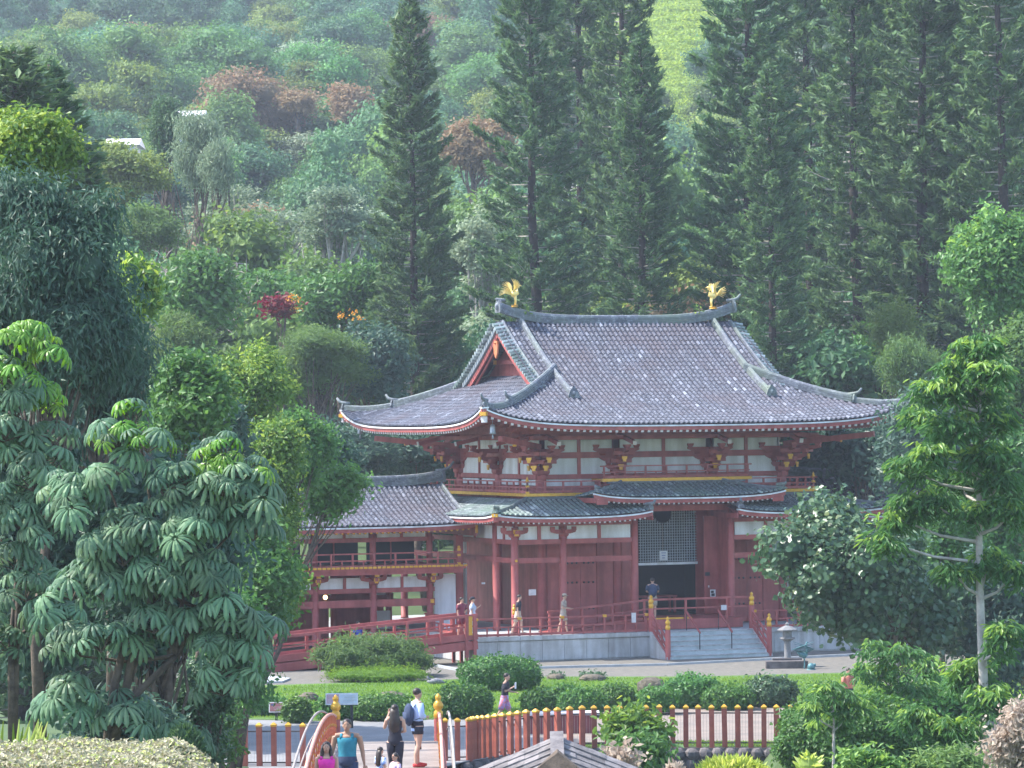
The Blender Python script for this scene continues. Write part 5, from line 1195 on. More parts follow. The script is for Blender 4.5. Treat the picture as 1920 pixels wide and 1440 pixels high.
# ================================================================== NAMED TREES, LEFT TO RIGHT
LT=leafy_tree
LT('drooping_tree',95,560,175,250,66,'mango','large dark tree with long drooping leaves at the left edge',n=30000,size=.165,aspect=.28,nl=34,lobe=.32,droop=.8,base=70,simple=True)
LT('drooping_tree',175,720,115,150,72,'mango','lower dark drooping part-tree behind the young umbrella trees',n=15000,size=.165,aspect=.28,nl=20,lobe=.36,droop=.8,base=200)
LT('sunlit_tree',50,285,98,90,74,'bright','sunlit yellow-green tree top above the dark drooping tree at the left edge',n=14000,size=.13,nl=12,lobe=.42,young=.4,base=60)
LT('small_leaved_tree',470,795,88,155,112,'bright','bright yellow-green small-leaved tree between the umbrella tree and the temple',n=17000,size=.15,nl=18,lobe=.36,young=.5,base=425,tr=.12)
LT('small_leaved_tree',515,940,98,155,106,'bright','yellow-green leafy tree overlapping the gallery roof corner',n=17000,size=.15,nl=18,lobe=.36,young=.25,base=425,tr=.12)
LT('dark_small_leaved_tree',490,1085,85,120,104,'mid','dark green leafy tree in front of the left end of the gallery',n=8000,size=.2,nl=14,lobe=.4,base=425,tr=.12)
LT('dark_thicket',385,1375,62,90,88,'mid','low dark thicket at the left end of the post fence','thicket',n=7000,size=.15,nl=14,lobe=.4)
LT('dark_thicket',432,1225,76,150,102,'mid','dark green thicket at the left end of the lawn down to the path','thicket',n=9000,size=.19,nl=16,lobe=.4)
LT('dark_thicket',505,1120,66,72,108,'bright','lit leafy bush right at the left end of the access ramp','bush',n=4000,size=.19,nl=10,lobe=.42,base=440)
LT('grey_green_tree',350,760,100,90,95,'mid','grey-green bushy tree with pale blossoms right of the umbrella tree top',n=9000,size=.2,nl=14,lobe=.4,base=350)
LT('grey_green_tree',405,850,70,110,100,'mango','dark dense tree between the umbrella tree and the yellow-green one',n=7000,size=.2,nl=12,lobe=.42,base=410)
LT('climber_tree',248,560,30,95,90,'bright','narrow bright climber-covered tree right of the dark drooping tree',n=4200,size=.2,nl=10,lobe=.5,young=.5,base=250)
LT('overhanging_tree',625,925,75,52,120,'mid','thin tree whose dark leaves hang over the gallery roof',n=4200,size=.2,nl=9,lobe=.38,base=425,trunk=None,fill=.6,core=False,tr=.09)
LT('small_leaved_tree',560,850,62,95,118,'mid','mid-green tree filling between the yellow-green tree and the gallery roof',n=9000,size=.17,nl=14,lobe=.4,base=425,tr=.1)
LT('overhanging_tree',605,850,70,60,132,'mango','dark leafy tree in front of the left corner of the main roof',n=7000,size=.22,nl=12,lobe=.42,base=430,tr=.1)
LT('feathery_tree',598,680,118,72,185,'feather','soft feathery green tree left of the main roof corner',n=17000,size=.24,aspect=.25,nl=30,lobe=.27,flat=.8)
LT('feathery_tree',350,640,60,55,165,'feather','olive feathery tree behind the bright climber tree',n=8000,size=.24,aspect=.3,nl=18,lobe=.3)
LT('bare_crowned_tree',345,560,68,58,190,'twig','bare grey twiggy tree behind the climber tree',n=2600,size=.9,aspect=.05,nl=10,lobe=.4,core=False,bark=PBARK)
LT('orange_flower_tree',640,560,95,65,200,'mid','dark leafy tree with orange flowers left of the first tall pine',n=7000,size=.34,nl=12,lobe=.42)
LT('palm_leaf_tree',500,560,85,50,205,'mid','leafy tree with red flower sprays at its foot below the pale branched trees',n=6000,size=.36,nl=10,lobe=.42)
LT('red_leaf_plant',522,576,18,9,194,'redleaf','red-leaved plant among the trees left of the orange flowers',n=500,size=.35,nl=4,lobe=.5,cat='plant')
fl=G(); 
for (x,y) in ((548,562),(556,580),(640,592),(672,597),(664,586),(545,556)):
    p=at(x,y,193.5); 
    t=thing('orange_blossom','orange blossom cluster among dark leaves at the '+({548:'upper left spot by the red plant',556:'spot just below the red plant',640:'left of the pair near the first pine',672:'right of the pair near the first pine',664:'top of the pair near the first pine',545:'highest spot by the red plant'}[x]),'flower',p,group='orange blossoms')
    g=G(); P=RNG.normal(size=(24,3))*[.16,.16,.08]; leaves(g,P,RNG.normal(size=(24,3))+[0,-.6,.3],.13,.5); part('petals',g,leafmat('petal_orange',(.7,.3,.03),(.85,.45,.05),None,.5,.3,var=0) if 'petal_orange' not in bpy.data.materials else bpy.data.materials['petal_orange'],t)
LT('understory_tree',690,700,70,90,188,'mango','dark understory tree left of the first tall pine trunk',n=6000,size=.3,nl=12,lobe=.42)
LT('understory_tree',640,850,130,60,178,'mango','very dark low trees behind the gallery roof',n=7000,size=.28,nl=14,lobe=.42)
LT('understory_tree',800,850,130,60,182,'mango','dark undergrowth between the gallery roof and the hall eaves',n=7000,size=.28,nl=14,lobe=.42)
LT('flat_crowned_tree',480,430,150,100,235,'pale','pale spreading tree with white branches above the orange flowers',n=7000,size=.3,nl=22,lobe=.3,flat=.3,bark=PBARK,core=False,bare=1.,fill=.2,tr=.42)
LT('flat_crowned_tree',625,430,110,90,228,'pale','pale grey-green tree with a fan of white branches left of the first pine',n=5500,size=.3,nl=18,lobe=.3,flat=.3,bark=PBARK,core=False,bare=1.,fill=.2,tr=.4)
LT('flat_crowned_tree',905,470,75,110,232,'pale','pale thin tree between the first two tall pines',n=5000,size=.3,nl=16,lobe=.34,flat=.4,bark=PBARK,core=False,bare=1.,tr=.3)
LT('olive_tree',215,330,105,60,215,'hilly','olive domed tree behind the sunlit left tree',n=15000,size=.26,nl=26,lobe=.28,flat=.7)
LT('olive_tree',245,440,95,75,205,'feather','lower olive green tree right of the dark drooping tree',n=14000,size=.26,aspect=.35,nl=26,lobe=.28,flat=.7)
LT('rust_tree',890,282,85,48,300,'rust','rust-orange flowering tree seen between the tall pines',n=9000,size=.4,nl=14,lobe=.4)
LT('rust_tree',655,195,48,38,380,'rust','orange-topped round tree on the middle of the hillside',n=5000,size=.45,nl=10,lobe=.4)
LT('rust_tree',560,190,42,18,385,'rust','orange-topped crown left of the rounder orange tree on the hillside',n=3000,size=.45,nl=8,lobe=.4)
LT('rust_tree',800,62,60,34,480,'rust','brownish-orange tree beside the top of the first pine',n=5000,size=.5,nl=10,lobe=.4)
LT('slim_conifer',311,245,17,85,230,'pine','narrow dark cypress-like conifer on the left hillside',cat='conifer',n=6000,size=.32,aspect=.3,nl=22,lobe=.5,depth=14)
LT('pale_conifer',372,285,46,92,226,'pale','soft pale conifer right of the narrow dark one',cat='conifer',n=9000,size=.34,aspect=.2,nl=16,lobe=.42,droop=-1.)
LT('small_conifer',412,320,30,60,224,'pale','smaller pale conifer at the right foot of the soft one',cat='conifer',n=3500,size=.32,aspect=.2,nl=10,lobe=.45,droop=-1.)
for i,(px,py,rx,ry,Y,lab) in enumerate(((630,62,95,30,520,'umbrella-shaped tree with white branching trunk high on the hillside'),(520,70,85,26,540,'umbrella-shaped tree left of the white-trunked one high on the hillside'),(690,30,60,26,560,'umbrella-shaped tree above the first pine on the high hillside'))):
    LT('umbrella_tree',px,py,rx,ry,Y,'hill',lab,n=9000,size=.6,nl=22,lobe=.3,flat=.25,bark=PBARK,core=False,base=px,bare=1.,tr=.5)
def house(name,label,px,py,Y,wd,dzz,m):
    p=at(px,py,Y); t=thing(name,label,'house',(p[0],Y,p[2]-dzz)); g=G(); g.bx(-wd/2,wd/2,0,5,0,2.9); part('wall',g,WHITE,t); g=G(); g.add([(-wd/2-.4,-.4,2.9),(wd/2+.4,-.4,2.9),(wd/2+.4,5.4,2.9),(-wd/2-.4,5.4,2.9),(-wd/2-.3,2.5,3.6),(wd/2+.3,2.5,3.6)],[[0,1,5,4],[2,3,4,5],[1,2,5],[3,0,4],[3,2,1,0]]); part('roof',g,m,t)
    g=G(); g.bx(-.6,.6,-.03,.02,1.1,2.1); part('window',g,DARK,t)
house('hill_house','pale roofed house half hidden on the left hillside beside the narrow conifer',338,203,300,3.2,3.6,WEND)
house('hill_house','pale walled house among trees left of the narrow conifer',226,216,300,2.2,5.3,WEND)
house('hill_house','small pale roof glimpsed between the second and third pines',1066,328,262,1.6,4.0,WEND)
# right side
LT('round_leaved_tree',1592,1062,196,155,121,'glossy','large glossy round-leaved tree in front of the right end of the temple',n=17000,size=.19,aspect=.85,nl=22,lobe=.36,base=1770,young=.08,simple=False,fill=.5)
LT('round_leaved_tree',1700,1130,100,120,124,'glossy','darker lower part-tree right of the round-leaved tree above the stone lantern',n=5500,size=.22,aspect=.85,nl=14,lobe=.4,base=1785,simple=False)
LT('layered_tree',1820,720,85,90,82,'mid','top of the slender tree with layered drooping yellow-green leaves at the right',n=4200,size=.26,aspect=.32,nl=16,lobe=.36,base=1842,young=.35,droop=.7,tr=.16,simple=False,bark=PBARK,fill=.6,core=False) if 0 else None
def layered(name,px,base_px,ybot,Y,clumps,label,kind='slender',size=.27,r0=.13):
    """slender trunk with drooping clumps of long leaves at given pixels"""
    rg=np.random.default_rng(px); b=at(base_px,ybot,Y); gz=float(terr(b[0],Y)); t=thing(name,label,'tree',(b[0],Y,gz)); off=np.array([b[0],Y,gz]); g=G(); gt=G(); topc=at(px,clumps[0][1],Y)-off
    tr=lambda q:np.array([(at(base_px,ybot,Y)-off)[0]*(1-q)+topc[0]*q,0,0])+np.array([0,0,topc[2]*q])
    gt.tube([tr(q)+[0.03*math.sin(q*9),0,0] for q in np.linspace(0,1,9)],np.linspace(r0,r0*.25,9),8)
    for (x,y,rx,ry) in clumps:
        dy=rg.normal()*.6; c=at(x,y,Y+dy)-off; R=np.array([rx,rx*.8,ry])*Y/F
        k=int(rx*ry*.3)+24; nh=max(4,int(k/16))
        hub=c+sph(nh,rg,.5)*R*(.35+.65*rg.random((nh,1)))
        for h in hub:
            m_=12+int(rg.integers(0,8)); a=rg.random(m_)*6.283; d=np.c_[np.cos(a),np.sin(a),-.15-.7*rg.random(m_)+.3*(rg.random(m_)<.3)]; Pn=h+d*size*(.3+.9*rg.random((m_,1))); leaves(g,Pn,np.c_[d[:,0]*.4,d[:,1]*.4,np.ones(m_)]+rg.normal(size=(m_,3))*.35,size*.85,.3,rg,np.clip((.75 if h[2]>c[2]+R[2]*.35 and rg.random()<.6 else .15)+.3*rg.random(m_),0,1),simple=False,dirn=d*2.5,bend=.3)
        q=min(.98,max(.15,(c[2]-.5)/max(topc[2],.1))); s0=tr(q); gt.tube([s0,(s0+c)/2+[0,0,-.1],c],[r0*.35,r0*.25,.02],5,cap=False)
    part('crown',g,LG[kind],t); part('trunk',gt,PBARK,t,smooth=True); return t
layered('slender_tree',1832,1845,1440,82,[(1835,650,55,26),(1800,690,50,28),(1860,700,45,35),(1760,730,55,30),(1830,740,50,34),(1725,780,42,26),(1790,800,60,34),(1870,790,40,36),(1740,850,50,30),(1840,860,60,36),(1700,880,46,26),(1790,900,60,34),(1880,900,40,34),(1740,940,60,32),(1690,975,50,26),(1840,960,50,34),(1900,960,36,34),(1850,1060,56,36),(1790,1075,34,26),(1900,1080,30,34),(1660,1015,44,22),(1880,1200,40,44),(1820,1270,50,44),(1860,1320,44,40),(1790,1370,60,36),(1720,1345,44,26)],'slender tree with thin pale trunk and layered drooping leaves at the right')
layered('young_tree',1680,1690,1340,100,[(1640,1215,38,22),(1690,1225,46,28),(1730,1255,44,30),(1650,1265,46,28),(1700,1290,52,28),(1620,1250,26,16),(1745,1290,34,22),(1660,1310,44,20)],'young bushy tree with layered leaves in front of the platform right of the lantern',r0=.09,size=.25)
layered('young_tree',1560,1565,1400,84,[(1560,1300,48,24),(1520,1325,30,16),(1590,1330,44,26),(1560,1360,44,26)],'small drooping-leaved tree in front of the round green hedge',r0=.07,size=.24)
LT('large_leafy_tree',1880,520,95,130,150,'mid','sunlit leafy tree at the right edge below the rightmost pine',n=13000,size=.26,nl=18,lobe=.4,young=.2)
LT('large_leafy_tree',1915,700,70,110,140,'feather','grey-green leafy tree at the right edge behind the slender tree',n=9000,size=.24,nl=14,lobe=.42)
LT('bamboo_clump',1710,690,50,55,180,'feather','pale feathery bamboo clump beside the right end of the roof',cat='bamboo',n=9000,size=.34,aspect=.14,nl=24,lobe=.26,droop=-.8)
LT('bamboo_clump',1680,620,45,45,186,'hilly','dull green bamboo clump above the pale one at the right',cat='bamboo',n=6000,size=.34,aspect=.14,nl=20,lobe=.27)
LT('fan_leaved_tree',1570,700,50,30,184,'hillb','blue-green fan-leaved tree above the right roof slope',n=2500,size=.5,nl=8,lobe=.42)
LT('fan_leaved_tree',1620,850,75,60,172,'mango','dark fan-leaved tree under the right roof corner',n=4500,size=.42,nl=12,lobe=.42)
LT('fan_leaved_tree',1530,850,50,55,176,'mango','dark fan-leaved tree right of the hall upper wall',n=3500,size=.42,nl=10,lobe=.42)
LT('dark_backdrop_tree',1765,1010,75,75,129,'mid','green tree between the round-leaved tree and the slender trunk',n=7000,size=.2,nl=14,lobe=.4)
LT('dark_backdrop_tree',1740,860,110,120,160,'mango','dark tree mass behind the slender tree at the right',n=9000,size=.28,nl=16,lobe=.42)
LT('dark_backdrop_tree',1860,960,110,170,135,'mid','tall green mass of foliage behind the slender trunk at the right edge',n=14000,size=.24,nl=20,lobe=.4)
LT('dark_backdrop_tree',1850,1190,120,150,126,'mango','dark shaded foliage behind the slender trunk, low at the right',n=11000,size=.24,nl=18,lobe=.4)
LT('dark_backdrop_tree',1770,1330,120,70,112,'mid','low dark bushes behind the round green hedge at the right',n=7000,size=.22,nl=14,lobe=.42)
rgp=np.random.default_rng(21)
for i,(x0,x1,y,Y,nn) in enumerate(((-40,430,560,175,3),(760,1400,690,200,6),(1420,1700,690,192,3),(1700,1980,640,190,3))):
    for k in range(nn):
        x=x0+(x1-x0)*(k+.5)/nn; LT('undergrowth_tree',x,y+rgp.normal()*15,(x1-x0)/nn*.62,80,Y+rgp.normal()*3,['hillb','hillb','mid'][k%3],'dark undergrowth tree in the shade, '+('left edge behind the drooping tree' if i==0 else 'behind the %s part of the main roof'%['far left','left','left middle','right middle','right','far right'][k] if i==1 else 'above the right roof slope' if i==2 else 'under the rightmost pines')+(['',', leftmost there',', middle one there',', rightmost there'][(k+1) if i!=1 else 0]),n=5000,size=.34,nl=11,lobe=.42,group='undergrowth behind the temple')
# foreground shrubs
box_hedge('round_hedge',1612,1470,290,150,'large bright green rounded hedge at the lower right',n=16000,size=.12,z=1.7,lumps=.06,depth=1.4)
LT('foreground_shrub',1195,1375,50,48,92,'bright','yellow-green leafy shrub growing in front of the post fence',cat='shrub',n=2600,size=.2,aspect=.5,nl=12,lobe=.42,young=.2,simple=False,base=1195,core=False,fill=.5)
LT('foreground_shrub',1200,1425,56,40,90,'mid','dark leafy lower bush with pink flowers below the yellow-green shrub',cat='shrub',n=1900,size=.2,nl=10,lobe=.45,base=1200)
LT('pink_leaf_shrub',1160,1425,26,20,88,'cream','small shrub with pinkish leaves beside the shingled hut',cat='shrub',n=260,size=.22,nl=5,lobe=.5,core=False,simple=False)
LT('cream_shrub',1912,1385,58,75,60,'cream','cream and pink leaved shrub at the lower right corner',cat='shrub',n=3200,size=.1,aspect=.4,nl=12,lobe=.42,simple=False,base=1920)
def spikes(name,label,px,py,rx,ry,Y,n,L,m,wd=.03,cat='plant'):
    rg=np.random.default_rng(px); c=at(px,py,Y); gz=float(terr(c[0],Y)); t=thing(name,label,cat,(c[0],Y,c[2]-ry*Y/F)); R=np.array([rx,rx*.8,ry*1.5])*Y/F; g=G()
    d=sph(n,rg,.9); d[:,2]=np.abs(d[:,2]); P=d*R*(.6+.4*rg.random((n,1))); leaves(g,P,rg.normal(size=(n,3))+[0,-.3,.3],L,wd/L,rg,dirn=d*2+[0,0,.8],simple=False,bend=.35); g.blob((0,0,R[2]*.2),R*.8,12,8,tint=.2,noise=.06,seed=px)
    part('foliage',g,m,t); g=G(); g.tube([(0,0,-max(.3,c[2]-ry*Y/F-gz)-.1),(0,0,.1)],.06,6); part('stem',g,BARK,t); return t
spikes('spiky_bush','lime green and cream spiky bush at the bottom right of the hut',1372,1440,82,34,62,3200,.2,LG['lime'],.028,'bush')
spikes('croton_plant','tall yellow-leaved plant right of the lime spiky bush',1516,1428,26,26,61,70,.26,LG['lime'],.07)
spikes('pink_plant','small pink-leaved plant left of the lime spiky bush',1265,1438,22,18,63,90,.16,LG['cream'],.05)
LT('low_plants',1630,1440,60,24,66,'mid','leafy plants along the bottom edge under the round hedge',cat='plant',n=1800,size=.14,nl=8,lobe=.45,trunk=False,young=.4)
LT('low_plants',1780,1440,80,30,66,'feather','soft pale plants along the bottom right edge',cat='plant',n=2400,size=.14,aspect=.3,nl=8,lobe=.45,trunk=False,young=.4)
# bottom left hedge top
hc=at(150,1462,36.); t=thing('pale_topped_hedge','clipped foreground hedge with pale dry-looking leaves at the bottom left','hedge',hc+[0,1.0,-1.]); rg=np.random.default_rng(5); n=9000
q=(rg.random((n,2))-.5)*[2.3,2.6]; top=1.14+.05*np.sin(q[:,0]*6)*np.sin(q[:,1]*5)-np.clip(q[:,0]-.6,0,1)**2*.9+rg.random(n)*.06
g=G(); PLm=leafmat('leaf_pale_hedge',(.20,.20,.11),(.42,.38,.26),(.45,.55,.12),.5,.2,.5,var=0)
leaves(g,np.c_[q,top],rg.normal(size=(n,3))*.6+[0,-.3,1],.055,.5,rg,simple=True); g.bx(-1.12,.75,-1.25,1.25,-.2,1.08); g.bx(.751,1.08,-1.2,1.2,-.2,.96); part('foliage',g,PLm,t)
g=G()
for x in (-1.,-.3,.4,1.): g.tube([(x,0,-3),(x,0,.4)],.03,6)
part('stem',g,BARK,t)
def strap(name,label,px,py,Y,n,h):
    c=at(px,py,Y); t=thing(name,label,'plant',c-[0,0,.3]); g=G(); rg=np.random.default_rng(px)
    for i in range(n):
        a=rg.random()*6.28; x=rg.normal()*.14; l=h*(.6+.6*rg.random()); dx,dy=math.cos(a)*.25*l,math.sin(a)*.25*l
        pts=[(x,0,0),(x+dx*.3,dy*.3,l*.5+.3*0),(x+dx,dy,l)]; P=np.array(pts)+[0,0,.0]; g.tube(P,[.022,.026,.004],4,flat=.25,tint=rg.random(),cap=False)
    part('leaves',g,LG['lime'],t)
strap('strap_leaf_plant','clump of upright lime strap leaves left of the bottom-left hedge top',28,1412,39,22,.55); strap('strap_leaf_plant','clump of lime strap leaves with one long blade above the hedge',92,1412,39.3,16,.5)
# ================================================================== UMBRELLA (SCHEFFLERA) TREES: each compound leaf is a part
def scheff_leaf(mt,seed,young=False):
    rg=np.random.default_rng(seed); g=G(); n=12 if not young else 11
    for i in range(n):
        a=i*6.283/n+rg.normal()*.07; d=np.array([math.cos(a),math.sin(a),0]); s=np.array([-d[1],d[0],0]); L=(.36+.05*rg.random())*(1 if not young else .9); w_=.04
        T=[0,.25,.55,.85,1.]; Wd=[.25,.75,1.,.85,.12]; V=[]
        for t,ww in zip(T,Wd):
            r=.06+L*(t*(.9-.26*t)); z=-L*(.06*t+.52*t*t)+.02
            c=d*r+np.array([0,0,z]); V+=[c-s*w_*ww+[0,0,-.012*ww],c+[0,0,.012*ww],c+s*w_*ww+[0,0,-.012*ww]]
        fs=[]
        for k in range(4):
            b=k*3; fs+=[[b,b+1,b+4,b+3],[b+1,b+2,b+5,b+4]]
        tn=np.clip(.35+.3*rg.random(),0,1); g.add(V,np.array(fs),np.array([tn*.7 if j%3!=1 else tn+.3 for j in range(15)]))
    g.tube([(0,0,0),(0,0,-.05)],.02,5)
    return g.mesh('leaf',mt)
SL_=[scheff_leaf(LG['scheff'],i) for i in range(4)]; SLY=[scheff_leaf(LG['scheffy'],i+9,True) for i in range(3)]
def scheff(label,base_px,base_py,Y,clumps,trunks,quota,youngtop):
    b=at(base_px,base_py,Y); gz=float(terr(b[0],Y)); rg=np.random.default_rng(base_px); t=thing('umbrella_plant_tree',label,'tree',(b[0],Y,gz-.1),group='large-leaved umbrella trees'); off=np.array([b[0],Y,gz-.1])
    rest=G(); pos=[]; PET=[]
    for (x,y,rx,ry,k,yg) in clumps:
        c=at(x,y,Y)-off; R=np.array([rx,rx*.75,ry])*Y/F
        for _ in range(max(1,round(k/6.))):
            d=sph(1,rg,.4)[0]; d[1]=-abs(d[1]) if rg.random()<.8 else d[1]; tip=c+d*R*(.5+.55*rg.random()); a0=rg.random()*6.28; m_=int(rg.integers(6,10))
            for q in range(m_):
                a=a0+q*6.283/m_+rg.normal()*.25; el=rg.random(); rr=(.22+.26*el)*(.6 if yg>1 else 1); dd_=np.array([math.cos(a),math.sin(a),0])
                p=tip+dd_*rr+np.array([0,0,.22-.42*el]); pos.append((p,dd_*(.45+.5*el),yg and (yg>1 or (d[2]>.1 and rg.random()<yg)))); PET.append((tip-[0,0,.25],p))
            PET.append((c,tip-[0,0,.2]))
    pos.sort(key=lambda q:q[0][1])
    for i,(p,d,yg) in enumerate(pos):
        s=(.62+.5*rg.random())*(.8 if yg else 1); me=(SLY if yg else SL_)[rg.integers(0,3)]
        M=Matrix.Translation(Vector(p))@Matrix.Rotation(d[0]*.75,4,'Y')@Matrix.Rotation(-d[1]*.75+rg.normal()*.15,4,'X')@Matrix.Rotation(rg.random()*6.28,4,'Z')@Matrix.Diagonal((s,s,s,1))
        if i<quota: ob('leaf',me,t,M=M)
        else:
            n=len(me.vertices); v=np.empty(n*3); me.vertices.foreach_get('co',v); v=v.reshape(-1,3); Mn=np.array(M); tt=np.empty(n); me.attributes['tint'].data.foreach_get('value',tt)
            v=v@Mn[:3,:3].T+Mn[:3,3]; fs=np.array([list(q.vertices) for q in me.polygons if len(q.vertices)==4]); rest.add(v,fs,tt)
    if rest.n: part('leaf_mass',rest,LG['scheff'],t,kind='stuff')
    gt=G()
    for (x0,y0,x1,y1,r) in trunks:
        a=at(x0,y0,Y+.3)-off; e=at(x1,y1,Y+.1)-off; gt.tube([a+[0,0,-.6],(a+e)/2+[0,0,.05],e],[r,r*.85,r*.6],8)
    for (x,y,rx,ry,k,yg) in clumps[::2]:
        c=at(x,y,Y+.2)-off; tr_=trunks[rg.integers(0,len(trunks))]; a=at(tr_[2],tr_[3],Y+.2)-off; gt.tube([a,(a+c)/2+[0,.1,-.1],c],[.04,.03,.015],5,cap=False)
    for a,b in PET: gt.tube([a,(a+b)/2+[0,0,.03],b],[.014,.01,.007],4,cap=False)
    part('trunk',gt,BARK,t,smooth=True); return t
scheff('large umbrella tree with whorls of long drooping leaflets in the left foreground',190,1400,58,
 [(255,775,22,26,7,2.),(240,830,80,40,20,.5),(370,845,60,40,18,2.),(430,900,70,45,18,.35),(200,900,70,50,18,.1),(300,920,90,55,24,.1),(390,990,100,60,28,0),(210,1000,90,55,24,0),(470,960,50,45,12,0),(290,1080,90,55,26,0),(400,1090,80,55,22,0),(180,1110,70,60,18,0),(430,1150,60,50,16,0),(250,1180,80,50,20,0),(350,1190,80,45,18,0),(410,1240,60,45,12,0),(150,1230,50,50,12,0),(120,1320,60,50,12,0),(230,1330,60,45,10,0),(300,1390,60,40,10,0)],
 [(165,1400,330,1230,.075),(190,1400,240,1180,.08),(200,1400,290,1100,.07)],290,1)
scheff('second umbrella tree with bright young top leaves at the left edge',20,1340,62,
 [(70,640,70,30,22,2.),(40,700,80,35,22,.9),(100,740,60,30,14,2.),(50,800,80,50,22,.4),(60,880,80,50,20,.1),(10,960,60,60,16,0),(70,990,70,50,16,0),(20,1080,60,60,16,0),(80,1140,50,50,12,0),(15,1220,50,60,12,0)],
 [(22,1350,20,1200,.07),(25,1340,40,1000,.06)],290,1)
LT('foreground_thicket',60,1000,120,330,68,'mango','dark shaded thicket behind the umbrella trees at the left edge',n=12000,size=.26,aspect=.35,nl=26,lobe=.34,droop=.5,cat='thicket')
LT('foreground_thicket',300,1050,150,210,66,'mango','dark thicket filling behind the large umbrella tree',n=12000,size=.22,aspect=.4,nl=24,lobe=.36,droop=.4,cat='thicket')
LT('foreground_thicket',380,1330,70,110,70,'glossy','glossy dark bush with tiny leaves below the large umbrella tree',n=8000,size=.09,aspect=.5,nl=16,lobe=.4,cat='bush')
LT('foreground_thicket',230,1370,120,70,64,'mango','dark bushes behind the bottom-left hedge',n=5000,size=.16,nl=12,lobe=.42,cat='bush',trunk=False)
spikes('needle_bush','blue-green fine-needled bush at the foot of the large umbrella tree',345,1390,44,60,57,3000,.16,LG['pine'],.016,'bush')
# ================================================================== HILLSIDE FOREST
def unit_tree(kind,seed,n=11000,size=.3,flat=.9,core=True,nl=22,lobe=.3,R=(5,5,4.2),bark=BARK,aspect=.6):
    rg=np.random.default_rng(seed); g=G(); L=crown(g,(0,0,7.),R,nl,lobe,n,size,aspect,rg,True,0,core,flat,.3,.1); gt=G(); limbs(gt,(0,0,-2),(0,0,6.5),.22,L,R,rg,8,.9)
    return g.mesh('crown',LG[kind]),gt.mesh('trunk',bark,True)
UV={'hill':[unit_tree('hill',1),unit_tree('hill',2,R=(4,4,4)),unit_tree('hill',9,R=(6,6,3.8))],'hillb':[unit_tree('hillb',3),unit_tree('hillb',4,R=(5.5,5.5,3.8)),unit_tree('hillb',10,R=(4,4,4.4))],
    'hilly':[unit_tree('hilly',5,flat=.6),unit_tree('hilly',6,R=(4,4,3.5))],'pale':[unit_tree('pale',7,core=False,flat=.45,bark=PBARK)],'rust':[unit_tree('rust',8)]}
NM={'hill':('forest_tree','mid-green forest tree'),'hillb':('forest_tree','blue-green forest tree'),'hilly':('forest_tree','olive-yellow forest tree'),'pale':('forest_tree','pale silvery open tree'),'rust':('forest_tree','rust-brown forest tree')}
rgf=np.random.default_rng(33); cand=[]
LMK=[(60,'above the sunlit left tree'),(210,'near the small pale house'),(311,'around the narrow conifer'),(420,'right of the pale conifers'),(540,'above the pale spreading tree'),(660,'above the orange flowers'),(775,'behind the first tall pine'),(890,'by the rust-orange tree'),(1000,'behind the sparse old pine'),(1100,'behind the hazy sparse pine'),(1195,'behind the pointed middle pine'),(1320,'under the grassy slope'),(1430,'behind the broad tall pine'),(1540,'beyond the short pine'),(1602,'behind the thin-trunked pine'),(1728,'behind the thick leaning pine'),(1812,'beyond the hazy right pine'),(1910,'behind the rightmost pine')]
REG=lambda sx,sy:('high on' if sy<100 else 'midway up' if sy<230 else 'low on' if sy<360 else 'at foot of')+' the hill '+min(LMK,key=lambda q:abs(q[0]-sx))[1]
OLD=lambda sx,sy:('high on' if sy<130 else 'midway up' if sy<330 else 'low on')+' the misty hillside '+('at the far left' if sx<330 else 'left of the first tall pine' if sx<720 else 'between the tall pines' if sx<1330 else 'behind the right-hand pines')
Y=208.
while Y<760:
    hw=Y*960/F*1.12+4; st=7.2+ (Y-200)*.008; x=-hw+rgf.random()*st
    while x<hw:
        X=x+rgf.normal()*1.2; YY=Y+rgf.normal()*1.5; z=float(terr(X,YY)); d=np.array([X,YY,z+7])-CC; zz=d@CF; sx=960+F*(d@CR)/zz; sy=720-F*(d@CU)/zz
        if sy>-120 and not (1060<sx<1350 and sy<205-max(0,1200-sx)*.5 and YY>380 and not(rgf.random()<.03)) and not (1480<sx<1560 and sy<160 and YY>400): cand.append((X,YY,z,sx,sy))
        x+=st*(.85+.3*rgf.random())
    Y+=st*.95*(1+ (Y-200)*.0012)
cand.sort(key=lambda q:q[1])
print('forest',len(cand))
mass={}
for i,(X,YY,z,sx,sy) in enumerate(cand):
    r=rgf.random(); nz=math.sin(X*.06+YY*.03)+math.sin(YY*.05-X*.04)
    k='hill' if r<.42 else 'hillb' if r<.74 else 'hilly' if r<.93 else 'pale' if r<.988 else 'rust'
    if nz>.9 and r<.5: k='hilly'
    if sx<350 and sy<130 and r<.8: k='hillb'
    v=UV[k][rgf.integers(0,len(UV[k]))]; s=(.72+.62*rgf.random())*(1+(YY-200)*.0006)
    if i<292:
        nm,lb_=NM[k]; t=thing(nm,('small ' if s<.85 else 'broad ' if s>1.08 else '')+lb_+' '+REG(sx,sy),'tree',(X,YY,z-.6),rgf.random()*6.28,group='%s on the hillside'%{'hill':'mid-green forest trees','hillb':'blue-green forest trees','hilly':'olive forest trees','pale':'pale open-crowned trees','rust':'rust-crowned trees'}[k]); t.scale=(s,s,s*(.85+.35*rgf.random())); ob('crown',v[0],t); ob('trunk',v[1],t)
    else: mass.setdefault(v[0].name,(v[0],[]))[1].append((X,YY,z-.6,rgf.random()*6.28,s))
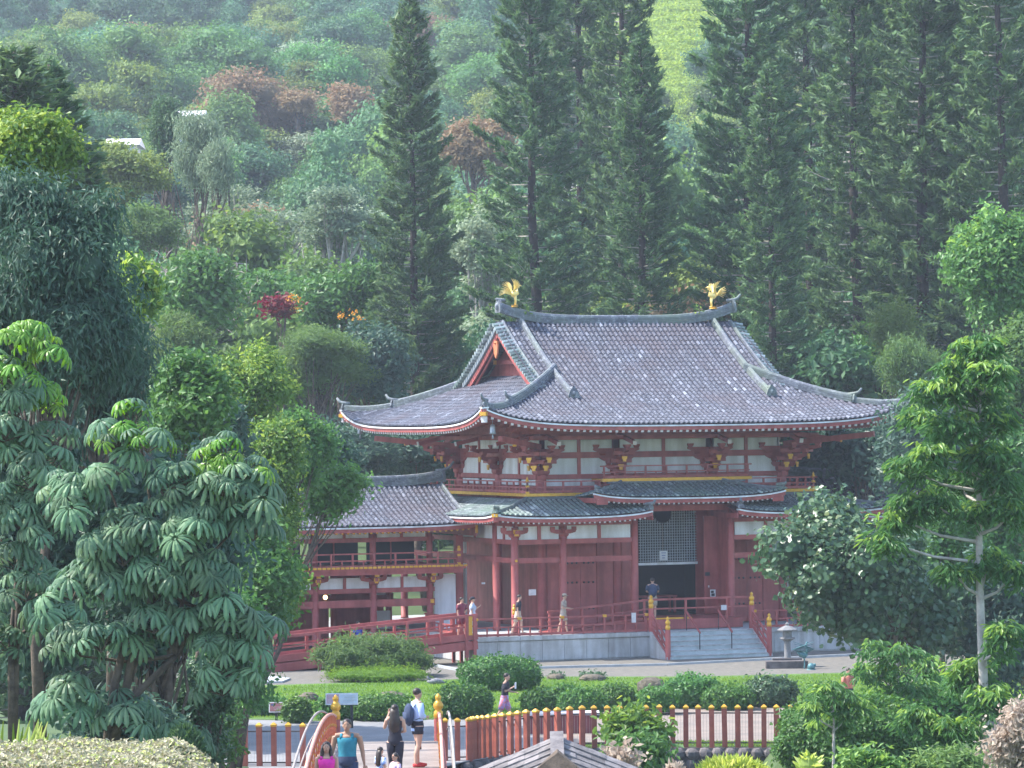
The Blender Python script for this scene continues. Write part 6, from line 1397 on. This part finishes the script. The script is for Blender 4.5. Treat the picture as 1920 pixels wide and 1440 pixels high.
# the far wood: instanced crowns through geometry nodes, one object
def scatter(name,me,items,label,mt):
    pmx=bpy.data.meshes.new(name); pmx.from_pydata([q[:3] for q in items],[],[]); a=pmx.attributes.new('rot','FLOAT_VECTOR','POINT'); a.data.foreach_set('vector',np.array([(0,0,q[3]) for q in items],dtype=np.float32).ravel())
    b=pmx.attributes.new('scl','FLOAT','POINT'); b.data.foreach_set('value',np.array([q[4] for q in items],dtype=np.float32))
    pmx.materials.append(mt); o=ob(name,pmx,None,kind='stuff'); o['label']=label; o['category']='forest'
    src=bpy.data.objects.new(name+'_shape',me)
    ng=bpy.data.node_groups.new(name,'GeometryNodeTree'); ng.interface.new_socket('Geometry',in_out='INPUT',socket_type='NodeSocketGeometry'); ng.interface.new_socket('Geometry',in_out='OUTPUT',socket_type='NodeSocketGeometry')
    N=ng.nodes; Lk=ng.links; gi=N.new('NodeGroupInput'); go=N.new('NodeGroupOutput'); ip=N.new('GeometryNodeInstanceOnPoints'); oi=N.new('GeometryNodeObjectInfo'); oi.inputs['Object'].default_value=src
    ar=N.new('GeometryNodeInputNamedAttribute'); ar.data_type='FLOAT_VECTOR'; ar.inputs['Name'].default_value='rot'; asx=N.new('GeometryNodeInputNamedAttribute'); asx.data_type='FLOAT'; asx.inputs['Name'].default_value='scl'
    Lk.new(gi.outputs[0],ip.inputs['Points']); Lk.new(oi.outputs['Geometry'],ip.inputs['Instance']); Lk.new(ar.outputs[0],ip.inputs['Rotation']); Lk.new(asx.outputs[0],ip.inputs['Scale']); Lk.new(ip.outputs[0],go.inputs[0])
    md=o.modifiers.new('scatter','NODES'); md.node_group=ng
for nm,(me,items) in mass.items(): scatter('far_forest',me,items,'far hillside forest of rounded crowns fading into haze',me.materials[0])
# low scrub hiding the hill ground
sc=[]; 
for _ in range(1000):
    YY=200+rgf.random()**.8*560; hw=YY*960/F*1.1+3; X=(rgf.random()*2-1)*hw; z=float(terr(X,YY)); sc.append((X,YY,z,rgf.random()*6.28,.7+.6*rgf.random()))
g=G(); crown(g,(0,0,.5),(2.2,2.2,1.4),6,.5,900,.42,.55,np.random.default_rng(2),core=True); scatter('hillside_scrub',g.mesh('scrub',LG['hill']),[q for q in sc if not(960+F*q[0]/q[1]>1110 and 960+F*q[0]/q[1]<1350 and q[1]>430)],'low scrub covering the hillside between the trees',LG['hill'])
# open grassy slope: tufts
gs=[]
for _ in range(6500):
    YY=430+rgf.random()*330; X=(1205-960+(rgf.random()-.5)*400)/F*YY; gs.append((X,YY,float(terr(X,YY)),rgf.random()*6.28,.6+.9*rgf.random()))
g=G(); n=260; rr=np.random.default_rng(6); P=np.c_[rr.normal(size=(n,2))*1.0,rr.random(n)*.5]; leaves(g,P,rr.normal(size=(n,3))*.5+[0,-.3,1.],.42,.5,rr,simple=True,dirn=[0,0,1]); LGs=leafmat('leaf_slope_grass',(.17,.27,.05),(.32,.46,.09),(.42,.55,.14),.6,.4,var=0)
scatter('slope_grass',g.mesh('tuft',LGs),gs,'bright green fern and grass covering the open slope high behind the pines',LGs)

# ================================================================== PEOPLE
SKIN=mat('skin',(.55,.34,.25),(.5,.30,.22),3,.5,spec=.3); SKIND=mat('skin_tan',(.42,.25,.17),(.38,.22,.15),3,.5,spec=.3); HAIR=mat('dark_hair',(.025,.018,.016),(.045,.03,.026),14,.45); SHOE=mat('shoe_dark',(.06,.05,.05),None,4,.6)
def cloth(nm,c,c1=None,sc=14): return mat(nm,c,c1 or tuple(x*.8 for x in c),sc,.85,bump=.2,bs=18)
def person(label,loc,face,h=1.72,skin=SKIN,top=None,topkind='tee',bot=None,botkind='shorts',hair='short',arms=('down','down'),female=False,stride=.12,lean=0.,shoes=SHOE,extra=None,hairm=HAIR,vox=.014,bulk=1.,cap=None,headturn=0.,mask=False,glasses=False,group=None):
    """face: heading in radians, 0 = towards the camera (-Y); local frame: x to the person's left side seen from front, -y forward"""
    t=thing('person',label,'person',loc,face,group,s=h/1.72); g=G(); k=bulk; sw=.175*k if female else .2*k
    hip=.095 if not female else .1
    Z=dict(pel=.93,wst=1.08,cst=1.3,nk=1.46)
    ly=lambda z:-lean*max(0,z-.9)
    V3=lambda x,y,z:np.array([x,y+ly(z),z])
    # legs
    for s in (-1,1):
        st=stride*s; kn=np.array([s*.1,-st*.5-.02,.5]); an=np.array([s*.1,-st*1.0+.02,.08+(.0)]); g.tube([V3(s*hip,0,.92),(V3(s*hip,0,.9)+kn)/2+[0,-.005,0],kn,(kn+an)/2+[0,.025,.02],an],[.1*k,.085*k,.058*k,.056*k,.04*k],10); g.tube([an+[0,.03,-.02],an+[0,-.06,-.04],an+[0,-.17,-.055]],[.045,.045,.03],8)
    # torso
    wst=.115*k if female else .135*k
    for z0,z1,r0,r1 in ((.86,1.08,.135*k,wst),(1.06,1.3,wst,.15*k),(1.28,1.42,.15*k,.13*k)):
        g.tube([V3(0,0,z0),V3(0,0,z1)],[r0,r1],12,flat=.68,up=(0,1,0))
    g.blob(V3(0,0,.93),(.155*k,.11*k,.12),12,8); g.blob(V3(0,0,1.33),(.16*k,.1*k,.13),12,8); g.tube([V3(-sw,0,1.41),V3(0,.005,1.44),V3(sw,0,1.41)],[.055,.06,.055],10)
    if female: 
        for s in (-1,1): g.blob(V3(s*.07,-.075*k,1.27),(.06,.05,.06),8,6)
    g.tube([V3(0,0,1.4),V3(0,-.01,1.53)],[.058,.05],10)
    hc=V3(0,-.015,1.61); Rz=np.array([[math.cos(headturn),-math.sin(headturn),0],[math.sin(headturn),math.cos(headturn),0],[0,0,1]])
    HP=lambda x,y,z:hc+Rz@np.array([x,y,z])
    g.blob(hc+[0,0,.02],(.078,.095,.105),14,10); g.blob(HP(0,-.02,-.05),(.058,.07,.065),12,8); g.blob(HP(0,-.098,-.01),(.014,.02,.022),7,5); 
    for s in (-1,1): g.blob(HP(s*.08,0,-.01),(.012,.022,.03),6,5)
    A=dict(down=[(.03,.0,-.28),(.04,-.05,-.54)],fwd=[(.03,.0,-.27),(.0,-.24,-.3)],phone=[(.03,-.05,-.26),(-.06,-.26,-.12)],up=[(.08,-.1,-.2),(.0,-.2,.08)],rail=[(.1,-.03,-.25),(.26,-.16,-.27)],hold=[(.05,-.02,-.27),(-.14,-.2,-.3)],out=[(.06,.02,-.28),(.1,-.03,-.54)],back=[(.06,.06,-.26),(.06,.0,-.52)])
    hands=[]
    arm=[]
    for s,nm in ((-1,arms[0]),(1,arms[1])):
        sh=V3(s*sw,0,1.405); e,w_=[sh+np.array([s*q[0],q[1],q[2]]) for q in A[nm]]; arm.append((sh,e,w_))
        g.tube([sh,(sh+e)/2,e,(e*2+w_)/3,w_],[.055*k,.048*k,.04*k,.038*k,.026],9)
        d=(w_-e)/np.linalg.norm(w_-e); hd=w_+d*.05; g.tube([w_,hd,w_+d*.09],[.024,.036,.032],8,flat=.55); hands.append((w_+d*.08,d,s))
    # remesh into one surface
    me=g.mesh('tmp',skin); o=bpy.data.objects.new('tmp',me); COL.objects.link(o); md=o.modifiers.new('r','REMESH'); md.mode='VOXEL'; md.voxel_size=vox; md.use_smooth_shade=True
    sm=o.modifiers.new('s','SMOOTH'); sm.factor=.6; sm.iterations=4
    ev=o.evaluated_get(bpy.context.evaluated_depsgraph_get()); me2=bpy.data.meshes.new_from_object(ev); n=len(me2.vertices); vv=np.empty(n*3); me2.vertices.foreach_get('co',vv); nl=len(me2.polygons)
    ls=np.empty(nl,int); me2.polygons.foreach_get('loop_total',ls); vi=np.empty(len(me2.loops),int); me2.loops.foreach_get('vertex_index',vi)
    bpy.data.objects.remove(o); g=G()
    if (ls==4).all(): g.add(vv.reshape(-1,3),vi.reshape(-1,4))
    else:
        fs=[];p=0
        for q in ls: fs.append(list(vi[p:p+q])); p+=q
        g.add(vv.reshape(-1,3),fs)
    for c,d,s in hands:
        sd_=np.cross(d,[0,1,0]) if abs(d[1])<.8 else np.array([1.,0,0]); sd_/=np.linalg.norm(sd_); nrm=np.cross(sd_,d)
        for i,L in enumerate((.06,.072,.076,.066)):
            q=c+sd_*(i-1.5)*.017*(-s); g.tube([q-d*.02,q+d*L*.5+nrm*.004,q+d*L+nrm*.02],[.0095,.009,.007],5)
        q=c-d*.05+sd_*.03*s; g.tube([q,q+d*.03+sd_*.018*s,q+d*.055+sd_*.015*s],[.011,.01,.008],5)
    part('body',g,skin,t,smooth=True)
    # face details
    g=G()
    for s in (-1,1): g.blob(HP(s*.03,-.086,.025),(.012,.008,.007),7,5)
    part('eyes',g,DARK,t)
    g=G(); g.blob(HP(0,-.091,-.052),(.024,.008,.008),8,5); part('mouth',g,mat('lips',(.4,.14,.12),None,3,.5) if 'lips' not in bpy.data.materials else bpy.data.materials['lips'],t)
    if glasses:
        g=G(); a=np.linspace(0,6.283,11)
        for s in (-1,1): g.tube([HP(s*.033+.024*math.cos(q),-.1,.025+.02*math.sin(q)) for q in a],.004,4,up=(0,1,0)); 
        g.tube([HP(-.01,-.102,.03),HP(.01,-.102,.03)],.004,4); part('glasses',g,METAL,t)
    if mask:
        g=G(); g.blob(HP(0,-.05,-.05),(.062,.062,.05),10,7); part('face_mask',g,WHITE if mask is True else mask,t,smooth=True)
    # hair
    g=G()
    g.blob(HP(0,.018,.048),(.09,.1,.088),14,9)
    if hair=='long': g.tube([HP(0,.05,.06),HP(0,.085,-.06),HP(0,.1,-.25),HP(0,.095,-.42),HP(0,.09,-.52)],[.09,.105,.125,.115,.06],12,flat=.5,up=(0,1,0))
    if hair=='long_front':
        for s in (-1,1): g.tube([HP(s*.06,.0,.05),HP(s*.085,.0,-.06),HP(s*.1,-.02,-.2),HP(s*.11,-.05,-.3)],[.045,.045,.045,.02],8)
        g.tube([HP(0,.05,.04),HP(0,.07,-.1),HP(0,.07,-.26)],[.085,.09,.07],10,flat=.5,up=(0,1,0))
    if hair=='pony': g.tube([HP(0,.09,.05),HP(0,.14,-.02),HP(0,.12,-.18)],[.035,.04,.015],7)
    if hair!='none': part('hair',g,hairm,t,smooth=True)
    if cap:
        g=G(); g.lathe([(.095,0),(.098,.04),(.07,.085),(0,.1)],HP(0,.005,.05),12,sy=1.1); g.tube([HP(0,-.07,.06),HP(0,-.17,.045)],[.075,.06],8,flat=.12); part('cap',g,cap,t,smooth=True)
    # top: fitted shell slightly larger than the torso
    def loft(rings,n=18,name='shirt',m=None,closed=False):
        g=G(); a=np.linspace(0,6.2832,n,endpoint=False); V=[]
        for (z,rx,ry,yo) in rings: V.append(np.c_[np.cos(a)*rx,np.sin(a)*ry*(1+.06*(np.sin(a)<0))+yo+ly(z),np.full(n,z)+0*a+ .0])
        j=np.arange(n); j2=(j+1)%n; g.add(np.concatenate(V),np.concatenate([np.c_[i*n+j,i*n+j2,(i+1)*n+j2,(i+1)*n+j] for i in range(len(rings)-1)])); return g
    if top:
        b_=.03 if female else 0
        wz=.88 if topkind not in ('crop',) else 1.05
        rings=[(wz,.165*k,.125*k,0),(1.0,(.15 if female else .155)*k,.118*k,0),(1.1,(.13 if female else .15)*k,.11*k,0),(1.22,.158*k,.12*k+b_,-b_*.4),(1.3,.172*k,.122*k+b_,-b_*.5),(1.37,.178*k,.112*k,0)]
        if topkind in('tee','long','shirt'): rings+=[(1.42,.19*k,.085,0),(1.455,.12,.07,0),(1.475,.075,.062,-.0)]
        else: rings+=[(1.385,.15*k,.1*k,0)]
        if topkind=='shirt': rings[0]=(.8,.175*k,.135*k,0)
        g=loft(rings)
        if topkind=='tank':
            for s in (-1,1): g.tube([V3(s*.11,-.095*k,1.37),V3(s*.105,-.05,1.455),V3(s*.1,.02,1.465),V3(s*.1,.085,1.38)],[.03,.028,.028,.03],6,flat=.4)
        if topkind in('tee','long','shirt'):
            for sh,e,w_ in arm:
                if topkind=='tee': g.tube([sh+[0,0,.01],(sh+e)/2,sh+(e-sh)*.75],[.066*k,.07*k,.072*k],10)
                elif topkind=='shirt': g.tube([sh+[0,0,.01],(sh+e)/2,e,e+(w_-e)*.35],[.068*k,.07*k,.062*k,.06],10)
                else: g.tube([sh+[0,0,.01],(sh+e)/2,e,w_],[.066*k,.06*k,.052*k,.04],10)
        part('shirt',g,top,t,smooth=True)
    if bot:
        if botkind=='dress': g=loft([(1.1,.14*k,.115*k,0),(.95,.17*k,.14*k,0),(.6,.2*k,.18*k,0),(.3,.22*k,.2*k,0)])
        else:
            g=loft([(1.03,.152*k,.115*k,0),(.95,.168*k,.13*k,0),(.86,.175*k,.13*k,0),(.83,.12*k,.1*k,0)])
            for s in (-1,1):
                st=stride*s; kn=np.array([s*.1,-st*.5-.02,.5]); an=np.array([s*.1,-st*1.0+.02,.1]); a0=V3(s*hip*.95,0,.9)
                if botkind=='shorts': g.tube([a0,(a0+kn)/2,a0+(kn-a0)*.85],[.108*k,.105*k,.1*k],12)
                elif botkind=='short_shorts': g.tube([a0,a0+(kn-a0)*.42],[.108*k,.106*k],12)
                else: g.tube([a0,(a0+kn)/2,kn,(kn+an)/2,an],[.108*k,.096*k,.068*k,.064*k,.05*k],12)
        part('skirt' if botkind=='dress' else 'trousers' if botkind=='long' else 'shorts',g,bot,t,smooth=True)
    for s in (-1,1):
        st=stride*s; an=np.array([s*.1,-st*1.0+.02,.05]); g=G(); g.tube([an+[0,.06,0],an+[0,-.05,-.0],an+[0,-.2,-.015]],[.052,.055,.038],9,flat=.85); part('shoe',g,shoes,t,smooth=True)
    if extra: extra(t,arm,HP,V3)
    return t
def backpack(m,y=.19,z=1.2,w_=.3,h_=.42):
    def f(t,arm,HP,V3):
        g=G(); g.blob(V3(0,y,z),(w_*.55,.1,h_*.55),12,9); g.box(V3(0,y+.03,z-.06),(w_*.7,.14,h_*.5)); part('backpack',g,m,t,smooth=True)
        g=G()
        for s in (-1,1): g.tube([V3(s*.1,.12,z+.17),V3(s*.12,0,1.49),V3(s*.12,-.13,1.35),V3(s*.14,-.1,1.12),V3(s*.14,.1,1.05)],[.022]*5,5,flat=.4)
        part('strap',g,m,t)
    return f
TEAL=cloth('cloth_teal',(.03,.24,.33)); PINK=cloth('cloth_hot_pink',(.9,.04,.42)); BLACKC=cloth('cloth_black',(.025,.025,.04)); LBLUE=cloth('cloth_light_blue',(.45,.58,.85),(.38,.5,.8)); NAVY=cloth('cloth_navy',(.04,.06,.12)); LAV=cloth('cloth_lavender',(.6,.48,.68)); TIE=mat('cloth_tie_dye',(.2,.35,.75),(.75,.8,.9),9,.85,lo=.45,hi=.55)
MARC=cloth('cloth_maroon',(.22,.04,.07)); PALEB=cloth('cloth_pale_blue',(.5,.58,.72)); KHA=cloth('cloth_khaki',(.5,.42,.34)); PRINTS=mat('cloth_purple_print',(.35,.3,.6),(.6,.2,.25),12,.85,lo=.45,hi=.55); CAMO=mat('cloth_beige_print',(.5,.42,.35),(.25,.2,.17),12,.85); REDS=cloth('red_shoes',(.55,.05,.05)); ORT=cloth('cloth_coral',(.62,.24,.19))
def onb(px,Y,head=0): p=at(px,1400,Y); return (p[0],Y,dz(Y)+.012)
person('woman in a hot pink tank top with long dark hair walking over the bridge',onb(612,73.5),.05,1.6,SKIN,PINK,'tank',BLACKC,'shorts','long_front',('down','down'),True,bulk=1.08)
person('man with a beard in a teal tank top walking beside the woman in pink',onb(651,75.5),-.06,1.8,SKIND,TEAL,'tank',NAVY,'shorts','short',('out','out'),bulk=1.16)
def phone(t,arm,HP,V3):
    g=G(); g.box(arm[0][2]+[0,-.06,.1],(.08,.012,.15)); part('phone',g,METAL,t)
person('woman in black seen from behind with very long dark hair, arm raised, on the bridge',onb(741,80),math.pi-.1,1.64,SKIN,BLACKC,'tank',BLACKC,'long','long',('hold','up'),True,extra=phone)
def kneeband(t,arm,HP,V3):
    backpack(NAVY,.2,1.16,.34,.46)(t,arm,HP,V3); g=G(); g.tube([(.1,-.06,.38),(.1,-.045,.58)],[.065,.07],10); part('knee_brace',g,BLACKC,t,smooth=True)
person('person in loose light blue shirt with navy backpack and red shoes by right bridge rail',onb(783,83.3),math.pi*.62,1.74,SKIN,LBLUE,'shirt',BLACKC,'short_shorts','short',('hold','rail'),False,shoes=REDS,extra=kneeband,stride=.06,headturn=.2)
person('girl with long dark ponytail and blue tie-dye shirt, head low at the bottom edge',onb(713,76.5),2.3,1.12,SKIN,TIE,'tee',NAVY,'shorts','long',('down','fwd'),True)
person('girl with glasses and lavender shirt at the bottom edge beside the tie-dye girl',onb(741,75.2),-.9,1.15,SKIN,LAV,'tee',NAVY,'shorts','pony',('fwd','down'),True,glasses=True)
def paper(t,arm,HP,V3):
    g=G(); g.box(arm[0][2]+[0,-.1,.06],(.16,.02,.2)); part('white_card',g,WHITE,t)
p=gnd(946,1362,0.03); person('man in a black t-shirt and purple patterned shorts walking behind the post fence',p,math.pi*.42,1.76,SKIN,BLACKC,'tee',PRINTS,'shorts','short',('phone','fwd'),stride=.25,lean=.12,extra=paper)
def onp(u,v,z): return LW(u,v,z)
person('person in a maroon shirt leaning at the left end of the platform',onp(-5.35,-4.2,1.14),.3+TH,1.66,SKIN,MARC,'tee',MARC,'shorts','short',('down','hold'),vox=.02,headturn=.5)
person('woman in a pale blue dress with a cap on the left end of the platform',onp(-4.75,-3.9,1.14),math.pi*.45,1.64,SKIN,PALEB,'tee',PALEB,'dress','pony',('down','phone'),True,cap=BLACKC,vox=.02)
person('person in a black t-shirt walking along the platform by the corner column',onp(-2.5,-3.4,1.12),math.pi*.42,1.68,SKIN,BLACKC,'tee',KHA,'shorts','short',('down','back'),vox=.02,stride=.22,lean=.1,headturn=0)
person('person in beige print shirt and cap walking on the platform between the columns',onp(-.62,-3.9,1.12),math.pi*.42,1.68,SKIN,CAMO,'tee',KHA,'shorts','short',('fwd','fwd'),vox=.02,stride=.18,cap=KHA,lean=.08)
person('man with a dark backpack and khaki shorts standing at the temple doorway, seen from behind',onp(4.05,-2.75,1.56),math.pi,1.76,SKIN,NAVY,'tee',KHA,'shorts','short',('hold','hold'),vox=.02,extra=backpack(NAVY,.2,1.18,.34,.5))
person('person in a bright blue shirt under the gallery, head showing above the ramp',onp(-8.15,1.0,.02),.5,1.62,SKIN,cloth('cloth_royal_blue',(.05,.07,.5)),'tee',NAVY,'shorts','short',('down','down'),vox=.02)
p=gnd(1592,1345,.03); person('person in a coral outfit half hidden by the young bushy tree at the right',p,.4,1.66,SKIN,ORT,'tee',NAVY,'shorts','short',('down','hold'),vox=.02)
# ================================================================== HAZE
hm=bpy.data.materials.new('haze'); hm.use_nodes=True; hn=hm.node_tree.nodes; hl=hm.node_tree.links
for q in list(hn):
    if q.type=='BSDF_PRINCIPLED': hn.remove(q)
pv=hn.new('ShaderNodeVolumePrincipled'); pv.inputs['Color'].default_value=(.77,.86,1,1); pv.inputs['Density'].default_value=HAZE; pv.inputs['Anisotropy'].default_value=.2
hl.new(pv.outputs[0],hn['Material Output'].inputs['Volume'])
g=G(); g.bx(-330,330,-75,870,-3.5,225); part('haze',g,hm,None,kind='stuff'); bpy.data.objects['haze']['label']='thin pale blue air haze over the valley'; bpy.data.objects['haze']['category']='haze'
